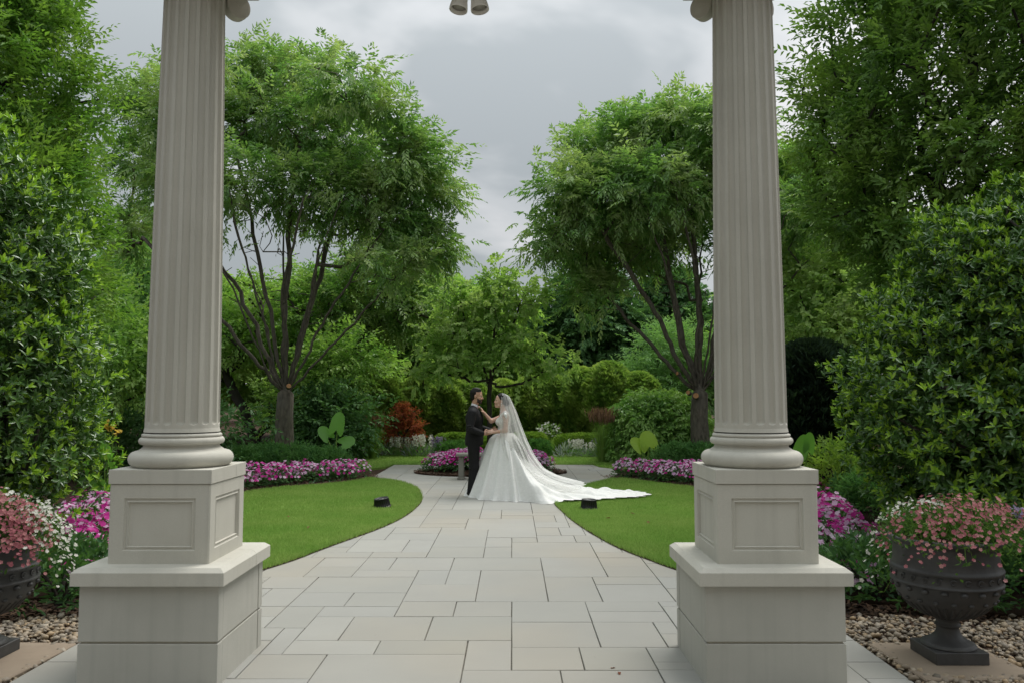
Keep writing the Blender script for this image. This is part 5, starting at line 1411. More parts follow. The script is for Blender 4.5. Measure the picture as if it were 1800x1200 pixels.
# ------------------------------------------------------------------ border of silver, white and lavender plants along the far lawn
def spike_plant(kind):
    r = np.random.default_rng({'silver': 1, 'white': 2, 'lavender': 3}[kind])
    n = 150
    d = rand_dirs(r, n); d[:, 2] = np.abs(d[:, 2])
    C = d * np.array([0.24, 0.22, 0.26]) * r.uniform(0.4, 1, (n, 1))
    v, f = leaf_verts(C, d + np.array([0, 0, 0.5]), rand_dirs(r, n), r.uniform(0.06, 0.12, n), r.uniform(0.018, 0.03, n))
    parts = [mesh_np('foliage', v, f, LF_SILVER if kind == 'silver' else (LF_PALE if kind == 'white' else LF_SILVER))]
    if kind != 'silver':
        k = 26; a = r.uniform(0, 6.28, k); q = r.uniform(0, 0.2, k)
        b = np.stack([q * np.cos(a), q * np.sin(a), np.full(k, 0.24)], 1)
        P = np.repeat(b, 9, 0) + np.tile(np.linspace(0, 0.2, 9), k)[:, None] * np.array([0, 0, 1.0]) + r.normal(0, 0.013, (k * 9, 3))
        v, f = blossoms(r, P, rand_dirs(r, k * 9) + np.array([0, -0.4, 0.2]), np.full(k * 9, 0.022 if kind == 'white' else 0.017), 4, 0.3)
        parts.append(mesh_np('flower_spikes', v, f, PT_WHT if kind == 'white' else PT_LAV))
    return parts
SPK = {k: spike_plant(k) for k in ('silver', 'white', 'lavender')}
rb = random.Random(5)
def border(x, y, kind, s, where):
    o = empty('border_plant', (x, y, 0), rb.uniform(0, 6)); o.scale = (s, s, s * rb.uniform(0.9, 1.15))
    tag(o, '%s border plant along %s' % (kind, where), 'border plant', '%s border plants along %s' % (kind, where))
    for me in SPK[kind]: tag(link(me.name.split('.')[0], me, o), kind='stuff')
for x, kind, s in ((-4.55, 'white', 0.8), (-4.3, 'silver', 0.8), (-4.0, 'white', 0.85), (-3.7, 'silver', 0.95), (-3.45, 'white', 1.0), (-3.15, 'white', 1.05), (-2.85, 'silver', 1.15), (-2.62, 'white', 1.25), (-2.35, 'silver', 1.25), (-2.15, 'lavender', 1.1), (-4.9, 'silver', 0.7), (-5.2, 'white', 0.8)):
    border(x, 23.3 - 0.05 * (x + 3.3) ** 2 + rb.uniform(-.15, .15), kind, s * 1.2, 'the left edge of the far lawn')
for x, kind, s in ((1.5, 'silver', 1.15), (1.85, 'white', 0.95), (2.1, 'silver', 0.9), (2.28, 'white', 0.75), (2.5, 'lavender', 1.05), (2.62, 'silver', 0.95), (2.85, 'white', 0.8), (3.1, 'white', 0.75), (3.4, 'silver', 1.25), (3.62, 'lavender', 0.9), (4.05, 'white', 0.85), (4.3, 'silver', 0.8)):
    border(x, 23.0 - 0.08 * max(0, x - 2.5) ** 2 + rb.uniform(-.15, .15), kind, s * 1.2, 'the right edge of the far lawn')

# white daisies and a blue spruce sprig behind the hedge
def daisies():
    r = np.random.default_rng(77)
    root = empty('daisy_clump', (1.15, 24.9, 0)); tag(root, 'clump of white daisies showing over the hedge beside the veil', 'daisies')
    C = np.stack([r.uniform(-.38, .38, 60), r.uniform(-.2, .2, 60), r.uniform(0.55, 0.95, 60)], 1); C[:, 2] -= np.abs(C[:, 0]) * 0.4
    v, f = blossoms(r, C, np.tile([0, -.6, .7], (60, 1)) + r.normal(0, .3, (60, 3)), np.full(60, 0.04), 6, 0.05)
    link('blossoms', mesh_np('blossoms', v, f, PT_WHT), root)
    n = 400; C = np.stack([r.uniform(-.4, .4, n), r.uniform(-.25, .25, n), r.uniform(0.05, 0.85, n)], 1)
    v, f = leaf_verts(C, rand_dirs(r, n) + np.array([0, 0, 1]), rand_dirs(r, n), r.uniform(.08, .16, n), r.uniform(.02, .03, n))
    link('foliage', mesh_np('foliage', v, f, LF_MID), root)
daisies()

# ------------------------------------------------------------------ elephant ears and canna
def ear_leaf(w, h, cup=0.12):
    """heart shaped leaf in its own plane: stalk joins at the notch, tip at +Y"""
    n = 22
    th = np.linspace(0, 2 * np.pi, n, endpoint=False)
    r_ = 0.5 * (1 - 0.25 * np.cos(th * 2)) * (1 + 0.10 * np.sin(3 * th))
    x = np.sin(th) * (0.5 + 0.06 * np.cos(th * 2)) ; y = 0.5 * np.cos(th) + 0.08 * np.cos(2 * th)
    notch = np.exp(-((th - np.pi) / 0.32) ** 2); y = y + notch * 0.28
    pts = [np.array([0, 0.0, 0.0])]
    rings = []
    v = [(0, -0.10, 0.0)]
    for s in (0.5, 1.0):
        for k in range(n):
            px_, py_ = x[k] * s, (y[k] + 0.1) * s - 0.10
            vein = 0.016 * (1 if k % 2 else -1) * s
            v.append((px_ * w, py_ * h, (cup * (px_ ** 2) * 2 - 0.10 * (py_ ** 2) + vein) * w))
    v = [(v[0][0], v[0][1] * h, 0)] + v[1:]
    f = [(0, 1 + k, 1 + (k + 1) % n) for k in range(n)]
    f4 = [(1 + k, 1 + n + k, 1 + n + (k + 1) % n, 1 + (k + 1) % n) for k in range(n)]
    return v, f, f4
def elephant_ear(label, loc, leaves, mat, name='elephant_ear_plant'):
    root = empty(name, loc); tag(root, label, 'elephant ear')
    for (x, y, z, w, h, az, tilt, roll) in leaves:
        v, f, f4 = ear_leaf(w, h)
        b = MB(); b.add_multi(v, [f, f4])
        o = b.build('leaf', mat, root, True)
        o.location = (x, y, z)
        o.rotation_euler = (Matrix.Rotation(R(az), 3, 'Z') @ Matrix.Rotation(R(tilt), 3, 'X') @ Matrix.Rotation(R(roll), 3, 'Z')).to_euler()
        s = MB(); s.tube([(0, 0, 0), (x * 0.4, y * 0.4, z * 0.6), (x, y + 0.02, z - 0.05)], [0.02, 0.016, 0.01], 6)
        s.build('stalk', LF_GRASS, root, True)
elephant_ear('green elephant ear leaves rising behind the left flower bed', (-4.15, 18.9, 0), [(0.02, 0, 1.02, 0.40, 0.62, 0, 78, -8), (-0.24, 0.05, 0.82, 0.34, 0.46, 10, 70, 40), (0.22, -0.05, 0.63, 0.40, 0.44, -10, 60, -65)], LF_EAR)
elephant_ear('lime green elephant ear leaf before the viburnum', (3.15, 18.6, 0), [(0.02, 0, 0.64, 0.48, 0.54, 0, 74, 10), (-0.2, 0, 0.58, 0.36, 0.44, 12, 70, 40)], LF_EARY)
elephant_ear('elephant ear leaf half hidden behind the right column base', (4.32, 12.0, 0), [(0.0, 0, 0.92, 0.26, 0.44, 0, 75, -25), (0.12, 0, 0.98, 0.2, 0.36, 0, 80, -12)], LF_EAR)
def canna():
    r = np.random.default_rng(15)
    root = empty('canna_plant', (-5.75, 11.4, 0)); tag(root, 'canna with soft yellow flowers between the laurel and left column', 'canna')
    P = []; D = []
    for q in range(16):
        a = r.uniform(0, 6.28); z = r.uniform(0.1, 0.8)
        P.append((r.normal(0, .12), r.normal(0, .12), z)); D.append((math.cos(a), math.sin(a), 1.1))
    v, f = leaf_verts(np.array(P), np.array(D), rand_dirs(r, 16), r.uniform(.35, .5, 16), r.uniform(.11, .15, 16), 0.12, 0.2, True)
    link('foliage', mesh_np('foliage', v, f, LF_EAR), root)
    for x, z in ((-0.04, 0.92), (0.08, 1.22), (0.02, 1.30)):
        s = MB(); s.tube([(0, 0, 0), (x * 0.5, 0, z * 0.5), (x, 0, z)], [.012, .01, .006], 5); s.build('stalk', LF_GRASS, root)
        C = np.array([x, 0, z]) + r.normal(0, .035, (9, 3))
        v, f = blossoms(r, C, rand_dirs(r, 9), np.full(9, .05), 4, .35); link('blossoms', mesh_np('blossoms', v, f, PT_YEL), root)
canna()

# ------------------------------------------------------------------ flowers in the urns
def urn_flowers(label, loc, colour, region, n_b, n_l, seed, rad=0.019):
    r = np.random.default_rng(seed)
    root = empty('urn_flowers', loc); tag(root, label, 'flowers')
    C, O = region(r, n_b)
    v, f = blossoms(r, C, O + np.array([0, -0.5, 0.2]) + r.normal(0, .35, C.shape), r.uniform(rad * 0.75, rad * 1.2, len(C)), 5, 0.3)
    link('blossoms', mesh_np('blossoms', v, f, colour), root)
    C, O = region(r, n_l); C = C - O * r.uniform(0.01, 0.16, (len(C), 1)); k = (C[:, 2] > -0.03) | (r.random(len(C)) < 0.3); C, O = C[k], O[k]
    v, f = leaf_verts(C, O + r.normal(0, .6, C.shape) + np.array([0, 0, .3]), rand_dirs(r, len(C)) + np.array([0, 0, .6]), r.uniform(.025, .05, len(C)), r.uniform(.012, .02, len(C)))
    link('foliage', mesh_np('foliage', v, f, LF_URN), root)
    b = MB()
    for q in range(0, len(C), 16):
        b.tube([(C[q, 0] * .25, C[q, 1] * .25, 0.0), (C[q, 0] * .7, C[q, 1] * .7, C[q, 2] * .6 + .06), C[q]], [.003, .0025, .0015], 3)
    b.build('stem', LF_GRASS, root)
def dome(a0, a1, rx, h, hang):
    """spilling dome over an urn between two bearings; trails hang below the rim"""
    def f(r, n):
        a = r.uniform(a0, a1, n); q = np.sqrt(r.random(n))
        # clustered into trusses
        k = max(6, n // 14); ca = r.uniform(a0, a1, k); cq = np.sqrt(r.random(k)) ; pick = r.integers(0, k, n)
        a = np.where(r.random(n) < 0.7, ca[pick] + r.normal(0, 0.09, n), a); q = np.clip(np.where(r.random(n) < 0.7, cq[pick] + r.normal(0, .06, n), q), 0, 1.05)
        z = h * (1 - q ** 2.2) + r.normal(0, .03, n) - hang * np.clip(q - 0.8, 0, 1) * 5 * r.random(n)
        rr_ = rx * q
        C = np.stack([rr_ * np.cos(a), rr_ * np.sin(a), z], 1)
        O = nrm(np.stack([np.cos(a) * q, np.sin(a) * q, np.full(n, 0.75)], 1))
        return C, O
    return f
urn_flowers('mass of salmon pink blossoms spilling from the right urn', (2.95, 5.31, 0.78), PT_PNK, dome(-3.14, 2.3, 0.58, 0.225, 0.12), 1000, 3400, 1, 0.0130)
urn_flowers('white blossoms trailing over the left side of the right urn', (2.90, 5.36, 0.78), PT_WHT, dome(1.7, 3.05, 0.54, 0.20, 0.42), 130, 700, 2, 0.0145)
urn_flowers('few lavender blossoms at the right rim of the right urn', (3.2, 5.2, 0.86), PT_LAV, dome(-1.8, 0.8, 0.22, 0.10, 0.05), 40, 90, 3)
urn_flowers('salmon pink blossoms spilling from the left urn at the picture edge', (-3.47, 5.31, 0.78), PT_PNK, dome(-2.6, 0.1, 0.47, 0.27, 0.1), 1200, 2300, 4, 0.0130)
urn_flowers('white blossoms on the far right side of the left urn', (-3.47, 5.31, 0.78), PT_WHT, dome(-0.3, 1.8, 0.52, 0.26, 0.3), 430, 1700, 5, 0.0135)

# ------------------------------------------------------------------ small garden fixtures
def bench():
    root = empty('stone_bench', (-0.90, 16.85, 0)); tag(root, 'small grey stone bench mostly hidden behind the groom', 'bench')
    gs = stone_mat('weathered_stone', (0.20, 0.195, 0.17), (0.27, 0.26, 0.225))
    b = MB(); b.box((-0.27, -0.2, 0.48), (0.27, 0.2, 0.54), 0.012); b.build('seat', gs, root)
    for s in (-1, 1):
        b = MB(); b.box((s * 0.16 - 0.055, -0.15, 0.05), (s * 0.16 + 0.055, 0.15, 0.479), 0.012); b.box((s * 0.16 - 0.075, -0.17, 0), (s * 0.16 + 0.075, 0.17, 0.051), 0.01); b.build('leg', gs, root)
bench()
def well_light(label, loc, tilt, rz):
    root = empty('well_light', loc); tag(root, label, 'garden light', 'black lawn lights')
    root.rotation_euler = (0, 0, rz)
    b = MB()
    b.lathe([(0.0, 0.0), (0.135, 0.0), (0.137, 0.018), (0.128, 0.024), (0.12, 0.03), (0.105, 0.165), (0.112, 0.168), (0.112, 0.178), (0.095, 0.18), (0.085, 0.165), (0.0, 0.16)], 40)
    body = b.build('housing', BLACK, root, True)
    body.rotation_euler = tilt; body.scale = (1, 1, 0.82)
    b = MB()
    for k in range(22):
        a = k * 2 * math.pi / 22; c, s = math.cos(a), math.sin(a)
        b.tube([(0.122 * c, 0.122 * s, 0.03), (0.108 * c, 0.108 * s, 0.16)], [0.006, 0.006], 4)
    b.build('ribs', BLACK, body)
    b = MB(); b.lathe([(0.0, 0.163), (0.086, 0.1635), (0.0, 0.168)], 28); b.build('lens', simple('lamp_glass', (0.10, 0.10, 0.10), 0.1), body, True)
well_light('black ribbed lawn light tipped over on the left lawn', (-2.0, 12.45, 0.008), (R(4), R(-9), 0), 0.2)
well_light('black ribbed lawn light upright in front of the train', (1.17, 12.28, 0.008), (R(3), 0, 0), 0.5)
def path_light():
    root = empty('path_light', (3.25, 22.3, 0)); tag(root, 'slim grey path light standing among the border plants', 'path light')
    b = MB(); b.lathe([(0.014, 0), (0.014, 0.62), (0, 0.621)], 10); b.build('post', BLACK, root, True)
    b = MB(); b.lathe([(0.0, 0.68), (0.03, 0.675), (0.075, 0.64), (0.075, 0.632), (0.02, 0.63), (0, 0.62)], 20); o = b.build('lamp_head', simple('grey_metal', (0.35, 0.36, 0.36), 0.35, 0.6), root, True); o.location = (-0.03, 0, 0)
path_light()
def spotlight():
    root = empty('garden_spotlight', (2.35, 17.75, 0)); tag(root, 'small black spotlight in mulch at the tip of right bed', 'spotlight')
    b = MB(); b.lathe([(0.0, -0.11), (0.05, -0.11), (0.06, -0.08), (0.06, 0.08), (0.065, 0.09), (0.05, 0.09), (0.0, 0.07)], 20); o = b.build('lamp_head', BLACK, root, True)
    o.location = (0, 0, 0.19); o.rotation_euler = (R(25), R(-20), 0)
    b = MB(); b.tube([(0, 0, -0.05), (0, 0, 0.15)], [0.012, 0.012], 8); b.build('stake', BLACK, root, True)
spotlight()

# fallen leaves on the lawn and paving
rf = np.random.default_rng(9)
fl_m = leaf_mat('dry_leaf', (0.16, 0.09, 0.03), (0.20, 0.06, 0.03), transl=0.2)
vl, fl_ = leaf_verts(np.zeros((1, 3)), np.array([[1.0, 0, 0]]), np.array([[0, 0, 1.0]]), [0.05], [0.03], 0.25, 0.1, True)
flm = mesh_np('fallen_leaf', vl, fl_, fl_m)
spots = [(1.35, 11.1), (1.8, 10.8), (2.4, 9.6), (2.15, 9.4), (2.45, 8.8), (1.7, 11.6), (-2.6, 10.4), (-3.1, 11.2), (-2.7, 13.4), (0.62, 5.12), (0.66, 5.05)]
for q, (x, y) in enumerate(spots):
    o = link('fallen_leaf', flm); o.location = (x, y, 0.045 if inside(LAWN_L, np.array([x]), np.array([y]))[0] or inside(LAWN_R, np.array([x]), np.array([y]))[0] else 0.004)
    o.rotation_euler = (rf.uniform(-.3, .3), rf.uniform(-.3, .3), rf.uniform(0, 6)); s = rf.uniform(.7, 1.5); o.scale = (s, s, s)
    where = 'lying on the lawn' if o.location.z > 0.02 else 'lying on the paving'
    tag(o, 'dry reddish brown leaf ' + where, 'fallen leaf', 'dry leaves ' + where)

# ------------------------------------------------------------------ trees further back
def mid_tree(name, label, base, h, lobes, mat, seed, n=1500, k=9, ln=0.2, wd=0.1, trunk_r=0.1, droop=0.3, group=None, bark=None, shell=0.6, z0=1.2):
    return make_tree(name, label, 'tree', base, [(0, 0, -0.1), (0.03, 0, z0 * 0.5), (0.0, 0.03, z0)], trunk_r, lobes, 120, n, k, 0.7, ln, wd, mat, bark or BARK_DARK, seed,
                     shell=shell, droop=droop, up=0.65, outw=0.7, tip_r=0.012, power=0.45, bias=0.3, jit=0.5, group=group)
# second elm behind, left of the middle
mid_tree('elm_tree', 'dark trunked elm beside the red maple under the bigger elm crown', (-4.75, 25.5), 7, [(0.3, 0, 5.0, 2.3, 1.8, 1.3), (1.4, -0.3, 4.5, 1.3, 1.2, 0.7), (-1.2, 0, 4.6, 1.6, 1.5, 1.2), (0.8, 0, 6.0, 1.6, 1.4, 0.8)], LF_ZELK, 61, n=2300, k=10, ln=0.17, wd=0.065, trunk_r=0.21, bark=BARK, z0=2.0)
# leafy shrub tree under it
mid_tree('dogwood_tree', 'light leaved dogwood under the left elm beside the dark trunk', (-5.3, 22.9), 3.4, [(0, 0, 2.4, 1.1, 0.9, 0.95), (-0.9, 0, 1.5, 0.9, 0.8, 0.9), (0.5, -0.3, 2.9, 0.8, 0.7, 0.6)], LF_MID, 62, n=1000, k=8, ln=0.14, wd=0.075, trunk_r=0.06, z0=0.5)
mid_tree('leafy_shrub', 'dark green leafy shrub right behind the left elm trunk', (-4.75, 21.9), 2.0, [(0, 0, 0.95, 0.8, 0.7, 0.85), (-0.8, 0.2, 0.9, 0.7, 0.6, 0.8)], LF_DARK, 63, n=900, k=8, ln=0.15, wd=0.08, trunk_r=0.05, z0=0.2)
# multi stemmed tree left of the elm trunk
make_tree('serviceberry_tree', 'slender many stemmed tree between the left column and elm', 'tree', (-7.6, 24.2), [(0, 0, -0.1), (0, 0, 0.12)], 0.17,
          [(0, 0, 4.0, 1.6, 1.3, 1.4), (-1.2, 0, 3.4, 1.2, 1.1, 1.1), (1.1, 0.2, 3.2, 1.0, 1.0, 1.0)], 100, 1500, 8, 0.6, 0.15, 0.075, LF_MID, BARK_DARK, 66,
          limbs=[(-0.35, 0, 0.8), (-0.75, 0, 1.7), (0.05, 0.1, 1.0), (0.1, 0.1, 2.0), (0.3, -0.1, 0.9), (0.55, -0.1, 1.9), (-1.1, 0, 2.5), (0.12, 0.1, 2.8), (0.8, -0.1, 2.6)], shell=0.7, droop=0.3, tip_r=0.012, power=0.42, bias=0.1, jit=0.35, wob=0.03)
# seen left of the left column
mid_tree('leafy_tree', 'mid green tree left of the left column above thin pale stems', (-7.9, 16.0), 5, [(0, 0, 2.9, 1.0, 0.9, 0.7), (0.3, -0.2, 2.2, 1.0, 0.8, 0.6), (-1.0, 0, 2.5, 0.9, 0.8, 0.8)], LF_MID, 67, n=1100, k=9, ln=0.12, wd=0.06, trunk_r=0.045, z0=0.8)
mid_tree('leafy_shrub', 'dark shrub mass low behind the left column', (-8.3, 17.6), 2, [(0, 0, 0.8, 1.2, 0.7, 0.8), (1.2, 0.3, 0.8, 0.8, 0.6, 0.9), (-1.3, 0, 1.2, 1.2, 0.8, 1.2)], LF_DARK, 68, n=1300, k=8, ln=0.15, wd=0.07, trunk_r=0.05, z0=0.2)
mid_tree('leafy_tree', 'pale feathery tree far left between hornbeam and column', (-12.5, 27.0), 8, [(0, 0, 5.6, 1.6, 1.5, 2.2), (1.0, 0, 3.8, 1.4, 1.3, 1.3), (-1.5, 0, 4.5, 1.6, 1.4, 1.8)], LF_PALE, 69, n=1600, k=9, ln=0.2, wd=0.08, trunk_r=0.12, z0=1.5)
# right of the right column
mid_tree('leafy_tree', 'bright leafy tree between the right column and right hornbeam', (8.3, 19.5), 6, [(0, 0, 4.2, 1.5, 1.3, 1.2), (-0.3, -0.4, 3.2, 1.4, 1.0, 0.7), (0.9, 0, 5.2, 1.3, 1.1, 1.0)], LF_REDB, 71, n=1500, k=9, ln=0.15, wd=0.10, trunk_r=0.09, z0=1.6)
mid_tree('leafy_tree', 'tall green tree rising behind the right column', (10.3, 25.0), 9, [(0, 0, 6.2, 2.2, 1.8, 2.4), (-1.3, 0, 5.0, 1.6, 1.5, 1.5), (-0.6, 0, 8.0, 1.6, 1.3, 1.2)], LF_MID, 72, n=2000, k=9, ln=0.2, wd=0.09, trunk_r=0.16, z0=2.0)
# pale conifer and dark oaks far behind
mid_tree('pale_conifer', 'soft pale green tree behind the viburnum and arborvitae', (6.0, 31.0), 5, [(0, 0, 2.5, 1.7, 1.4, 2.0), (0.6, 0, 3.4, 1.2, 1.0, 1.4), (-0.7, 0, 1.9, 1.3, 1.2, 1.5)], LF_PALE, 74, n=2400, k=9, ln=0.16, wd=0.05, trunk_r=0.12, z0=0.6)
oak = mid_tree('oak_tree', 'dark blue green oak beyond the arborvitae right of the redbud', (3.9, 41.0), 9, [(0, 0, 5.6, 2.6, 2.2, 2.8), (-1.8, 0, 4.3, 1.8, 1.6, 2.2), (1.7, 0, 4.6, 1.9, 1.7, 2.4), (0.2, 0, 7.6, 1.6, 1.4, 1.3), (0, 0, 2.6, 2.6, 2.0, 1.6)], LF_DARK, 75, n=3200, k=9, ln=0.28, wd=0.15, trunk_r=0.25, z0=1.6)
fill = mid_tree('broadleaf_tree', 'mid green broadleaf tree far back behind the redbud', (-3.2, 40.0), 8, [(0, 0, 5.0, 3.0, 2.2, 2.4), (-2.0, 0, 4.2, 2.0, 1.8, 2.2), (1.9, 0, 3.6, 1.9, 1.8, 2.4), (0.2, 0, 6.4, 1.8, 1.6, 1.2)], LF_MID, 76, n=3200, k=9, ln=0.28, wd=0.14, trunk_r=0.22, z0=1.5)
def again(src, loc, s, rz, label, mat=None):
    o = copy_tree(src); o.location = (loc[0], loc[1], 0); o.scale = s; o.rotation_euler = (0, 0, rz); o['label'] = label
    if mat is not None:
        for ch in o.children:
            if ch.name.startswith('crown'):
                ch.material_slots[0].link = 'OBJECT'; ch.material_slots[0].material = mat
    return o
again(oak, (8.6, 43), (1.05, 1, 1.0), 2.0, 'dark oak far back behind the right elm trunk')
again(oak, (14.5, 38), (1.1, 1, 1.15), 4.0, 'dark oak far back behind the dark yew')
again(fill, (-9.0, 37), (1.1, 1, 0.95), 1.0, 'broadleaf tree far back behind the left elm trunk')
again(oak, (-15.5, 35), (1.1, 1, 1.0), 3.0, 'shady oak far back behind the left column')
again(fill, (-7.6, 31.5), (0.85, 0.8, 0.8), 0.7, 'broadleaf tree behind the slender many stemmed tree')
again(fill, (-12.0, 31), (0.9, 0.9, 0.85), 2.4, 'broadleaf tree far back just left of the left column')
again(fill, (-19.5, 30), (1.1, 1, 1.0), 4.1, 'broadleaf tree far back at the left edge')
again(fill, (1.2, 46), (0.9, 0.9, 0.85), 5.2, 'broadleaf tree far back between redbud and dark oak', LF_DARK)
again(fill, (11.5, 32), (0.9, 0.9, 0.95), 3.3, 'broadleaf tree behind the right column')
again(fill, (18.0, 30), (1.1, 1, 1.15), 1.3, 'broadleaf tree far back at the right edge')
# the wood beyond
def wood():
    r = np.random.default_rng(90)
    lobes = []
    for q in range(46):
        a = R(-52 + 104 * q / 45 + r.uniform(-1, 1)); d = r.uniform(52, 66)
        lobes.append((d * math.sin(a), d * math.cos(a), r.uniform(1.5, 3.2), r.uniform(3, 4.5), r.uniform(2.5, 3.5), r.uniform(3.0, 5.0)))
    C, O = lobe_points(r, lobes, 26000, 0.4)
    C = C[C[:, 2] > -0.2]; n = len(C)
    v, f = leaf_verts(C, rand_dirs(r, n), rand_dirs(r, n) + np.array([0, 0, 1.0]), r.uniform(0.4, 0.8, n), r.uniform(0.25, 0.5, n))
    tag(link('distant_wood', mesh_np('distant_wood', v, f, LF_DARK)), kind='stuff')
wood()
for o in COL.objects:
    if o.name.startswith('leafy_shrub'): o['category'] = 'shrub'
# pale drive glimpsed under the left trees
sheet('driveway', [(-16, 26.3), (-9.3, 26.3), (-8.8, 28.4), (-16, 29.0)], 0.012, 0.05, simple('pale_drive', (0.34, 0.30, 0.25), 0.9, noise=0.15))
# ------------------------------------------------------------------ people: smooth implicit bodies turned into one surface
class Field:
    def __init__(s, lo, hi, h):
        s.lo = np.array(lo, float); s.h = h
        s.n = np.ceil((np.array(hi) - s.lo) / h).astype(int) + 1
        s.F = np.full(s.n, 0.5, np.float32)
    def _blk(s, a, b):
        i0 = np.clip(np.floor((a - s.lo) / s.h).astype(int), 0, s.n - 1); i1 = np.clip(np.ceil((b - s.lo) / s.h).astype(int) + 1, 1, s.n)
        sl = tuple(slice(i0[k], i1[k]) for k in range(3))
        g = [s.lo[k] + s.h * np.arange(i0[k], i1[k]) for k in range(3)]
        return sl, g[0][:, None, None], g[1][None, :, None], g[2][None, None, :]
    def _mix(s, sl, d, k, op):
        F = s.F[sl]; d = d.astype(np.float32)
        if op == 'sub':
            d = -d
            if k > 0:
                h = np.clip(0.5 - 0.5 * (d - F) / k, 0, 1); s.F[sl] = F + (d - F) * (1 - h) + k * h * (1 - h) if False else np.maximum(F, d)
            else: s.F[sl] = np.maximum(F, d)
            return
        if k > 0:
            h = np.clip(0.5 + 0.5 * (F - d) / k, 0, 1); s.F[sl] = F * (1 - h) + d * h - k * h * (1 - h)
        else: s.F[sl] = np.minimum(F, d)
    def cone(s, a, b, ra, rb, k=0.02, op='add'):
        a = np.array(a, float); b = np.array(b, float); m = max(ra, rb) + 0.06 + k
        sl, X, Y, Z = s._blk(np.minimum(a, b) - m, np.maximum(a, b) + m)
        ab = b - a; L2 = max(ab @ ab, 1e-9)
        t = np.clip(((X - a[0]) * ab[0] + (Y - a[1]) * ab[1] + (Z - a[2]) * ab[2]) / L2, 0, 1)
        d = np.sqrt((X - a[0] - t * ab[0]) ** 2 + (Y - a[1] - t * ab[1]) ** 2 + (Z - a[2] - t * ab[2]) ** 2) - (ra + (rb - ra) * t)
        s._mix(sl, d, k, op)
    def ell(s, c, r, k=0.02, rot=None, op='add'):
        c = np.array(c, float); r = np.array(r, float); m = r.max() + 0.06 + k
        sl, X, Y, Z = s._blk(c - m, c + m)
        x, y, z = X - c[0], Y - c[1], Z - c[2]
        if rot is not None:
            q = np.array(rot)           # columns are the local axes
            x, y, z = (q[0, 0] * x + q[1, 0] * y + q[2, 0] * z, q[0, 1] * x + q[1, 1] * y + q[2, 1] * z, q[0, 2] * x + q[1, 2] * y + q[2, 2] * z)
        k0 = np.sqrt((x / r[0]) ** 2 + (y / r[1]) ** 2 + (z / r[2]) ** 2); k1 = np.sqrt((x / r[0] ** 2) ** 2 + (y / r[1] ** 2) ** 2 + (z / r[2] ** 2) ** 2)
        d = np.where(k1 > 1e-6, k0 * (k0 - 1) / np.maximum(k1, 1e-6), -r.min())
        s._mix(sl, d, k, op)
    def chain(s, pts, rad, k=0.02):
        for i in range(len(pts) - 1): s.cone(pts[i], pts[i + 1], rad[i], rad[i + 1], k)
    def cut(s, fn):
        """keep only where fn(X,Y,Z) <= 0"""
        X = (s.lo[0] + s.h * np.arange(s.n[0]))[:, None, None]; Y = (s.lo[1] + s.h * np.arange(s.n[1]))[None, :, None]; Z = (s.lo[2] + s.h * np.arange(s.n[2]))[None, None, :]
        s.F = np.maximum(s.F, (fn(X, Y, Z) + 0 * s.F).astype(np.float32))
    def mesh(s, name, mat):
        F = s.F; S = F < 0
        n = np.array(F.shape)
        c = [S[i:n[0] - 1 + i, j:n[1] - 1 + j, k:n[2] - 1 + k] for i in (0, 1) for j in (0, 1) for k in (0, 1)]
        cnt = sum(q.astype(np.int8) for q in c)
        act = np.argwhere((cnt > 0) & (cnt < 8))
        idx = -np.ones(n - 1, np.int64); idx[tuple(act.T)] = np.arange(len(act))
        acc = np.zeros((len(act), 3)); num = np.zeros(len(act))
        corners = np.array([(i, j, k) for i in (0, 1) for j in (0, 1) for k in (0, 1)])
        vals = np.stack([F[tuple((act + q).T)] for q in corners], 1).astype(float)
        for a in range(8):
            for b in range(a + 1, 8):
                if np.abs(corners[a] - corners[b]).sum() != 1: continue
                va, vb = vals[:, a], vals[:, b]; x = (va < 0) != (vb < 0)
                t = np.where(x, va / np.where(x, va - vb, 1), 0)
                acc += np.where(x[:, None], corners[a] + t[:, None] * (corners[b] - corners[a]), 0); num += x
        V = s.lo + s.h * (act + acc / num[:, None])
        fs = []
        for ax in range(3):
            o1, o2 = [(1, 2), (2, 0), (0, 1)][ax]
            A = np.take(S, range(n[ax] - 1), ax); B = np.take(S, range(1, n[ax]), ax)
            e = np.argwhere(A != B)
            e = e[(e[:, o1] > 0) & (e[:, o2] > 0) & (e[:, o1] < n[o1] - 1) & (e[:, o2] < n[o2] - 1)]
            sg = A[tuple(e.T)]
            u1 = np.zeros(3, int); u1[o1] = 1; u2 = np.zeros(3, int); u2[o2] = 1
            q = np.stack([idx[tuple((e - u1 - u2).T)], idx[tuple((e - u2).T)], idx[tuple(e.T)], idx[tuple((e - u1).T)]], 1)
            q = np.where(sg[:, None], q, q[:, ::-1]); q = q[(q >= 0).all(1)]
            fs.append(q)
        return mesh_np(name, V, np.concatenate(fs), mat, True)

def rotz(a): return np.array([[math.cos(a), -math.sin(a), 0], [math.sin(a), math.cos(a), 0], [0, 0, 1.0]])

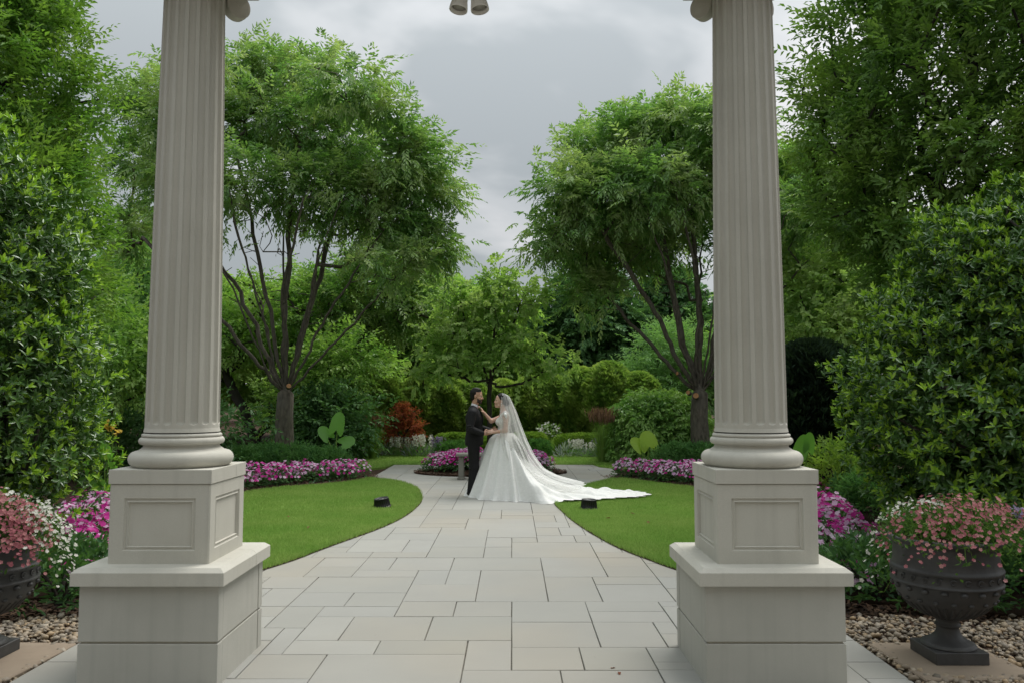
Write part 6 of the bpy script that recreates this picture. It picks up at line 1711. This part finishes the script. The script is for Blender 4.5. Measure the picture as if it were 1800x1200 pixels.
class Head:
    """a head looking along local +X, turned by yaw/pitch; c is its middle (eye height)"""
    def __init__(s, c, yaw, pitch=0.0, sc=1.0):
        cp, sp = math.cos(pitch), math.sin(pitch)
        s.R = rotz(yaw) @ np.array([[cp, 0, sp], [0, 1, 0], [-sp, 0, cp]]); s.c = np.array(c, float); s.s = sc
    def p(s, x, y, z): return s.c + s.R @ (np.array([x, y, z]) * s.s)
    def e(s, f, c, r, k=0.02, op='add'): f.ell(s.p(*c), np.array(r) * s.s, k, s.R, op)
    def n(s, f, a, b, ra, rb, k=0.01): f.cone(s.p(*a), s.p(*b), ra * s.s, rb * s.s, k)
    def skin(s, f, male):
        s.e(f, (-0.012, 0, 0.035), (0.098, 0.076, 0.098), 0.0)
        s.e(f, (0.03, 0, -0.045), (0.064, 0.060 if male else 0.055, 0.072), 0.03)
        s.e(f, (0.068, 0, -0.098), (0.026, 0.028 if male else 0.022, 0.022), 0.025)
        s.n(f, (0.03, 0.045, -0.085), (0.062, 0.012, -0.098), 0.018, 0.018, 0.02)
        s.n(f, (0.03, -0.045, -0.085), (0.062, -0.012, -0.098), 0.018, 0.018, 0.02)
        s.n(f, (0.085, 0, 0.008), (0.108 if male else 0.102, 0, -0.032), 0.009, 0.012, 0.012)      # nose
        for y in (-1, 1):
            s.e(f, (0.098, y * 0.011, -0.036), (0.009, 0.008, 0.007), 0.006)
            s.e(f, (0.078, y * 0.03, 0.02), (0.016, 0.026, 0.009), 0.012)                          # brow
            s.e(f, (0.066, y * 0.042, -0.03), (0.022, 0.02, 0.02), 0.02)                           # cheek
            s.e(f, (-0.008, y * 0.078, -0.008), (0.020, 0.009, 0.031), 0.006)                      # ear
        s.e(f, (0.088, 0, -0.062), (0.012, 0.021, 0.0075), 0.008)                                   # lips
        s.e(f, (0.086, 0, -0.074), (0.011, 0.018, 0.007), 0.006)
    def details(s, root, male, iris):
        for y in (-1, 1):
            b = MB(); b.ball(s.p(0.0725, y * 0.031, 0.002), 0.0112 * s.s, 12, 8); o = b.build('eye', EYEW, root, True)
            b = MB(); b.ball(s.p(0.0800, y * 0.0312, 0.002), 0.0058 * s.s, 8, 6); b.build('iris', iris, o, True)
            b = MB(); b.tube([s.p(0.0885, y * 0.013, 0.026), s.p(0.088, y * 0.032, 0.032), s.p(0.072, y * 0.052, 0.023)], [0.003, 0.0042 if male else 0.0028, 0.0016], 6); b.build('eyebrow', HAIR, root, True)
        b = MB(); b.ball(s.p(0.0965, 0, -0.062), (0.006, 0.017, 0.0045), 10, 6, s.R); b.ball(s.p(0.0945, 0, -0.0725), (0.006, 0.015, 0.005), 10, 6, s.R); b.build('lips', LIPM if male else LIPF, root, True)

def hand(f, wrist, d, palm_n, curl, thumb_side, sc=1.0):
    """palm, four unequal curled fingers and a thumb; d points along the hand, palm_n out of the palm"""
    d = nrm(np.array(d, float)[None])[0]; pn = np.array(palm_n, float); pn = nrm((pn - d * (pn @ d))[None])[0]; s = np.cross(pn, d) * thumb_side
    w = np.array(wrist, float)
    R3 = np.stack([d, s, pn], 1)
    f.ell(w + d * 0.055 * sc, (0.052 * sc, 0.042 * sc, 0.018 * sc), 0.015, R3)
    for q, (o, l) in enumerate(((0.030, 0.072), (0.010, 0.080), (-0.010, 0.074), (-0.029, 0.058))):
        a = w + d * 0.095 * sc + s * o * sc; l = l * sc
        c1 = curl * 0.6; dir1 = d * math.cos(c1) + pn * math.sin(c1) + s * o * 1.2
        b = a + dir1 * l * 0.45
        c2 = curl * 1.5; dir2 = d * math.cos(c2) + pn * math.sin(c2) + s * o * 1.2
        c = b + dir2 * l * 0.32
        c3 = curl * 2.2; dir3 = d * math.cos(c3) + pn * math.sin(c3)
        e = c + dir3 * l * 0.25
        f.chain([a - d * 0.03, a, b, c, e], [0.0095, 0.0098, 0.009, 0.0085, 0.0075], 0.004)
    a = w + d * 0.03 * sc + s * 0.03 * sc
    b = a + (d * 0.6 + s * 0.75 + pn * 0.25) * 0.034 * sc; c = b + (d * 0.9 + s * 0.25 + pn * 0.35) * 0.034 * sc
    f.chain([a, b, c], [0.014, 0.0115, 0.009], 0.006)

def skin_mat(name, a, b):
    m, t, p = new_mat(name)
    t.links.new(mixc(t, rng01(t, tex_noise(t, 14, 3), 0.35, 0.65), a, b), p.inputs['Base Color'])
    p.inputs['Roughness'].default_value = 0.5
    p.inputs['Subsurface Weight'].default_value = 0.12; p.inputs['Subsurface Radius'].default_value = (0.02, 0.008, 0.004)
    return m
SKIN_M = skin_mat('skin_tan', (0.48, 0.27, 0.185), (0.54, 0.31, 0.215))
SKIN_F = skin_mat('skin_light', (0.55, 0.34, 0.25), (0.60, 0.38, 0.28))
HAIR = simple('black_hair', (0.010, 0.008, 0.007), 0.6, spec=0.25, noise=0.4, nscale=60, b=0.5, bscale=90)
BEARD = simple('trimmed_beard', (0.05, 0.032, 0.024), 0.8, noise=0.3, nscale=80)
EYEW = simple('eye_white', (0.62, 0.60, 0.57), 0.25)
IRIS = simple('brown_iris', (0.03, 0.018, 0.01), 0.15)
LIPM = simple('lips_brown', (0.30, 0.12, 0.09), 0.5); LIPF = simple('lips_rose', (0.40, 0.085, 0.09), 0.4)
TUX = simple('black_wool', (0.0095, 0.0095, 0.0105), 0.75, spec=0.3, noise=0.25, nscale=40, b=0.25, bscale=220)
SATIN = simple('black_satin', (0.008, 0.008, 0.009), 0.3)
SHIRT = simple('white_shirt', (0.74, 0.75, 0.78), 0.7)
def lace_mat():
    m, t, p = new_mat('ivory_lace_tulle')
    c = N(t, 'ShaderNodeTexCoord')
    v = N(t, 'ShaderNodeTexVoronoi'); v.inputs['Scale'].default_value = 26; t.links.new(c.outputs['Object'], v.inputs['Vector'])
    f = rng01(t, v.outputs['Distance'], 0.15, 0.6)
    n = rng01(t, tex_noise(t, 9, 5, 0.6), 0.35, 0.65)
    col = mixc(t, M('MULTIPLY', f, 0.55, t=t), (0.80, 0.795, 0.765), (0.70, 0.70, 0.67))
    t.links.new(mixc(t, M('MULTIPLY', n, 0.35, t=t), col, (0.76, 0.76, 0.74)), p.inputs['Base Color'])
    p.inputs['Roughness'].default_value = 0.6; p.inputs['Specular IOR Level'].default_value = 0.3
    p.inputs['Sheen Weight'].default_value = 0.2
    bump(t, p, v.outputs['Distance'], 0.22, 0.01)
    return m
LACE = lace_mat()
def veil_mat():
    m = bpy.data.materials.new('sheer_veil'); m.use_nodes = True
    t = m.node_tree; t.nodes.clear()
    o = N(t, 'ShaderNodeOutputMaterial'); tr = N(t, 'ShaderNodeBsdfTransparent'); d = N(t, 'ShaderNodeBsdfDiffuse'); tl = N(t, 'ShaderNodeBsdfTranslucent')
    d.inputs[0].default_value = (0.82, 0.82, 0.80, 1); tl.inputs[0].default_value = (0.82, 0.82, 0.80, 1)
    a = N(t, 'ShaderNodeMixShader'); a.inputs[0].default_value = 0.4
    t.links.new(d.outputs[0], a.inputs[1]); t.links.new(tl.outputs[0], a.inputs[2])
    lw = N(t, 'ShaderNodeLayerWeight'); lw.inputs[0].default_value = 0.35
    fac = M('ADD', 0.30, M('MULTIPLY', lw.outputs['Facing'], 0.5, t=t), t=t)
    sp = rng01(t, tex_noise(t, 26, 3, 0.6), 0.60, 0.66)
    fac = M('ADD', fac, M('MULTIPLY', sp, 0.14, t=t), t=t, clamp=True)
    b = N(t, 'ShaderNodeMixShader'); t.links.new(fac, b.inputs[0]); t.links.new(tr.outputs[0], b.inputs[1]); t.links.new(a.outputs[0], b.inputs[2])
    t.links.new(b.outputs[0], o.inputs['Surface'])
    return m
VEIL = veil_mat()

# ---- the groom, facing +X
def build_groom():
    root = empty('person', (-0.67, 14.0, 0))
    tag(root, 'dark haired man in a black tuxedo with bow tie holding the bride', 'person')
    H = Head((0.052, 0, 1.725), R(-8), R(6), 1.04)
    f = Field((-0.35, -0.42, -0.02), (0.62, 0.42, 1.90), 0.007)
    f.cone((0.0, 0, 1.46), (0.03, 0, 1.64), 0.064, 0.056, 0.0)
    H.skin(f, True)
    f.ell((0.01, 0, 1.34), (0.125, 0.17, 0.19), 0.06); f.ell((0.01, 0, 1.10), (0.11, 0.15, 0.2), 0.06); f.ell((0.0, 0, 0.95), (0.115, 0.16, 0.13), 0.06)
    f.cone((0, -0.15, 1.455), (0, 0.15, 1.455), 0.06, 0.06, 0.06)
    for s in (-1, 1): f.chain([(0, s * 0.09, 0.92), (0.015, s * 0.10, 0.50), (-0.02, s * 0.10, 0.09)], [0.085, 0.058, 0.042], 0.03); f.cone((-0.04, s * 0.10, 0.045), (0.13, s * 0.11, 0.035), 0.04, 0.03, 0.02)
    rs_, re_, rw_ = (-0.01, -0.20, 1.435), (-0.055, -0.262, 1.165), (0.175, -0.20, 1.075)
    ls_, le_, lw_ = (0.01, 0.20, 1.435), (0.06, 0.27, 1.18), (0.30, 0.20, 1.11)
    f.chain([rs_, re_, rw_], [0.052, 0.042, 0.030], 0.03); f.chain([ls_, le_, lw_], [0.052, 0.042, 0.030], 0.03)
    hand(f, (0.178, -0.198, 1.077), (0.95, 0.12, 0.22), (0.1, 0.95, -0.1), 0.55, -1)
    hand(f, (0.302, 0.198, 1.112), (0.9, -0.25, 0.05), (0.2, -0.9, 0.2), 0.35, 1)
    link('body', f.mesh('body', SKIN_M), root)
    H.details(root, True, IRIS)
    f = Field((-0.2, -0.2, 1.5), (0.3, 0.2, 1.92), 0.006)                   # hair: swept up, faded sides
    H.e(f, (-0.020, 0, 0.044), (0.102, 0.080, 0.095), 0.0)
    H.e(f, (0.008, 0, 0.112), (0.056, 0.052, 0.022), 0.02); H.e(f, (-0.02, 0, 0.114), (0.066, 0.056, 0.024), 0.02)
    H.e(f, (-0.06, 0, -0.02), (0.05, 0.066, 0.07), 0.02)
    nx = H.R[:, 0]; nz = H.R[:, 2]; c0 = H.c
    f.cut(lambda X, Y, Z: 0.055 - np.maximum(-( (X - c0[0]) * nx[0] + (Y - c0[1]) * nx[1] + (Z - c0[2]) * nx[2]) + 0.052 + 0, ((X - c0[0]) * nz[0] + (Y - c0[1]) * nz[1] + (Z - c0[2]) * nz[2]) * 1.0 - 0.015))
    for y in (-1, 1): H.e(f, (0.012, y * 0.078, -0.012), (0.03, 0.018, 0.036), 0, 'sub')
    H.e(f, (0.0, 0, -0.16), (0.2, 0.2, 0.085), 0, 'sub')
    link('hair', f.mesh('hair', HAIR), root)
    f = Field((-0.1, -0.2, 1.5), (0.3, 0.2, 1.8), 0.005)                    # beard follows the jaw
    H.e(f, (0.03, 0, -0.048), (0.066, 0.0625, 0.074), 0.0); H.e(f, (0.069, 0, -0.100), (0.027, 0.029, 0.023), 0.02)
    H.n(f, (0.03, 0.046, -0.086), (0.062, 0.012, -0.1), 0.0195, 0.0195, 0.015); H.n(f, (0.03, -0.046, -0.086), (0.062, -0.012, -0.1), 0.0195, 0.0195, 0.015)
    H.e(f, (0.09, 0, -0.050), (0.012, 0.028, 0.006), 0.006)
    H.e(f, (0.085, 0, -0.012), (0.07, 0.05, 0.034), 0, 'sub'); H.e(f, (0.05, 0, 0.03), (0.2, 0.2, 0.058), 0, 'sub'); H.e(f, (0.107, 0, -0.066), (0.018, 0.021, 0.012), 0, 'sub')
    H.e(f, (-0.03, 0, -0.05), (0.055, 0.2, 0.2), 0, 'sub'); H.e(f, (0.0, 0, -0.16), (0.075, 0.2, 0.045), 0, 'sub')
    link('beard', f.mesh('beard', BEARD), root)
    f = Field((-0.4, -0.45, 0.78), (0.45, 0.45, 1.62), 0.008)               # jacket
    f.ell((0.012, 0, 1.325), (0.158, 0.205, 0.20), 0.0); f.ell((0.015, 0, 1.10), (0.145, 0.178, 0.2), 0.06); f.ell((0.008, 0, 0.94), (0.160, 0.198, 0.20), 0.06)
    f.cone((-0.005, -0.155, 1.455), (-0.005, 0.155, 1.455), 0.074, 0.074, 0.06); f.cone((-0.02, -0.06, 1.50), (-0.02, 0.06, 1.50), 0.06, 0.06, 0.05)
    f.chain([rs_, re_, (0.15, -0.206, 1.083)], [0.074, 0.062, 0.048], 0.025); f.chain([ls_, le_, (0.27, 0.21, 1.116)], [0.074, 0.062, 0.048], 0.025)
    # creases at the elbow
    for z in (1.13, 1.17, 1.21): f.cone((-0.11, -0.31, z), (0.0, -0.335, z + 0.02), 0.012, 0.004, 0.012)
    f.cone((0.035, 0, 1.50), (0.055, 0, 1.62), 0.068, 0.075, 0, 'sub')
    f.cut(lambda X, Y, Z: 0.865 + 0.10 * np.maximum(0, X - 0.03) - Z)
    f.cone((0.23, 0, 1.56), (0.185, 0, 1.20), 0.062, 0.008, 0, 'sub')
    link('jacket', f.mesh('jacket', TUX), root)
    f = Field((-0.2, -0.2, 1.1), (0.3, 0.2, 1.66), 0.006)                   # shirt front and collar
    f.ell((0.015, 0, 1.33), (0.148, 0.12, 0.19), 0.0)
    f.cone((0.012, 0, 1.47), (0.026, 0, 1.575), 0.073, 0.068, 0.02)
    f.cut(lambda X, Y, Z: Z - (1.587 - 0.28 * (X - 0.02)))
    f.cone((0.028, 0, 1.53), (0.05, 0, 1.68), 0.060, 0.060, 0, 'sub')
    link('shirt', f.mesh('shirt', SHIRT), root)
    b = MB()
    for s in (-1, 1): b.ball((0.113, s * 0.034, 1.523), (0.016, 0.034, 0.023), 12, 8, rotz(-s * 0.3))
    b.ball((0.122, 0, 1.523), (0.013, 0.012, 0.015), 10, 6); b.build('bow_tie', SATIN, root, True)
    for s in (-1, 1):                                                       # satin lapels lying on the chest
        v = [(0.118, s * 0.062, 1.505), (0.146, s * 0.115, 1.44), (0.180, s * 0.098, 1.36), (0.188, s * 0.03, 1.22), (0.184, s * 0.012, 1.19), (0.176, s * 0.05, 1.36)]
        v2 = [(x - 0.02, y, z) for x, y, z in v]
        q = MB(); q.add_multi(v + v2, [[(0, 1, 2, 5), (5, 2, 3, 4), (6, 11, 8, 7), (11, 10, 9, 8)], []]); q.build('lapel', SATIN, root)
    for w, d in (((0.150, -0.206, 1.083), (0.026, 0.006, 0.004)), ((0.27, 0.21, 1.116), (0.026, -0.006, 0.0))):
        q = MB(); w = np.array(w); d = np.array(d); q.tube([w - d * 0.3, w + d, w + d * 1.02, w + d * 0.4], [0.040, 0.039, 0.034, 0.033], 16); q.build('shirt_cuff', SHIRT, root, True)
    f = Field((-0.3, -0.3, -0.02), (0.35, 0.3, 1.05), 0.008)
    f.ell((0.0, 0, 0.95), (0.135, 0.178, 0.14), 0.0)
    for s in (-1, 1): f.chain([(0.0, s * 0.092, 0.90), (0.012, s * 0.10, 0.50), (-0.025, s * 0.10, 0.085)], [0.108, 0.082, 0.078], 0.03)
    for z, x in ((0.14, 0.05), (0.11, -0.09), (0.48, -0.07)): f.cone((x, -0.17, z), (x, -0.03, z + 0.01), 0.012, 0.008, 0.014)
    f.cut(lambda X, Y, Z: 0.055 - Z)
    link('trousers', f.mesh('trousers', TUX), root)
    for s in (-1, 1):
        f = Field((-0.16, s * 0.105 - 0.09, -0.01), (0.26, s * 0.105 + 0.09, 0.16), 0.006)
        f.ell((0.04, s * 0.105, 0.05), (0.15, 0.048, 0.042), 0.0); f.ell((-0.045, s * 0.102, 0.075), (0.06, 0.043, 0.055), 0.03); f.ell((0.12, s * 0.108, 0.04), (0.075, 0.047, 0.034), 0.02)
        f.cut(lambda X, Y, Z: 0.004 - Z)
        link('shoe', f.mesh('shoe', SATIN), root)
    return root
build_groom()

# ---- the bride, facing -X
def build_bride():
    root = empty('person', (-0.10, 13.95, 0))
    tag(root, 'dark haired woman in a white ball gown with veil and long train', 'person')
    H = Head((-0.105, -0.005, 1.640), math.pi + R(14), R(-4), 0.97)
    f = Field((-0.62, -0.40, -0.02), (0.30, 0.40, 1.80), 0.007)
    f.cone((-0.035, 0, 1.40), (-0.078, 0, 1.565), 0.052, 0.046, 0.0)
    H.skin(f, False)
    f.ell((-0.045, 0, 1.30), (0.10, 0.145, 0.15), 0.05); f.ell((-0.05, 0, 1.09), (0.092, 0.118, 0.16), 0.05); f.ell((-0.03, 0, 0.92), (0.13, 0.17, 0.14), 0.06)
    f.cone((-0.02, -0.13, 1.405), (-0.02, 0.13, 1.405), 0.045, 0.045, 0.05)
    for s in (-1, 1): f.ell((-0.12, s * 0.065, 1.275), (0.058, 0.06, 0.06), 0.03); f.chain([(-0.02, s * 0.09, 0.88), (-0.03, s * 0.09, 0.48), (0.0, s * 0.09, 0.10)], [0.085, 0.055, 0.038], 0.03); f.cone((0.02, s * 0.09, 0.04), (-0.14, s * 0.09, 0.03), 0.03, 0.025, 0.02)
    f.chain([(-0.01, -0.165, 1.385), (-0.01, -0.235, 1.135), (-0.20, -0.205, 1.108)], [0.045, 0.037, 0.026], 0.025)
    hand(f, (-0.202, -0.204, 1.108), (-0.95, 0.05, 0.10), (0.05, 0.85, -0.5), 0.6, 1, 0.92)
    f.chain([(-0.03, 0.165, 1.385), (-0.265, 0.13, 1.285), (-0.395, 0.06, 1.435)], [0.045, 0.037, 0.026], 0.025)
    hand(f, (-0.396, 0.058, 1.437), (-0.42, -0.30, 0.70), (-0.85, 0.0, -0.3), 0.25, -1, 0.92)
    link('body', f.mesh('body', SKIN_F), root)
    H.details(root, False, IRIS)
    f = Field((-0.30, -0.2, 1.45), (0.15, 0.2, 1.82), 0.006)                # hair drawn back into a low bun
    H.e(f, (-0.022, 0, 0.045), (0.100, 0.083, 0.098), 0.0); H.e(f, (-0.075, 0, -0.02), (0.05, 0.06, 0.07), 0.03); H.e(f, (-0.125, 0, -0.03), (0.050, 0.056, 0.05), 0.012)
    nx = H.R[:, 0]; nz = H.R[:, 2]; c0 = H.c
    def hl(X, Y, Z):
        a = (X - c0[0]) * nx[0] + (Y - c0[1]) * nx[1] + (Z - c0[2]) * nx[2]; b = (X - c0[0]) * nz[0] + (Y - c0[1]) * nz[1] + (Z - c0[2]) * nz[2]
        return a - 0.018 - np.maximum(0, b - 0.02) * 0.62
    f.cut(hl)
    for y in (-1, 1): H.e(f, (0.0, y * 0.078, -0.018), (0.024, 0.016, 0.03), 0, 'sub')
    H.e(f, (0.02, 0, -0.16), (0.12, 0.2, 0.1), 0, 'sub')
    link('hair', f.mesh('hair', HAIR), root)
    for y in (-1, 1):
        b = MB(); p_ = H.p(0.0, y * 0.088, -0.045); b.ball(p_, 0.009, 8, 6); b.ball(p_ - np.array([0, 0, 0.022]), (0.007, 0.007, 0.014), 8, 6); b.build('earring', simple('pearl', (0.75, 0.74, 0.7), 0.2), root, True)
    b = MB()
    for q in range(9): b.ball(H.p(-0.055 + 0.004 * q, -0.075 + 0.019 * q, 0.105 + 0.03 * math.sin(math.pi * q / 8)), 0.008, 6, 5)
    b.build('hair_comb', simple('crystal', (0.7, 0.7, 0.72), 0.12), root, True)
    f = Field((-0.35, -0.30, 0.95), (0.25, 0.30, 1.50), 0.007)              # bodice with cap straps
    f.ell((-0.045, 0, 1.29), (0.112, 0.156, 0.15), 0.0); f.ell((-0.05, 0, 1.09), (0.103, 0.130, 0.17), 0.05)
    for s in (-1, 1): f.ell((-0.122, s * 0.065, 1.275), (0.066, 0.068, 0.068), 0.03)
    f.cut(lambda X, Y, Z: np.minimum(Z - (1.335 - 0.12 * np.minimum(0, X + 0.02)), 1.0))
    for s in (-1, 1):
        f.chain([(-0.125, s * 0.105, 1.315), (-0.075, s * 0.135, 1.40), (-0.015, s * 0.15, 1.445), (0.045, s * 0.125, 1.39), (0.06, s * 0.10, 1.31)], [0.026, 0.022, 0.024, 0.022, 0.026], 0.012)
        f.chain([(-0.02, s * 0.165, 1.435), (-0.01, s * 0.198, 1.40), (0.0, s * 0.21, 1.355)], [0.026, 0.03, 0.022], 0.012)
    f.cut(lambda X, Y, Z: 0.99 - Z)
    link('bodice', f.mesh('bodice', LACE), root)
    # skirt and train: one cloth from waist to floor, outline measured round the wearer (metres, y towards the garden)
    outline = np.array([(-0.66, 0.02), (-0.60, -0.30), (-0.36, -0.52), (-0.02, -0.66), (0.32, -0.84), (0.66, -1.02), (0.95, -0.98), (1.45, -0.84), (1.95, -0.62), (2.35, -0.36), (2.48, -0.06), (2.30, 0.28), (1.85, 0.55), (1.35, 0.72), (0.85, 0.80), (0.40, 0.76), (-0.05, 0.66), (-0.42, 0.46), (-0.61, 0.24)])
    oc = catmull(outline, 14, True); no = len(oc)
    d = np.concatenate([[0], np.cumsum(np.linalg.norm(np.diff(np.vstack([oc, oc[:1]]), axis=0), axis=1))]); tot = d[-1]
    nth = 300
    ss = np.linspace(0, tot, nth, endpoint=False)
    ocx = np.interp(ss, d, np.append(oc[:, 0], oc[0, 0])); ocy = np.interp(ss, d, np.append(oc[:, 1], oc[0, 1]))
    cxy = np.array([-0.045, 0.0])
    rr_ = np.hypot(ocx - cxy[0], ocy); th = np.unwrap(np.arctan2(ocy, ocx - cxy[0]))
    # waist angle spread evenly so that cloth is shared out round the body
    wth = th
    wx = cxy[0] + 0.108 * np.cos(wth); wy = 0.136 * np.sin(wth)
    m = 90
    t = np.linspace(0, 1, m)[:, None]
    gz = np.interp(t.ravel(), [0, 0.10, 0.22, 0.38, 0.55, 0.75, 0.92, 1.0], [1.075, 1.055, 0.99, 0.80, 0.57, 0.30, 0.085, 0.003])[:, None]
    w = np.clip((rr_ - 0.78) / 0.75, 0, 1); w = w * w * (3 - 2 * w)
    L_ = np.hypot(ocx - wx, ocy - wy)
    tt = t
    dd = L_ * tt
    tz = 1.075 * np.exp(-(dd / 0.53) ** 1.08) * (1 - tt ** 4) + 0.014
    z = gz * (1 - w) + tz * w
    rg_ = np.random.default_rng(4)
    s_ = ss / tot * 2 * np.pi
    fold = np.zeros((m, nth))
    for k, a, ph in ((9, 1.0, 0.3), (14, 0.8, 1.9), (23, 0.55, 4.0), (37, 0.3, 2.2)):
        fold += a * np.sin(k * s_ + ph + 0.7 * np.sin(3 * s_ + ph) + 0.9 * tt * math.sin(ph * 3))
    fold /= 1.6
    amp = 0.014 + 0.062 * tt ** 1.1
    amp = amp * (1 - 0.5 * w)
    nx_ = np.cos(th); ny_ = np.sin(th)
    x = wx + (ocx - wx) * tt + nx_ * fold * amp; y = wy + (ocy - wy) * tt + ny_ * fold * amp
    # lying cloth: soft ridges and puckers
    lie = w * np.clip((tt - 0.35) / 0.3, 0, 1)
    puck = 0.5 + 0.5 * np.sin(x * 7.0 + y * 9 + 1.5 * np.sin(y * 5 + x * 2)); puck2 = 0.5 + 0.5 * np.sin(x * 4.0 - y * 13 + 2 * np.sin(x * 3))
    z = z + lie * (0.05 * puck ** 3 + 0.05 * puck2 ** 2.5 + 0.012 * np.sin(x * 23 + y * 17 + 3 * np.sin(y * 9)) + 0.010 * np.sin(y * 41 + x * 9)) * (1 - tt ** 14) * np.where(tt < 0.97, 1, 0.6) + (1 - w) * 0.012 * fold * tt * 0
    hem = tt ** 10
    x = x + nx_ * hem * (0.022 + 0.028 * w) * np.sin(s_ * 33 + 2 * np.sin(s_ * 7)); y = y + ny_ * hem * (0.022 + 0.028 * w) * np.sin(s_ * 33 + 2 * np.sin(s_ * 7))
    z = np.maximum(z - 0.009 * hem + hem * 0.005 * np.sin(s_ * 41 + 2 * np.sin(s_ * 7)), 0.002 + 0.052 * np.clip((x - 0.75) / 0.2, 0, 1) * (np.clip((x - 0.75) / 0.2, 0, 1) > 0))
    V = np.stack([x, y, z], -1).reshape(-1, 3)
    i = np.arange(m - 1)[:, None] * nth; j = np.arange(nth)[None]; j2 = (j + 1) % nth
    Fq = np.stack([i + j, i + nth + j, i + nth + j2, i + j2], -1).reshape(-1, 4)
    link('skirt', mesh_np('skirt', V, Fq[:, ::-1], LACE, True), root)
    # big soft bow of the overskirt at the back of the waist
    for (a0, side, ln, wd_) in ((R(-38), -1, 0.42, 0.22), (R(38), 1, 0.42, 0.22), (R(-8), -1, 0.55, 0.20), (R(10), 1, 0.55, 0.20)):
        nu, nv = 26, 22
        u = np.linspace(0, 1, nu)[:, None]; v_ = np.linspace(-1, 1, nv)[None]
        out_r = 0.10 + ln * (u * 0.85) + 0 * v_
        wdt = wd_ * (0.22 + 0.95 * np.sin(np.minimum(u, 1) * 1.9)) * v_
        zz_ = 1.06 + 0.05 * np.sin(u * math.pi * 0.9) - 0.55 * u ** 1.7 + 0.022 * np.sin(v_ * 9 + u * 3) * u + 0.05 * (1 - v_ ** 2) * np.sin(u * math.pi)
        xx = cxy[0] + out_r * math.cos(a0) * 0.75 - wdt * math.sin(a0); yy = out_r * math.sin(a0) + wdt * math.cos(a0)
        Vb = np.stack([xx, yy, zz_ + 0 * xx], -1).reshape(-1, 3)
        i = np.arange(nu - 1)[:, None] * nv; j = np.arange(nv - 1)[None]
        me = mesh_np('overskirt', Vb, np.stack([i + j, i + nv + j, i + nv + j + 1, i + j + 1], -1).reshape(-1, 4), LACE, True)
        o = link('overskirt', me, root)
        md = o.modifiers.new('thickness', 'SOLIDIFY'); md.thickness = 0.006
    # veil, pinned at the crown and trailing on to the train
    vs = np.array([0, 0.06, 0.13, 0.22, 0.34, 0.48, 0.62, 0.76, 0.88, 1.0])
    bx = np.array([-0.045, 0.045, 0.105, 0.165, 0.235, 0.34, 0.47, 0.64, 0.92, 1.35]); bz = np.array([1.768, 1.735, 1.60, 1.46, 1.25, 0.97, 0.70, 0.47, 0.33, 0.22])
    ex = np.array([-0.085, -0.085, -0.10, -0.115, -0.11, -0.085, -0.02, 0.18, 0.55, 1.05]); ez = np.array([1.763, 1.70, 1.55, 1.40, 1.16, 0.90, 0.70, 0.42, 0.25, 0.14]); ey = np.array([0.03, 0.085, 0.13, 0.205, 0.28, 0.315, 0.36, 0.46, 0.56, 0.60])
    nv, nf = 80, 70
    q = np.linspace(0, 1, nv)
    BX, BZ, EX, EZ, EY = [np.interp(q, vs, a)[:, None] for a in (bx, bz, ex, ez, ey)]
    def smooth(a):
        for _ in range(6): a[1:-1] = (a[:-2] + 2 * a[1:-1] + a[2:]) / 4
        return a
    BX, BZ, EX, EZ, EY = map(smooth, (BX, BZ, EX, EZ, EY))
    ph = np.linspace(-1, 1, nf)[None] * math.pi / 2
    c_ = np.cos(ph) ** 0.8; s__ = np.sin(ph)
    rip = (0.006 + 0.020 * q[:, None]) * (np.sin(ph * 15 + 0.8 * np.sin(q[:, None] * 4)) + 0.5 * np.sin(ph * 27 + 1))
    x = EX + (BX - EX) * c_ + rip * np.cos(ph); y = EY * s__ * (1 + 0.25 * np.cos(ph)) + rip * np.sin(ph); z = EZ + (BZ - EZ) * c_
    Vv = np.stack([x, y, z + 0 * x], -1).reshape(-1, 3)
    i = np.arange(nv - 1)[:, None] * nf; j = np.arange(nf - 1)[None]
    link('veil', mesh_np('veil', Vv, np.stack([i + j, i + nf + j, i + nf + j + 1, i + j + 1], -1).reshape(-1, 4), VEIL, True), root)
    return root
build_bride()
